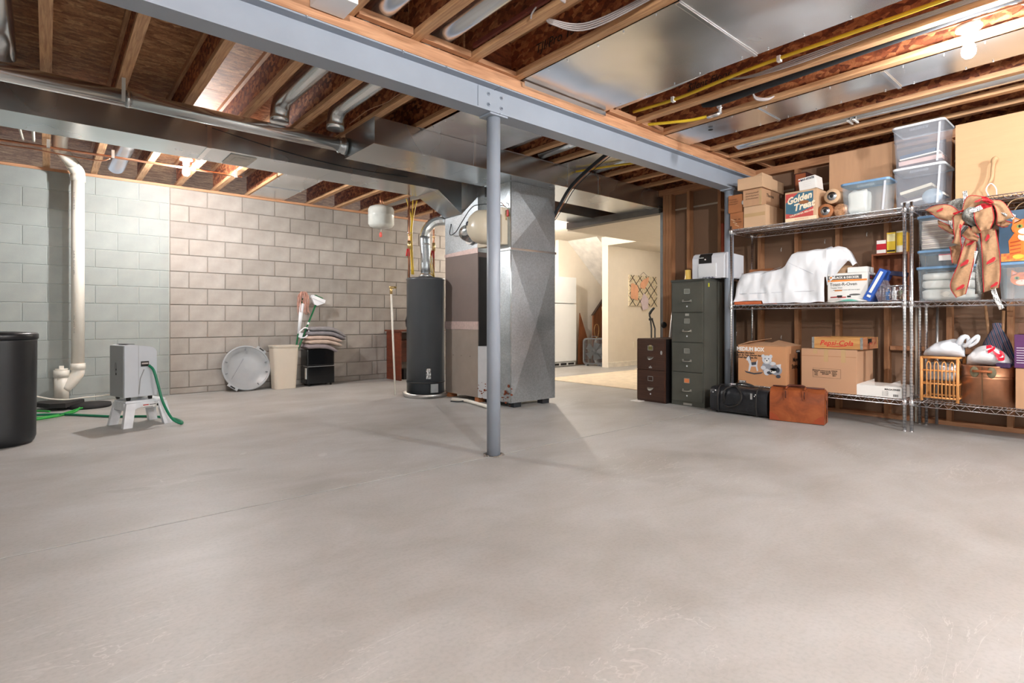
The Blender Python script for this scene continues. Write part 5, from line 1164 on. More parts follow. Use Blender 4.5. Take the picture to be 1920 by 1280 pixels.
# plastic bins
CLR = plastic('clear_bin', (206, 222, 230), .26, .22); BLL = M('blue_lid', (120, 158, 196), .35); WHL = M('white_lid', (232, 236, 242), .35); CLW = plastic('clear_bin_white', (206, 212, 224), .28, .22)
def tote(lab, x0, x1, y0, y1, z0, z1, lidm, body, group=None, ribs=True, taper=.02):
    t = thing('storage_bin', lab, 'storage bin', ((x0+x1)/2, (y0+y1)/2, z0), 0, group); cx_, cy_ = (x0+x1)/2, (y0+y1)/2; w, d = x1-x0, y1-y0
    m = MB(); loft(m, [rr(cx_, cy_, w-taper*2, d-taper*2, .03, z0+.002), rr(cx_, cy_, w-.012, d-.012, .03, z1-.03), rr(cx_, cy_, w-.004, d-.004, .03, z1-.028), rr(cx_, cy_, w-.004, d-.004, .03, z1-.016)], True, False); m.build('bin_body', body, t)
    m = MB(); loft(m, [rr(cx_, cy_, w+.004, d+.004, .032, z1-.020), rr(cx_, cy_, w+.006, d+.006, .032, z1-.004), rr(cx_, cy_, w-.004, d-.004, .03, z1), rr(cx_, cy_, w-.03, d-.03, .03, z1), rr(cx_, cy_, w-.035, d-.035, .03, z1-.006)], False, True); m.build('lid', lidm, t)
    if ribs:
        yy = y0+.035; h = z1-z0
        MB().hexa([(x0+.012, yy-.012+taper, z0+.01), (x0+.018, yy-.012+taper, z0+.01), (x0+.018, yy+.002+taper, z0+.01), (x0+.012, yy+.002+taper, z0+.01), (x0+.0005, yy-.012, z1-.03), (x0+.008, yy-.012, z1-.03), (x0+.008, yy+.002, z1-.03), (x0+.0005, yy+.002, z1-.03)]).build('corner_rib', plastic('rib_white', (240, 242, 250), .6), t)
        m = MB(); n = 18
        for k in range(n): m.box((x0+.003, y0+d*.3+d*.36*k/n, z1-.055), (x0+.0055, y0+d*.3+d*.36*k/n+.004, z1-.033))
        m.build('grip_ribs', body, t)['kind'] = 'stuff'
    return t
LIN = M('linen_white', (236, 234, 226), .9, var=.05, scale=12, bump=.4, bscale=40)
t = tote('clear plastic bin with blue lid on the top shelf holding a cream cloth', 5.36, 5.60, 1.405, 1.775, T, 2.112, BLL, CLR)
def lump(x0, x1, y0, y1, z0, z1, seed, amp=.12, nu=20, nv=14, p=.45):
    m = MB(); cx_, cy_, cz_ = (x0+x1)/2, (y0+y1)/2, (z0+z1)/2
    def fn(u, v):
        a = u*2*math.pi; b = (v-.5)*math.pi; sg = lambda q: math.copysign(abs(q)**p, q)
        d = Vector((sg(math.cos(a))*sg(math.cos(b)), sg(math.sin(a))*sg(math.cos(b)), sg(math.sin(b))))
        k = 1+amp*noise.noise(d*1.9+Vector((seed, 0, 0)))+amp*.5*noise.noise(d*4.7+Vector((0, seed, 0)))
        q = Vector((cx_+d.x*(x1-x0)/2*k, cy_+d.y*(y1-y0)/2*k, cz_+d.z*(z1-z0)/2*k)); q.z = max(q.z, z0+.001); return q
    m.grid(fn, nu, nv); return m
solo(lump(5.39, 5.56, 1.58, 1.73, T+.012, 2.05, 3, .18), 'cream_cloth', LIN, 'cream cloth bundled inside the blue-lidded bin on the top shelf', 'cloth', (5.47, 1.65, T+.012))
carton('cardboard_box', 'tall flat cardboard box standing behind the blue-lidded bin on the top shelf', 5.62, 5.765, 1.452, 1.955, T, 2.462, CARD, flaps=False)
t = tote('clear plastic bin with white lid on the top shelf, lower of two', 5.40, 5.755, 1.043, 1.393, T, 2.170, WHL, CLW)
t = tote('clear plastic bin with white lid on the top shelf, upper of two, near the joists', 5.40, 5.755, 1.043, 1.398, 2.173, 2.518, WHL, CLW)
def slab(nm, lab, mat, c_, s_, rot, cat='folder'): 
    m = MB(); m.obox(c_, s_, rot, .002); return solo(m, nm, mat, lab, cat, (c_[0], c_[1], c_[2]-s_[2]/2))
slab('ring_binder', 'white binder lying tilted in the lower white-lidded bin', PAPERW, (5.54, 1.20, 1.90), (.2, .29, .02), (R(-9), 0, 0), 'binder')
slab('ring_binder', 'cream binder lying above the white one in the lower white-lidded bin', M('cream_binder', (228, 220, 200), .6), (5.54, 1.24, 1.985), (.2, .22, .025), (R(-12), 0, 0), 'binder')
solo(MB().lathe([(.0, 0), (.06, 0), (.07, .02), (.0, .025)], (5.425, 1.13, T+.078), 24, 'x', sy=.9), 'clear_dish', plastic('dish', (190, 214, 232), .6), 'round clear dish at the front of the lower white-lidded bin', 'dish', (5.43, 1.13, T+.012))
slab('paper_stack', 'pink-edged paper stack lying in the upper white-lidded bin', M('pink_paper', (222, 190, 184), .7), (5.55, 1.21, 2.215), (.24, .29, .035), (R(-2), 0, 0), 'paper stack')
slab('blue_folder', 'dark blue folder lying on papers in the upper white-lidded bin', M('dark_blue', (70, 92, 120), .5), (5.55, 1.23, 2.275), (.22, .24, .03), (R(-5), 0, 0), 'folder')
slab('white_folder', 'white folder between the papers in the upper white-lidded bin', PAPERW, (5.53, 1.21, 2.248), (.24, .27, .01), (R(-4), 0, 0), 'folder')
carton('cardboard_box', 'large plain pale cardboard box on the right unit top shelf', 5.45, 5.75, .22, .985, T, 2.442, M('cardboard_pale2', (206, 166, 126), .85, var=.03, scale=4, bump=.05, stretch=(1, 1, 8)), flaps=False)
t = thing('raffia_twist', 'tan twisted paper raffia standing in front of the large pale cardboard box', 'decoration', (5.40, .75, T))
RAF = M('raffia', (196, 160, 120), .6, var=.1)
MB().tube(bez([(5.40, .775, T+.005), (5.395, .785, T+.08), (5.40, .76, T+.14), (5.41, .755, T+.22), (5.40, .745, T+.28), (5.40, .725, T+.275)], 5), [.004]*8+[.012]*10+[.018]*5+[.012]*3, 7).build('stem', RAF, t)
MB().tube(bez([(5.39, .775, T+.005), (5.385, .79, T+.06), (5.39, .765, T+.10), (5.385, .735, T+.06), (5.39, .73, T+.004)], 5), .004, 6).build('loop', WHITEP, t)

# ---------- middle shelf, left unit ----------
solo(MB().box((5.33, 2.47, Mz+.001), (5.70, 2.74, Mz+.03), .003), 'orange_board', M('orange_board', (196, 98, 54), .6), 'flat orange board under the left end of the white cloth', 'board', (5.5, 2.6, Mz))
solo(MB().box((5.62, 2.48, Mz+.032), (5.74, 2.72, 1.435)), 'wood_frame_box', CARDD, 'wooden box end showing behind the left end of the white cloth', 'box', (5.68, 2.6, Mz+.032))
solo(MB().box((5.56, 1.80, Mz+.003), (5.72, 1.86, 1.30), .01).box((5.42, 1.83, Mz+.003), (5.56, 1.86, 1.26), .01), 'navy_case', M('navy_case', (40, 40, 66), .5), 'dark navy case glimpsed between white cloth and toaster box', 'case', (5.6, 1.83, Mz))
# white cloth : ridge profile along Y, draped to the front edge
RIDGE = [(2.755, 1.09), (2.748, 1.17), (2.735, 1.30), (2.70, 1.395), (2.62, 1.405), (2.50, 1.405), (2.40, 1.41), (2.30, 1.43), (2.262, 1.455), (2.225, 1.52), (2.20, 1.565), (2.10, 1.57), (2.02, 1.575), (1.95, 1.575), (1.90, 1.585), (1.86, 1.59), (1.80, 1.57), (1.76, 1.53), (1.72, 1.45), (1.705, 1.42)]
def ridge(y):
    P = RIDGE
    for (a, za), (b, zb) in zip(P, P[1:]):
        if b <= y <= a: return za+(zb-za)*(a-y)/(a-b)
    return P[0][1] if y > P[0][0] else P[-1][1]
def cloth(y0, y1, nu, nv, xf, xb, bottom, seed, over=.0):
    m = MB()
    def fn(u, v):
        y = y1+(y0-y1)*u; h = ridge(y); zb = bottom(y)
        # v: 0 front hem -> .55 front top edge -> .8 ridge -> 1 behind
        if v < .6:
            k = v/.6; z = zb+(h-.03-zb)*k; x = xf+.055*k**1.5
        else:
            k = (v-.6)/.4; x = xf+.055+(xb-xf-.055)*k; z = h-.03+.03*math.sin(min(1, k*1.3)*math.pi/2)-.10*max(0, k-.6)
        n = noise.noise((y*7, z*6, seed)); n2 = noise.noise((y*19+seed, z*11, 2))
        x += -.026*n-.009*n2; z += .010*noise.noise((y*9, x*9, seed+5)); 
        return (x, y, max(z, Mz+.0035))
    m.grid(fn, nu, nv); return m
CL = M('white_cotton', (232, 234, 238), .9, var=.02, bump=.25, bscale=30)
t = thing('white_dust_sheet', 'large white cloth draped over things on the middle shelf', 'cloth', (5.5, 2.3, Mz))
def bot(y): return Mz+.006+(.030 if y > 2.45 else 0)+.0*y
cloth(1.895, 2.757, 70, 40, 5.335, 5.63, bot, 1).build('sheet', CL, t)
def bot2(y): return 1.22+(1.9-y)*1.2 if y < 1.9 else 1.30
cloth(1.705, 2.02, 34, 26, 5.40, 5.66, bot2, 6).build('sheet_fold', CL, t)
HEM = M('hem_line', (176, 180, 190), .9)
for pts in ([(5.345, 2.70, 1.34), (5.325, 2.72, 1.155), (5.325, 2.30, 1.155), (5.325, 1.96, 1.17)], ):
    pass
m = MB()
def wrinkle(y0_, z0_, y1_, z1_, n=14):
    pts = []
    for i in range(n+1):
        y = y0_+(y1_-y0_)*i/n; z = z0_+(z1_-z0_)*i/n; h = ridge(y); zb = bot(y); k = min(1, max(0, (z-zb)/(h-.03-zb))); x = 5.335+.055*k**1.5
        x += -.018*noise.noise((y*7, z*6, 1))-.006*noise.noise((y*19+1, z*11, 2)); pts.append((x-.0006, y, z))
    MB().tube(pts, .0014, 4).build('hem_crease', HEM, t)
wrinkle(2.69, 1.17, 1.95, 1.175); wrinkle(2.69, 1.17, 2.67, 1.33); wrinkle(2.24, 1.46, 2.0, 1.33); wrinkle(2.3, 1.42, 2.5, 1.36); wrinkle(1.93, 1.40, 1.93, 1.22)
# toaster oven carton
c = carton('toaster_oven_box', 'white appliance carton with grey and orange bands on the middle shelf', 5.405, 5.615, 1.575, 1.893, Mz, 1.325, PAPERW)
G_ = M('print_grey_band', (92, 92, 90), .6); O_ = M('print_orange', (232, 140, 62), .6)
fp = (5.4045, 1.734, 1.193)
flat(rect(-.155, .075, .115, .112), G_, c, fp, U, V); flat(rect(-.155, .058, .155, .074), O_, c, fp, U, V); flat(ell(-.13, .094, .017, .017), PAPERW, c, (5.4038, 1.734, 1.193), U, V)
flat(ell(-.13, .094, .011, .011, 6), O_, c, (5.4030, 1.734, 1.193), U, V)
text('BLACK & DECKER', .026, PAPERW, c, (5.4036, 1.745, 1.285), U, V, bold=.001); text('Toast-R-Oven', .038, G_, c, (5.404, 1.765, 1.225), U, V, bold=.0006)
text('Toaster Oven', .017, INK, c, (5.404, 1.82, 1.195), U, V); text('Bakes, broils and toasts with room to spare', .012, G_, c, (5.404, 1.74, 1.175), U, V)
flat(rect(-.10, -.028, -.04, -.016), O_, c, fp, U, V); flat(ell(.06, -.062, .045, .008), G_, c, fp, U, V); flat(rect(.0, -.085, .03, -.07), INK, c, fp, U, V)
flat(rect(-.07, .07, .09, .112), G_, c, (5.52, 1.5745, 1.193), (1, 0, 0), V); flat(rect(-.05, .08, .0, .10), M('print_red3', (180, 50, 50), .6), c, (5.52, 1.5738, 1.193), (1, 0, 0), V)
carton('small_tan_box', 'small tan printed box on the toaster carton', 5.48, 5.60, 1.745, 1.84, 1.328, 1.40, CARDL)
carton('flat_white_box', 'flat white box on the toaster carton beside the tan one', 5.43, 5.60, 1.585, 1.74, 1.328, 1.375, PAPERW)
m = MB(); m.grid(lambda u, v: (5.325+.075*v, 1.56+.34*u, Mz+.004+.035*math.sin(math.pi*u)**.7*v+.005*noise.noise((u*6, v*3, 3))), 20, 6)
solo(m, 'loose_papers', PAPERW, 'loose white papers at the front edge of the middle shelf below the toaster carton', 'paper', (5.36, 1.73, Mz))
m = MB(); m.grid(lambda u, v: (5.318+.05*v, 1.62+.18*u, Mz+.008+.018*math.sin(math.pi*u)*v+.002), 14, 4)
solo(m, 'teal_packet', M('teal', (80, 190, 168), .35), 'teal plastic packet on the front edge of the middle shelf', 'packet', (5.34, 1.7, Mz+.008))
t = thing('red_pliers', 'red-handled pliers with black head lying on the white papers', 'pliers', (5.35, 1.8, 1.10))
MB().tube([(5.352, 1.85, 1.108), (5.352, 1.79, 1.112)], .006, 6).build('handle', M('red_grip', (170, 34, 30), .4), t); MB().tube([(5.35, 1.79, 1.106), (5.35, 1.725, 1.108)], .006, 6).build('handle', M('red_grip', (170, 34, 30), .4), t); MB().obox((5.348, 1.775, 1.116), (.012, .04, .018), (0, 0, 0), .004).build('head', INK, t)
# little wooden crate shelf with small boxes
t = thing('wooden_crate', 'open brown wooden crate standing on its side at the back of the middle shelf', 'crate', (5.68, 1.46, Mz))
WC = mk_wood('crate_wood', srgb(120, 66, 40), srgb(150, 88, 54), (8, 8, 8), .6)
MB().box((5.60, 1.588, Mz+.001), (5.755, 1.602, 1.49)).build('side_board', WC, t); MB().box((5.60, 1.335, 1.478), (5.755, 1.588, 1.492)).build('top_board', WC, t); MB().box((5.745, 1.335, Mz+.001), (5.757, 1.588, 1.478)).build('back_board', WC, t); MB().box((5.60, 1.32, Mz+.001), (5.755, 1.334, 1.492)).build('side_board', WC, t)
def pack(lab, y0, y1, z1, mat, bands, z0=1.4935):
    c = carton('small_carton', lab, 5.61, 5.69, y0, y1, z0, z1, mat, flaps=False, bev=.001)
    for (a, b, mm) in bands: flat(rect(-(y1-y0)/2+.002, a, (y1-y0)/2-.002, b), mm, c, (5.6095, (y0+y1)/2, z0), U, V)
YB_ = M('pack_yellow', (236, 200, 60), .4); WB_ = M('pack_white', (238, 236, 230), .5); RB_ = M('pack_red', (196, 34, 48), .4)
pack('red and white small carton on the wooden crate', 1.492, 1.566, 1.612, RB_, [(.086, .117, WB_), (.004, .034, WB_)])
pack('yellow small carton on the wooden crate, next to the red one', 1.424, 1.488, 1.672, YB_, [(.10, .165, M('pack_cream', (240, 228, 170), .5)), (.01, .025, INK)])
pack('yellow and white small carton on the wooden crate, beside the shelf posts', 1.352, 1.418, 1.676, M('pack_cream2', (236, 226, 190), .5), [(.005, .05, WB_), (.06, .17, YB_)])
pack('orange-yellow carton half hidden behind the shelf posts on the wooden crate', 1.30+.036, 1.348, 1.66, M('pack_orange', (222, 160, 60), .5), [])
# blue tool case leaning
t = thing('blue_tool_case', 'blue plastic case leaning to the right on the middle shelf', 'case', (5.46, 1.55, Mz))
BLC = M('case_blue', (52, 92, 176), .35, var=.06); ang = R(27)
def lean(p): 
    y, z = p[1], p[2]; return (p[0], 1.605+y*math.cos(ang)-z*math.sin(ang), Mz+.004+z*math.cos(ang)+y*math.sin(ang)+.027)
def leanbox(nm, a, b, mat, bev=.003):
    m = MB().box(a, b, bev)
    for v in m.bm.verts: v.co = lean(v.co)
    return m.build(nm, mat, t)
leanbox('case_shell', (5.37, -.062, 0), (5.58, 0, .285), BLC, .006); leanbox('white_label', (5.3685, -.04, .07), (5.3697, -.018, .265), PAPERW, 0)
leanbox('latch', (5.366, -.05, .03), (5.3697, -.02, .05), PAPERW, .001)
m = MB(); m.prism([(1.33, 1.15), (1.475, 1.12), (1.45, 1.32), (1.40, 1.34)], 5.43, 5.44, 'x')
solo(MB().obox((5.47, 1.48, 1.165), (.13, .10, .20), (R(-20), 0, 0), .004), 'blister_pack', M('blister_grey', (150, 150, 160), .3, var=.4, scale=40, c2=(90, 60, 70)), 'grey packaged item behind the blue case on the middle shelf', 'package', (5.47, 1.48, Mz+.003))
solo(MB().obox((5.53, 1.38, 1.30), (.10, .12, .04), (R(10), 0, 0), .01), 'dark_pouch', M('navy_case', (40, 40, 66), .5), 'dark blue pouch on top of the packages beside the shelf post', 'pouch', (5.53, 1.38, 1.28))
# wire basket with bottles
t = thing('wire_basket', 'small chrome wire basket at the right end of the middle shelf', 'basket', (5.42, 1.385, Mz))
m = MB()
for z in (.01, .05, .09, .13): m.tube([(5.35, 1.30, Mz+z), (5.50, 1.30, Mz+z), (5.50, 1.465, Mz+z), (5.35, 1.465, Mz+z)], .0022 if z < .13 else .0035, 5, closed=True)
for k in range(8):
    y = 1.30+.165*k/7; m.tube([(5.35, y, Mz+.13), (5.35, y, Mz+.006), (5.50, y, Mz+.006), (5.50, y, Mz+.13)], .0018, 4)
m.build('wire_body', CHROME, t)
for i, (y, c_, mm) in enumerate(((1.43, 'blue', M('bottle_blue', (70, 130, 200), .2)), (1.385, 'white', WHITEP), (1.34, 'red and green', M('can_mixed', (120, 60, 56), .3, var=.5, scale=30, c2=(90, 120, 90))))):
    b = thing('small_bottle', c_+' small bottle standing in the wire basket', 'bottle', (5.42, y, Mz+.01)); MB().lathe([(.0, Mz+.010), (.018, Mz+.01), (.019, Mz+.08), (.009, Mz+.095), (.009, Mz+.105)], (5.42, y, 0), 14).build('bottle_body', mm, b); MB().lathe([(.011, Mz+.105), (.011, Mz+.12), (0, Mz+.12)], (5.42, y, 0), 12).build('cap', WHITEP, b)

# ---------- bottom shelf, left unit ----------
c = thing('moving_box', 'open cardboard moving box printed with toys on the bottom shelf', 'box', (5.5, 2.46, Bz))
MB().box((5.33, 2.227, Bz), (5.675, 2.699, .652), .003).build('carton_body', M('moving_card', (198, 144, 102), .85, var=.04, scale=4), c)
for P in ([(5.33, 2.227, .653), (5.675, 2.227, .653), (5.64, 2.43, .70), (5.35, 2.41, .665)], [(5.33, 2.699, .653), (5.675, 2.699, .653), (5.64, 2.50, .715), (5.34, 2.52, .70)], [(5.33, 2.23, .654), (5.33, 2.69, .654), (5.47, 2.64, .69), (5.47, 2.28, .672)]):
    m = MB(); A = [m.bm.verts.new(p) for p in P]; B = [m.bm.verts.new((p[0], p[1], p[2]+.004)) for p in P]; m.bm.faces.new(A[::-1]); m.bm.faces.new(B)
    for i in range(4): m.bm.faces.new((A[i], A[(i+1) % 4], B[(i+1) % 4], B[i]))
    m.build('box_flap', CARD, c)
FX = 5.3295
def mp(dx=0): return (FX-dx, 2.463, .455)
text('MEDIUM BOX', .052, PAPERW, c, (FX, 2.575, .615), U, V, bold=.0022, squash=.86)
for i, s in enumerate(('Medium Size Items', 'Such As Toys, Kitchen Items,', 'Small Appliances, Etc.')): text(s, .023, INK, c, (FX, (2.62, 2.578, 2.60)[i], .578-.023*i), U, V, shear=.2, bold=.0009)
GR1, GR2, GR3 = M('print_g1', (206, 208, 214), .6), M('print_g2', (150, 152, 160), .6), M('print_g3', (62, 66, 76), .6)
def fp_(poly, mm, k=0, dx=0): flat(poly, mm, c, mp(.0007*k), U, V)
# rocking horse
fp_([(-.145, .075), (-.12, .095), (-.108, .06), (-.10, .03), (-.05, .035), (-.035, .06), (-.04, .0), (-.03, -.05), (-.045, -.055), (-.055, -.01), (-.10, -.01), (-.115, -.06), (-.13, -.06), (-.12, .01), (-.135, .045), (-.15, .05)], GR1)
fp_([(-.10, .03), (-.05, .04), (-.05, .01), (-.095, .0)], GR3, 1); fp_([(-.12, .095), (-.108, .09), (-.10, .04), (-.11, .055)], GR3, 1)
fp_([(-.17, -.055), (-.15, -.075), (-.07, -.088), (.0, -.075), (.02, -.055), (.0, -.062), (-.07, -.073), (-.15, -.062)], GR3, 1)
# teddy bear
fp_(ell(.055, -.01, .05, .058), GR2, 1); fp_(ell(.055, .065, .047, .043), GR1, 2); fp_(ell(.018, .098, .017, .018), GR1, 1); fp_(ell(.092, .098, .017, .018), GR1, 1); fp_(ell(.02, -.015, .025, .02), GR1, 3); fp_(ell(.055, -.055, .03, .033), GR1, 3); fp_(ell(.11, .03, .032, .018), GR1, 2)
fp_(ell(.055, .05, .02, .016), PAPERW, 3); fp_(ell(.055, .056, .008, .006), GR3, 4); fp_(ell(.038, .075, .005, .006), GR3, 4); fp_(ell(.073, .075, .005, .006), GR3, 4)
# raccoon
fp_(ell(.145, -.03, .055, .05), GR2, 3); fp_([(.14, .02), (.19, .03), (.185, -.02)], GR1, 4); fp_(ell(.115, -.04, .03, .024), PAPERW, 5); fp_(ell(.12, -.025, .033, .017), GR3, 5); fp_(ell(.16, -.03, .018, .026), GR3, 5); fp_(ell(.10, -.047, .007, .007), INK, 6); fp_(ell(.085, -.06, .03, .016), GR3, 4); fp_(ell(.165, -.09, .022, .016), GR3, 4)
fp_(rect(-.225, -.185, -.155, -.155), INK); fp_(rect(-.222, -.182, -.158, -.158), PAPERW, 1); text('U-HAUL', .022, INK, c, (FX-.0016, 2.653, .285), U, V, bold=.001)
text('Moving', .06, INK, c, (5.565, 2.2258, .52), (1, 0, 0), V, bold=.0015); text('Storage', .06, INK, c, (5.545, 2.2258, .455), (1, 0, 0), V, bold=.0015)
flat(rect(-.03, -.015, .06, .015), INK, c, (5.58, 2.2262, .60), (1, 0, 0), V); text('U-HAUL', .022, PAPERW, c, (5.60, 2.2254, .60), (1, 0, 0), V, bold=.001)
flat(rect(-.035, -.17, .035, .17), M('print_blackband', (34, 28, 30), .6), c, (5.62, 2.2264, .44), (1, 0, 0), V)
# plain box
c = carton('shipping_box', 'plain brown shipping box with a printed chart on the bottom shelf', 5.33, 5.755, 1.635, 2.09, Bz, .645, M('ship_card', (190, 148, 116), .85, var=.03, scale=3))
MB().box((5.3292, 1.64, .578), (5.3299, 2.085, .582)).build('fold_line', M('fold_dark', (160, 112, 78), .85), c)
for y in (1.88, 1.74, 1.97): MB().box((5.3285, y-.018, .53 if y != 1.97 else .60), (5.3292, y+.018, .645)).build('packing_tape', TAPEC, c)
cp = (5.3296, 1.875, .427)
for r_ in (rect(-.115, .04, .115, .0415), rect(-.115, -.041, .115, -.0395), rect(-.115, -.041, -.1135, .0415), rect(.1135, -.041, .115, .0415)): flat(r_, INK, c, cp, U, V)
for i, s in enumerate(('BEDROOM', 'BATH', 'DEN', 'HALL')): text(s, .013, INK, c, (5.3294, 1.962, .45-.014*i), U, V, bold=.0004)
for i, s in enumerate(('LIVING ROOM', 'DINING ROOM', 'KITCHEN')): text(s, .013, INK, c, (5.3294, 1.885, .446-.014*i), U, V, bold=.0004)
for i, s in enumerate(('GARAGE', 'ATTIC', 'OFFICE', 'MISC')): text(s, .013, INK, c, (5.3294, 1.812, .45-.014*i), U, V, bold=.0004)
# wooden soda crate
t = thing('soda_crate', 'weathered yellow wooden soda crate with red script on the shipping box', 'crate', (5.55, 1.8, .647))
YW = mk_wood('crate_yellow', srgb(176, 118, 66), srgb(206, 160, 96), (3, 3, 30), .8); MB().box((5.335, 1.595, .650), (5.345, 2.0, .752)).build('side_board', YW, t); MB().box((5.745, 1.595, .650), (5.755, 2.0, .752)).build('side_board', YW, t)
EB = mk_wood('crate_end', srgb(150, 92, 62), srgb(182, 126, 88), (3, 3, 30), .8)
m = MB(); m.prism([(5.346, .650), (5.744, .650), (5.744, .752), (5.60, .752), (5.58, .73), (5.50, .73), (5.48, .752), (5.346, .752)], 1.597, 1.607, 'y'); m.build('end_board', EB, t)
MB().box((5.346, 1.985, .650), (5.744, 1.997, .752)).build('end_board', EB, t); MB().box((5.346, 1.608, .649), (5.744, 1.984, .657)).build('bottom_board', YW, t)
flat(rect(-.05, -.02, .05, .02), INK, t, (5.54, 1.5965, .72), (1, 0, 0), V, 'hand_hole')
for y in (1.60, 1.99): 
    b_ = MB().box((5.3332, y-.010, .650), (5.3348, y+.010, .752)).build('metal_strap', M('strap_metal', (.6, .6, .58), .4, 1, var=.3, scale=60), t)
text('Pepsi-Cola', .062, M('soda_red', (196, 44, 40), .7), t, (5.3344, 1.80, .70), U, V, shear=.3, bold=.001); flat([(-.075, -.026), (-.02, -.034), (.075, -.026), (.09, -.018), (-.02, -.028), (-.08, -.02)], M('soda_red', (196, 44, 40), .7), t, (5.3344, 1.80, .70), U, V)
for k in range(9): flat(ell(.08*math.cos(k*2), .03*math.sin(k*3.1), .012, .007, 7), M('soda_red_worn', (170, 74, 56), .8), t, (5.60+.0*k, 1.5962, .70), (1, 0, 0), V)
c = carton('flat_white_box', 'low white box with a barcode label at the right end of the bottom shelf', 5.33, 5.68, 1.305, 1.637, Bz, .348, PAPERW, flaps=False)
for (a, b) in (((5.34, 1.635), (5.52, 1.50)), ((5.34, 1.31), (5.50, 1.44))):
    m = MB(); P = [(5.335, b[1], .349), (5.335, a[1], .349), (5.56, a[1]*.5+b[1]*.5, .385)]
    A = [m.bm.verts.new(p) for p in P]; B = [m.bm.verts.new((p[0], p[1], p[2]+.003)) for p in P]; m.bm.faces.new(A[::-1]); m.bm.faces.new(B)
    for i in range(3): m.bm.faces.new((A[i], A[(i+1) % 3], B[(i+1) % 3], B[i]))
    m.build('raised_flap', PAPERW, c)
text('MAGAZINES', .020, INK, c, (5.3294, 1.375, .327), U, V, bold=.0006)
for i in range(4): text('PO 12-'+str(341+i*77), .010, INK, c, (5.3294, 1.425, .308-.011*i), U, V)
for k in range(9): flat(rect(0, 0, .0018+.0012*(k % 3 == 0), .020), INK, c, (5.3296, 1.368-.0042*k, .270), U, V, 'barcode_bar')
# ---------- right unit, middle shelf ----------
t = tote('blue-lidded clear bin of white linens on the right unit, bottom of its stack', 5.42, 5.74, .845, 1.235, Mz, 1.338, BLL, CLR, ribs=False)
for i, (a, b) in enumerate(((.0, .09), (.085, .16), (.155, .22))): solo(lump(5.435, 5.71, .87, 1.21, Mz+.008+a, Mz+.008+b, i+9, .07), 'folded_linen', LIN, ('lowest', 'middle', 'uppermost')[i]+' white linen in the bottom blue-lidded bin of the right unit', 'linen', (5.58, 1.04, Mz+.008+a))
t = tote('flat blue-lidded clear bin on the right unit, middle of its stack', 5.42, 5.72, .86, 1.228, 1.3385, 1.472, BLL, CLR, ribs=False)
flat(rect(-.045, -.025, .045, .025), M('label_white2', (240, 238, 236), .5), t, (5.4255, 1.04, 1.405), U, V, 'paper_label'); flat(rect(-.045, .018, .045, .026), M('label_pink', (210, 120, 130), .5), t, (5.4248, 1.04, 1.405), U, V, 'paper_label')
t = tote('tall blue-lidded clear bin of beige papers on the right unit, top of its stack', 5.42, 5.72, .89, 1.228, 1.4725, 1.752, BLL, CLR, ribs=False)
for k in range(14): slab('paper_sheaf', 'beige paper sheaf in the tall blue-lidded bin, '+(NAMEN[k+1] if k < 12 else ('topmost but one' if k == 12 else 'topmost'))+' from the bottom', M('beige_paper%d' % (k % 2), ((214, 196, 180), (190, 170, 158))[k % 2], .8), (5.57, 1.055, 1.492+.0165*k), (.24, .29, .0145), (0, 0, R(random.uniform(-2, 2))), 'paper')['group'] = 'paper sheaves in the tall bin'
t = tote('blue-lidded clear bin with a cat picture at the right edge of the picture', 5.42, 5.74, .36, .735, Mz, 1.335, BLL, CLR, ribs=False)
ORG, ORD, YLW, PNK, CRW = M('cat_orange', (228, 120, 40), .6, var=.15, scale=30), M('cat_dark_orange', (190, 76, 24), .6), M('cat_yellow', (240, 190, 70), .6), M('cat_pink', (226, 150, 130), .6), M('cat_cream', (246, 226, 206), .6)
EYE = M('cat_eye', (120, 150, 70), .4)
def catpic(par, x, y, z, s, body=True):
    def q(poly, mm, k): flat([(a*s, b*s) for a, b in poly], mm, par, (x-.0008*k, y, z), U, V, 'print')
    if body:
        q([(-.5, -.95), (-.55, -.2), (-.35, .15), (.35, .15), (.6, -.3), (.55, -.95)], ORG, 1)
        for i in range(4): q([(-.5, -.25-.16*i), (-.15, -.2-.16*i), (-.15, -.25-.16*i), (-.5, -.31-.16*i)], ORD, 2); q([(.5, -.3-.16*i), (.15, -.24-.16*i), (.15, -.29-.16*i), (.5, -.36-.16*i)], ORD, 2)
        q(ell(-.22, -.9, .2, .1), YLW, 3); q(ell(.12, -.95, .2, .1), YLW, 3); q(ell(0, -.05, .25, .2), CRW, 3)
    q(ell(0, .35, .46, .36), ORG, 4); q([(-.42, .5), (-.40, .85), (-.12, .66)], ORG, 4); q([(.42, .5), (.40, .85), (.12, .66)], ORG, 4); q([(-.36, .58), (-.36, .76), (-.2, .65)], PNK, 5); q([(.36, .58), (.36, .76), (.2, .65)], PNK, 5)
    q(ell(0, .18, .24, .14), CRW, 5); q(ell(-.19, .40, .10, .085), EYE, 6); q(ell(.19, .40, .10, .085), EYE, 6); q(ell(-.19, .40, .04, .06), INK, 7); q(ell(.19, .40, .04, .06), INK, 7); q([(-.05, .27), (.05, .27), (0, .21)], PNK, 7)
    for i in range(3): q([(-.06+.06*i-.012, .52), (-.06+.06*i+.012, .52), (-.06+.06*i, .68)], ORD, 6)
catpic(t, 5.46, .60, 1.16, .14, False)
t = thing('cat_gift_bag', 'blue paper gift bag with an orange cat picture at the right edge of the picture', 'bag', (5.5, .53, 1.336))
MB().box((5.42, .36, 1.337), (5.54, .722, 1.716), .002).build('bag_body', M('bag_blue', (62, 88, 112), .5, var=.15), t)
flat(rect(-.17, -.19, .17, -.13), M('cat_rug', (200, 70, 50), .6, var=.3, scale=30, c2=(236, 190, 80)), t, (5.4194, .54, 1.53), U, V)
catpic(t, 5.4192, .575, 1.525, .17)
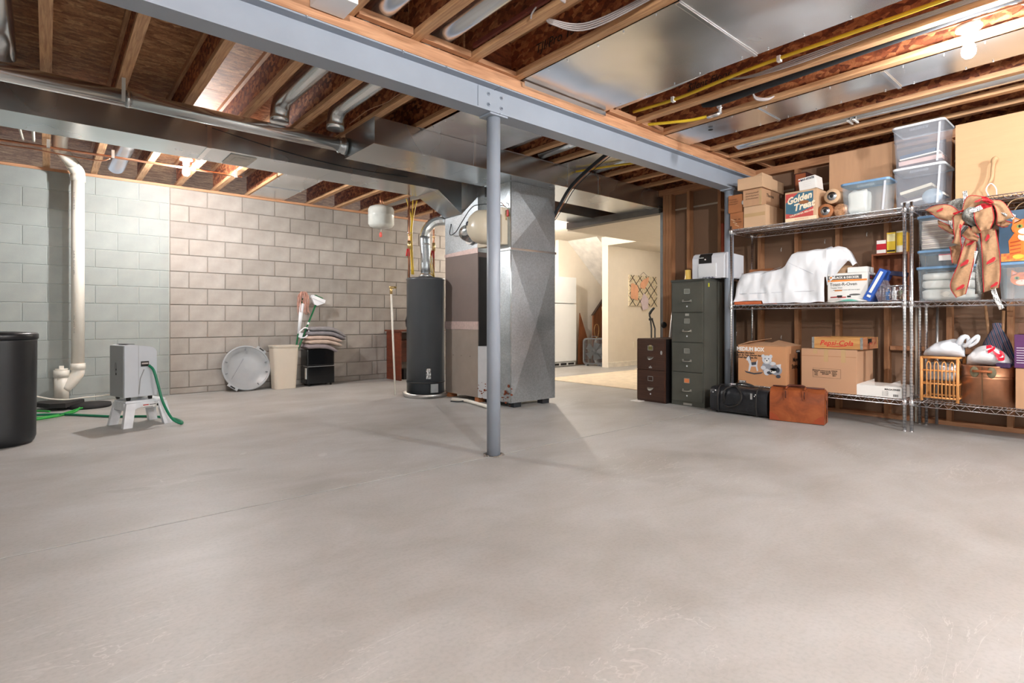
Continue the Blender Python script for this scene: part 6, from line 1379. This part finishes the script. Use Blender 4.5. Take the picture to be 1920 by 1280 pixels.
MB().tube(bez([(5.43, .69, 1.71), (5.43, .66, 1.78), (5.43, .60, 1.80), (5.43, .54, 1.78), (5.43, .50, 1.71)], 6), .0035, 6).build('bag_handle', RAF, t); MB().tube(bez([(5.53, .66, 1.71), (5.53, .62, 1.77), (5.53, .57, 1.78), (5.53, .52, 1.76), (5.53, .48, 1.71)], 6), .0035, 6).build('bag_handle', RAF, t)
# ---------- ribbon bow tied to the right unit ----------
def mk_ribbon(name, base, spots, scale, thr, rev=False):
    t = NT(name); v = t.coord(); vo = t.new('ShaderNodeTexVoronoi'); vo.inputs['Scale'].default_value = scale; vo.inputs['Randomness'].default_value = .15; t.l.new(v, vo.inputs['Vector'])
    c = t.ramp(vo.outputs['Distance'], [(thr, spots), (thr+.05, base)]); t.l.new(c, t.p.inputs['Base Color']); setp(t.p, None, .7); return t.m
BURL = M('burlap', (176, 138, 104), .95, var=.14, scale=60, bump=.5, bscale=300); DOT = mk_ribbon('dotted_ribbon', srgb(232, 230, 226), srgb(26, 24, 26), 100, .38); BLK = M('glitter_black', (30, 30, 30), .5, var=.6, scale=180, c2=(150, 148, 140)); REDR = M('ribbon_red', (186, 28, 40), .6)
bow = thing('ribbon_bow', 'big burlap ribbon bow with red birds and dotted ribbons hung on the right unit', 'bow', (5.22, .82, 1.06))
def strip(pts, w, mat, name, edge=None, wave=.012, seed=0, wdir=(0, -1, 0)):
    P = bez(pts, 7); m = MB(); n = len(P); Wd = Vector(wdir); L, Rr = [], []; nv = 6
    rows = []
    for i, p in enumerate(P):
        d = (P[min(i+1, n-1)]-P[max(i-1, 0)]).normalized(); nx = Vector((-1, 0, 0)); s = d.cross(nx)
        if s.length < .35: s = Wd.copy()
        s = s.normalized()
        if rows and s.dot(prev) < 0: s = -s
        prev = s; row = []
        for j in range(nv+1):
            tt = i/(n-1); tp = (.30+.85*math.sin(math.pi*tt)**.8) if 'loop' in name else ((.45+.55*min(1, tt*2.2)) if 'burlap_tail' in name else 1)
            k = j/nv-.5; q = p+s*(w*k*tp)+nx*(wave*math.sin(k*5+i*.45+seed)+wave*.6*noise.noise((i*.3, k*2, seed))); row.append(q)
        rows.append(row)
    V = [[m.bm.verts.new(q) for q in r] for r in rows]
    for i in range(n-1):
        for j in range(nv):
            f = m.bm.faces.new((V[i][j], V[i+1][j], V[i+1][j+1], V[i][j+1])); f.smooth = True
    o = m.build(name, mat, bow, fix=False); md = o.modifiers.new('thick', 'SOLIDIFY'); md.thickness = .0012
    if edge:
        for j in (0, nv): MB().tube([r[j] for r in rows], .0032, 5).build('wired_edge', edge, o)
    return o
X_ = 5.245
def y3(l, x=X_): return [(x+dx, y, z) for (y, z, dx) in l]
def ruled(r1, r2, mat, name, dx=0, bulge=.02, edge=REDR, seed=0):
    A, B = bez([(X_+dx+(q[2] if len(q) > 2 else 0), q[0], q[1]) for q in r1], 8), bez([(X_+dx+(q[2] if len(q) > 2 else 0), q[0], q[1]) for q in r2], 8)
    n = 26; pick = lambda P, t: P[min(len(P)-1, int(t*(len(P)-1)+.5))] if t >= 1 else P[int(t*(len(P)-1))].lerp(P[min(len(P)-1, int(t*(len(P)-1))+1)], t*(len(P)-1)-int(t*(len(P)-1)))
    rows = []
    for i in range(n+1):
        t = i/n; a, b_ = pick(A, t), pick(B, t); row = []
        for j in range(9):
            k = j/8; q = a.lerp(b_, k); q = q.copy(); q.x += -bulge*math.sin(math.pi*t)*(.5+.5*math.sin(math.pi*k))-.007*math.sin(k*9+t*6+seed)-.010*noise.noise((t*5+seed, k*2.5, seed)); row.append(q)
        rows.append(row)
    m = MB(); VV = [[m.bm.verts.new(q) for q in r] for r in rows]
    for i in range(n):
        for j in range(8):
            f = m.bm.faces.new((VV[i][j], VV[i+1][j], VV[i+1][j+1], VV[i][j+1])); f.smooth = True
    o = m.build(name, mat, bow, fix=False); o.modifiers.new('thick', 'SOLIDIFY').thickness = .0012
    if edge:
        for j in (0, 8): MB().tube([r[j] for r in rows], .0026, 5).build('wired_edge', edge, o)
    return o
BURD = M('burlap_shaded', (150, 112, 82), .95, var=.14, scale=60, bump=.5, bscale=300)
ruled([(.885, 1.52), (.93, 1.33), (.978, 1.17), (.94, 1.075)], [(.82, 1.49), (.845, 1.32), (.865, 1.20), (.888, 1.10)], BURL, 'burlap_tail', 0, .015, seed=1)
ruled([(.80, 1.57), (.79, 1.34), (.782, 1.11)], [(.72, 1.57), (.693, 1.38), (.69, 1.22), (.703, 1.14)], BURL, 'burlap_tail', 0, .012, seed=2)
ruled([(.985, 1.47), (.968, 1.34)], [(.91, 1.48), (.93, 1.33)], BURD, 'burlap_tail', .02, .0, seed=3)
ruled([(1.132, 1.766), (1.06, 1.79), (.965, 1.77), (.89, 1.68)], [(1.10, 1.745), (1.045, 1.69), (.985, 1.66), (.87, 1.61)], BURL, 'burlap_loop', -.02, .03, seed=4)
ruled([(1.055, 1.68), (1.0, 1.64), (.93, 1.60)], [(1.05, 1.635), (.985, 1.575), (.92, 1.54)], BURD, 'burlap_loop', .0, .01, seed=5)
ruled([(.95, 1.69), (.945, 1.62), (.94, 1.53), (.955, 1.485)], [(.862, 1.715), (.875, 1.65), (.905, 1.57), (.90, 1.455)], BURL, 'burlap_loop', -.06, .03, seed=6)
ruled([(.90, 1.715), (.868, 1.815), (.80, 1.812), (.74, 1.775), (.67, 1.75), (.612, 1.635)], [(.878, 1.70), (.82, 1.735), (.77, 1.742), (.72, 1.735), (.70, 1.67), (.705, 1.60)], BURL, 'burlap_loop', -.05, .045, seed=7)
ruled([(.825, 1.70), (.815, 1.62), (.785, 1.55)], [(.725, 1.72), (.712, 1.63), (.735, 1.56)], BURL, 'burlap_loop', -.085, .02, seed=8)
ruled([(.86, 1.60), (.83, 1.55), (.80, 1.51)], [(.90, 1.54), (.86, 1.50), (.81, 1.485)], BURD, 'burlap_loop', -.05, .02, seed=9)
ruled([(.70, 1.64), (.665, 1.62), (.625, 1.60)], [(.71, 1.60), (.68, 1.575), (.65, 1.575)], BURD, 'burlap_loop', -.02, .01, seed=10)
ruled([(.825, 1.735), (.775, 1.752), (.725, 1.735)], [(.822, 1.70), (.775, 1.685), (.727, 1.705)], REDR, 'red_ribbon_face', -.075, .0, None, seed=11)
ruled([(.78, 1.80), (.75, 1.79), (.71, 1.745)], [(.775, 1.765), (.755, 1.755), (.73, 1.735)], REDR, 'red_ribbon_face', -.105, .0, None, seed=12)
ruled([(.945, 1.705), (.915, 1.715), (.88, 1.722)], [(.94, 1.69), (.915, 1.70), (.885, 1.708)], REDR, 'red_ribbon_face', -.09, .0, None, seed=13)
strip(y3([(.83, 1.58, 0), (.89, 1.68, -.02), (.96, 1.76, -.01), (.91, 1.79, 0), (.89, 1.70, .01)]), .07, BLK, 'black_glitter_loop', None, seed=10)
strip(y3([(.82, 1.60, -.03), (.86, 1.66, -.10), (.83, 1.70, -.1), (.79, 1.62, -.05)]), .06, BLK, 'black_glitter_loop', None, seed=11)
strip(y3([(.81, 1.55, 0), (.80, 1.40, .012), (.81, 1.25, .012), (.815, 1.10, .01)]), .042, BLK, 'black_glitter_tail', None, seed=12)
strip(y3([(.87, 1.60, .0), (.93, 1.54, .01), (.965, 1.52, .01)]), .035, BLK, 'black_glitter_tail', None, seed=12)
for l, s in (([(.892, 1.875, 0), (.885, 1.81, -.01), (.892, 1.75, -.01)], .028), ([(.90, 1.69, -.05), (.84, 1.70, -.11), (.78, 1.725, -.09)], .032), ([(.68, 1.70, -.05), (.65, 1.665, -.06), (.61, 1.63, -.04)], .034), ([(.83, 1.42, .005), (.86, 1.28, .005), (.885, 1.14, .0)], .03), ([(.735, 1.15, 0), (.71, 1.06, -.012), (.68, .985, -.02)], .03), ([(.975, 1.70, -.02), (.97, 1.65, -.03), (.95, 1.60, -.03)], .025)):
    strip(y3(l), s, DOT, 'dotted_ribbon', None, .003, seed=s*100)
solo_k = MB().lathe([(.0, -.03), (.028, -.02), (.034, 0), (.026, .025), (0, .032)], (5.215, .82, 1.57), 14).build('knot', BURL, bow)
def bird(y, z, a, s=1):
    u = Vector((0, -math.cos(a), math.sin(a))); v = Vector((0, math.sin(a), math.cos(a)))
    flat([(p*s, q*s) for p, q in ((-.035, -.008), (-.022, .006), (0, .011), (.022, .018), (.034, .012), (.028, .0), (.012, -.012), (-.01, -.012))], REDR, bow, (5.217, y, z), u, v, 'bird_print'); flat([(p*s, q*s) for p, q in ((-.03, -.022), (.03, -.016), (.03, -.014), (-.03, -.020))], M('twig', (70, 56, 48), .8), bow, (5.217, y, z), u, v, 'twig_print')
bird(.888, 1.33, .5); bird(.912, 1.15, .4, .9); bird(.738, 1.335, .5); bird(.72, 1.16, .5, .8); bird(.855, 1.475, .3, .8); bird(.758, 1.505, 1.0, .8)
def bird2(y, z, a, s, dx):
    u = Vector((0, -math.cos(a), math.sin(a))); v = Vector((0, math.sin(a), math.cos(a)))
    flat([(p*s, q*s) for p, q in ((-.035, -.008), (-.022, .006), (0, .011), (.022, .018), (.034, .012), (.028, .0), (.012, -.012), (-.01, -.012))], REDR, bow, (dx, y, z), u, v, 'bird_print')
bird2(1.03, 1.745, .2, .7, 5.185); bird2(.80, 1.77, .1, .6, 5.135); bird2(.90, 1.60, 1.2, .5, 5.14)

# ---------- right unit, bottom shelf ----------
t = thing('rattan_basket', 'upright rattan basket of looped canes on the right unit bottom shelf', 'basket', (5.47, 1.07, Bz))
RT = M('rattan', (222, 156, 92), .5, var=.12, scale=20)
y0, y1, z0, z1 = .955, 1.185, Bz+.002, .615
for x in (5.365, 5.60):
    for y in (y0, y1): MB().tube([(x, y, z0), (x, y, z1)], .011, 8).build('corner_post', RT, t)
    for z in (z1-.008, z0+.03, .505, .40): MB().tube([(x, y0, z), (x, y1, z)], .0075 if z < .6 else .010, 7).build('rail', RT, t)
    for k in range(4):
        a = y0+.022+k*.049; MB().tube([(x-.006, a, z0+.03), (x-.006, a, .545)]+[(x-.006, a+.0125-.0125*math.cos(j*math.pi/6), .545+.03*math.sin(j*math.pi/6)) for j in range(1, 6)]+[(x-.006, a+.025, .545), (x-.006, a+.025, z0+.03)], .0045, 6).build('looped_cane', RT, t)
for y in (y0, y1):
    for z in (z1-.008, z0+.03, .40): MB().tube([(5.365, y, z), (5.60, y, z)], .0075, 7).build('rail', RT, t)
solo(lump(5.39, 5.58, .97, 1.17, .42, .56, 21, .25), 'silver_packet', M('silver_foil', (.5, .52, .56), .3, .8, var=.4, scale=20, bump=.6, bscale=25), 'crumpled silver packet inside the rattan basket', 'packet', (5.48, 1.07, .42))
BAGW = M('white_bag_plastic', (226, 230, 236), .28, var=.04, bump=.5, bscale=14, bdist=.02)
def bagmesh(x0, x1, y0, y1, z0, top, seed):
    m = MB()
    def fn(u, v):
        y = y1+(y0-y1)*u; a = v*2*math.pi; h = top(u); 
        zz = z0+(h-z0)*(.5+.5*math.sin(a)); e = max(.06, math.sin(math.pi*min(1, max(0, u)))**.4)
        x = (x0+x1)/2+(x1-x0)/2*math.cos(a)*e
        k = noise.noise((x*14, y*14, zz*14+seed)); k2 = noise.noise((y*34+seed, zz*34, x*34))
        return (x-.012*k-.004*k2, y+.004*k2, max(z0, zz+.010*k))
    m.grid(fn, 34, 26); return m
b = thing('white_plastic_bag', 'knotted white plastic bag lying on the rattan basket', 'bag', (5.46, 1.05, .615))
bagmesh(5.35, 5.62, .93, 1.195, .616, lambda u: .616+.13*math.sin(math.pi*min(1, u*.72+.02))**.8+.005, 3).build('bag_body', BAGW, b)
MB().tube(bez([(5.42, .965, .70), (5.40, .935, .765), (5.41, .905, .775), (5.42, .90, .73), (5.42, .93, .70)], 5), [.012, .016, .02, .022, .022, .02, .02, .018, .018, .016, .016, .014, .014, .014, .014, .014, .012, .012, .012, .012, .012], 8).build('knot_loop', BAGW, b)
MB().tube(bez([(5.42, .92, .70), (5.40, .885, .74), (5.40, .84, .785), (5.41, .85, .74), (5.42, .90, .70)], 5), .013, 8).build('knot_loop', BAGW, b)
# copper boiler
t = thing('copper_boiler', 'oval copper wash boiler with a wooden side handle on the right unit bottom shelf', 'boiler', (5.52, .80, Bz))
CP = M('aged_copper', (.56, .27, .15), .38, .85, var=.25, scale=7, bump=.1, rvar=.1)
cc = (5.515, .797, 0)
MB().lathe([(.0, Bz+.003), (1.0, Bz+.003), (1.0, .46), (1.015, .463), (1.0, .468), (1.0, .478), (1.015, .481), (1.0, .486), (1.0, .545), (1.03, .553), (1.03, .558), (.985, .56), (.97, .54), (.97, .50), (0, .49)], cc, 56, sx=.155, sy=.155).build('boiler_body', CP, t)
VG = M('verdigris', (116, 108, 84), .8, var=.25, scale=40)
for y in (.855, .755): MB().lathe([(.0, 0), (.024, .001), (.028, .006), (0, .009)], (5.352+(.006 if y > .8 else .0), y, .512), 14, 'x', sy=1.5).build('handle_bracket', VG, t)
MB().tube([(5.335, .862, .520), (5.33, .805, .520), (5.335, .748, .520)], .010, 10).build('wooden_grip', mk_wood('grip_wood', srgb(140, 76, 40), srgb(170, 100, 56)), t)
MB().box((5.3555, .806, .27), (5.3595, .812, .55)).build('seam', M('solder_seam', (110, 84, 60), .5, .6), t)
b = thing('drawstring_bag', 'white plastic bag with red drawstring heaped in the copper boiler', 'bag', (5.5, .78, .50))
bagmesh(5.40, 5.63, .66, .925, .555, lambda u: .56+.15*math.sin(math.pi*(.12+.80*u))**.9, 8).build('bag_body', M('white_bag_2', (240, 240, 242), .3, var=.02, bump=.4, bscale=12, bdist=.02), b)
RDD = M('drawstring_red', (216, 20, 50), .3)
for pts in ([(.79, .70), (.76, .705), (.75, .67), (.72, .64), (.70, .65)], [(.78, .665), (.76, .68), (.74, .70)], [(.715, .67), (.695, .655), (.69, .62), (.72, .615), (.735, .64)]):
    P = bez([(5.395, y, z) for y, z in pts], 4); m = MB()
    VV = [(m.bm.verts.new(p+Vector((0, 0, .012))), m.bm.verts.new(p-Vector((.004, 0, .012)))) for p in P]
    for a_, b__ in zip(VV, VV[1:]): m.bm.faces.new((a_[0], b__[0], b__[1], a_[1]))
    o = m.build('drawstring', RDD, b, fix=False); o.modifiers.new('t', 'SOLIDIFY').thickness = .002
solo(lump(5.38, 5.50, .655, .74, .545, .585, 31, .2), 'purple_cloth', M('purple_fabric', (66, 44, 76), .9, bump=.3), 'dark purple cloth tucked at the right side of the copper boiler', 'cloth', (5.44, .7, .545))
t = thing('striped_cloth', 'striped multicoloured cloth gathered to a peak behind the plastic bags', 'cloth', (5.68, .76, Bz))
def mk_str():
    t_ = NT('stripes'); v = t_.coord(rot=(R(18), 0, 0)); w = t_.new('ShaderNodeTexWave', bands_direction='Y'); w.inputs['Scale'].default_value = 14; w.inputs['Distortion'].default_value = .6; t_.l.new(v, w.inputs['Vector'])
    c = t_.ramp(w.outputs['Fac'], [(.1, srgb(52, 84, 112)), (.45, srgb(96, 100, 120)), (.6, srgb(180, 110, 80)), (.8, srgb(150, 140, 150)), (.95, srgb(50, 60, 90))]); t_.l.new(c, t_.p.inputs['Base Color']); setp(t_.p, None, .9); return t_.m
MB().lathe([(.115, Bz+.004), (.11, .50), (.105, .62), (.085, .72), (.05, .80), (.025, .84), (.03, .88), (.0, .885)], (5.66, .765, 0), 26, sx=.62).build('cloth_body', mk_str(), t)
for dy in (0, .05): solo(MB().tube([(5.72-.2*dy, .745+dy*1.2, .60), (5.73, .735+dy*2.2, .98+.04*(dy > 0))], .010, 8), 'wooden_spindle', M('pale_wood', (176, 132, 94), .6), 'pale turned wooden spindle '+('left of' if dy else 'above')+' the striped cloth peak', 'spindle', (5.72, .745+dy, Bz+.3))
c = carton('cardboard_box', 'brown cardboard box under the purple box at the right edge of the picture', 5.40, 5.72, .30, .628, Bz, .552, CARD)
c = carton('purple_box', 'purple carton with white print at the right edge of the picture', 5.395, 5.70, .33, .634, .555, .80, M('carton_purple', (92, 48, 96), .5), flaps=False)
for i in range(7): 
    w_ = (.05, .062, .055, .05, .04, .06, .05)[i]; flat(rect(0, 0, w_, .0035), WHITEP, c, (5.3944, .622, .70-.018*i), U, V); flat(rect(0, 0, w_*.8, .0035), WHITEP, c, (5.3944, .545, .70-.018*i), U, V)
solo(MB().box((5.45, .46, .801), (5.60, .62, .885), .01), 'brown_pouch', M('brown_pouch', (110, 76, 56), .6), 'brown pouch on top of the purple carton', 'pouch', (5.5, .54, .80))
solo(MB().tube([(5.805, 1.32, .01), (5.805, 1.315, 1.05)], .010, 8), 'white_pole', PVC, 'thin white pole standing behind the joined shelf posts', 'pole', (5.805, 1.32, 0))
solo(MB().tube([(5.83, 1.18, .01), (5.83, 1.175, 1.05)], .011, 8), 'grey_pole', ALU, 'grey metal pole behind the right unit, next to its back post', 'pole', (5.83, 1.18, 0))

# ================= bags on the floor =================
BL = M('black_leather', (28, 29, 33), .38, var=.2, scale=6, bump=.5, bscale=14, rvar=.12, bdist=.012)
t = thing('duffel_bag', 'black leather duffel bag on the floor in front of the moving box', 'bag', (5.10, 2.53, 0))
def duf(u, v):
    # u along Y, v round the section
    y = 2.812+(2.258-2.812)*u; a = v*2*math.pi; sg = lambda q, p: math.copysign(abs(q)**p, q)
    e = .93+.07*math.sin(math.pi*u)**.4; x = 5.105+.125*sg(math.cos(a), .5)*e; z = .132+.132*sg(math.sin(a), .55)*e*(1-.06*math.sin(math.pi*u))
    k = noise.noise((y*9, z*9, 3.3)); return (x-.012*k+.02*(u-.5), y, max(.002, z+.008*k))
m = MB(); m.grid(duf, 30, 28)
for u in (0, 1):
    c_ = [m.bm.verts.new(duf(u, v/28)) for v in range(28)]; m.bm.faces.new(c_)
m.build('bag_body', BL, t)
for y in (2.72, 2.345): MB().tube(bez([(4.985, y, .01), (4.965, y, .10), (4.975, y, .22), (5.02, y, .267), (5.10, y, .27)], 5), .007, 6).build('piping', INK, t)
for x, y0_, sgn in ((4.975, 2.62, 1), (5.14, 2.60, -1)):
    MB().tube(bez([(x+.01, 2.66, .10), (x-.012, 2.655, .22), (x+.06, 2.62, .262), (x+.06, 2.56, .262), (x-.012, 2.48, .19), (x-.025, 2.51, .11), (x-.022, 2.60, .075), (x-.015, 2.64, .085)] if sgn > 0 else [(x+.08, 2.66, .18), (x+.04, 2.64, .265), (x, 2.56, .29), (x+.04, 2.47, .265), (x+.08, 2.45, .18)], 5), .010, 8).build('strap_handle', INK, t)
MB().box((5.095, 2.30, .268), (5.11, 2.78, .274), .002).build('zipper', M('zip_dark', (60, 60, 62), .3, .8), t)
for (y, z) in ((2.77, .20), (2.745, .10+.12), (2.36, .20), (2.35, .215)): MB().lathe([(.0, 0), (.006, .001), (.006, .004)], (4.964, y, z), 10, 'x').build('stud', CHROME, t)
MB().box((4.958, 2.375, .17), (4.963, 2.395, .225), .002).build('zip_pull', CHROME, t); MB().box((5.05, 2.2555, .09), (5.10, 2.2565, .13)).build('side_tag', PAPERW, t)
def mk_leather():
    t_ = NT('tan_leather'); v = t_.coord(); n = t_.noise(v, 5, 6, .65, .6); c = t_.ramp(n, [(.25, srgb(98, 46, 22)), (.5, srgb(146, 74, 36)), (.75, srgb(176, 100, 56))]); t_.l.new(c, t_.p.inputs['Base Color'])
    r = t_.ramp(n, [(.3, (.5, .5, .5, 1)), (.7, (.32, .32, .32, 1))]); t_.l.new(r, t_.p.inputs['Roughness']); t_.bump(t_.noise(v, 60, 4), .25, .003); return t_.m
TL = mk_leather(); TLD = M('dark_leather', (84, 36, 20), .5)
t = thing('leather_briefcase', 'tan leather doctor-style briefcase standing on the floor right of the black duffel', 'briefcase', (5.13, 2.02, 0), R(0))
# slightly rotated: front runs from (4.985,2.225) to (5.06,1.80)
A_, B_ = Vector((4.985, 2.228, 0)), Vector((5.065, 1.80, 0)); du = (B_-A_).normalized(); dn = Vector((du.y*-1, du.x, 0)); 
if dn.x < 0: dn = -dn
def bp(s, d, z): q = A_+du*s+dn*d; return Vector((q.x, q.y, z))
Lb = (B_-A_).length; Db = .175
m = MB(); 
def brief(u, v):
    s = Lb*u; 
    P = [(0, .004), (0, .22), (.02, .275), (Db/2-.01, .300), (Db/2+.01, .300), (Db-.02, .275), (Db, .22), (Db, .004)]
    k = v*(len(P)-1); i = min(int(k), len(P)-2); f = k-i; d = P[i][0]+(P[i+1][0]-P[i][0])*f; z = P[i][1]+(P[i+1][1]-P[i][1])*f
    puff = .010*math.sin(math.pi*u)*math.sin(math.pi*min(1, z/.29)); d += -puff if v < .45 else (puff if v > .55 else 0)
    return bp(s, d, z-.004*math.sin(3*u*math.pi)*(z > .25))
m.grid(brief, 24, 28)
for u in (0, 1):
    c_ = [m.bm.verts.new(brief(u, v/14)) for v in range(15)]; m.bm.faces.new(c_)
m.build('case_body', TL, t)
MB().tube([bp(.01, Db/2, .303), bp(Lb-.01, Db/2, .303)], .009, 8).build('frame_bar', TLD, t)
for s in (.135, .285):
    pts = [(-.016, 0), (.016, 0), (.018, -.07)]+[(.018*math.cos(a), -.07-.018*math.sin(a)) for a in [i*math.pi/6 for i in range(1, 6)]]+[(-.018, -.07)]
    flat([(a, b) for a, b in pts], TL, t, bp(s, -.011, .285), du, V, 'handle_tab', .003); MB().tube([bp(s, -.014, .275), bp(s, -.0165, .24), bp(s, -.014, .215)], .004, 6).build('buckle', TLD, t); MB().tube([bp(s, -.002, .292), bp(s, .03, .308), bp(s, .05, .300)], .008, 6).build('strap', TL, t)
MB().tube(bez([bp(.135, .03, .30), bp(.15, .05, .318), bp(.21, .055, .322), bp(.27, .05, .318), bp(.285, .03, .30)], 5), .009, 8).build('carry_handle', TLD, t)
for s, g in ((.0, 1), (Lb, -1)):
    P = [(0, .0), (g*.085, .0), (g*.07, .035), (g*.035, .06), (0, .075)]
    flat(P if g > 0 else P[::-1], M('leather_patch', (150, 66, 34), .4, var=.1), t, bp(s, -.0045, .006), du, V, 'corner_patch', .002)
flat([(0, .0), (.10, 0), (.10, -.06), (.05, -.075), (0, -.06)], TL, t, bp(Lb+.002, Db*.25, .275), dn, V, 'side_flap', .003)
MB().tube([bp(Lb+.004, Db*.55, .20), bp(Lb+.006, Db*.55, .12), bp(Lb+.004, Db*.5, .08)], .004, 6).build('side_buckle', NK, t)
MB().tube([bp(Lb, Db*.5, .29), bp(Lb+.01, Db*.5, .15), bp(Lb, Db*.5, .01)], .003, 6).build('seam', TLD, t)
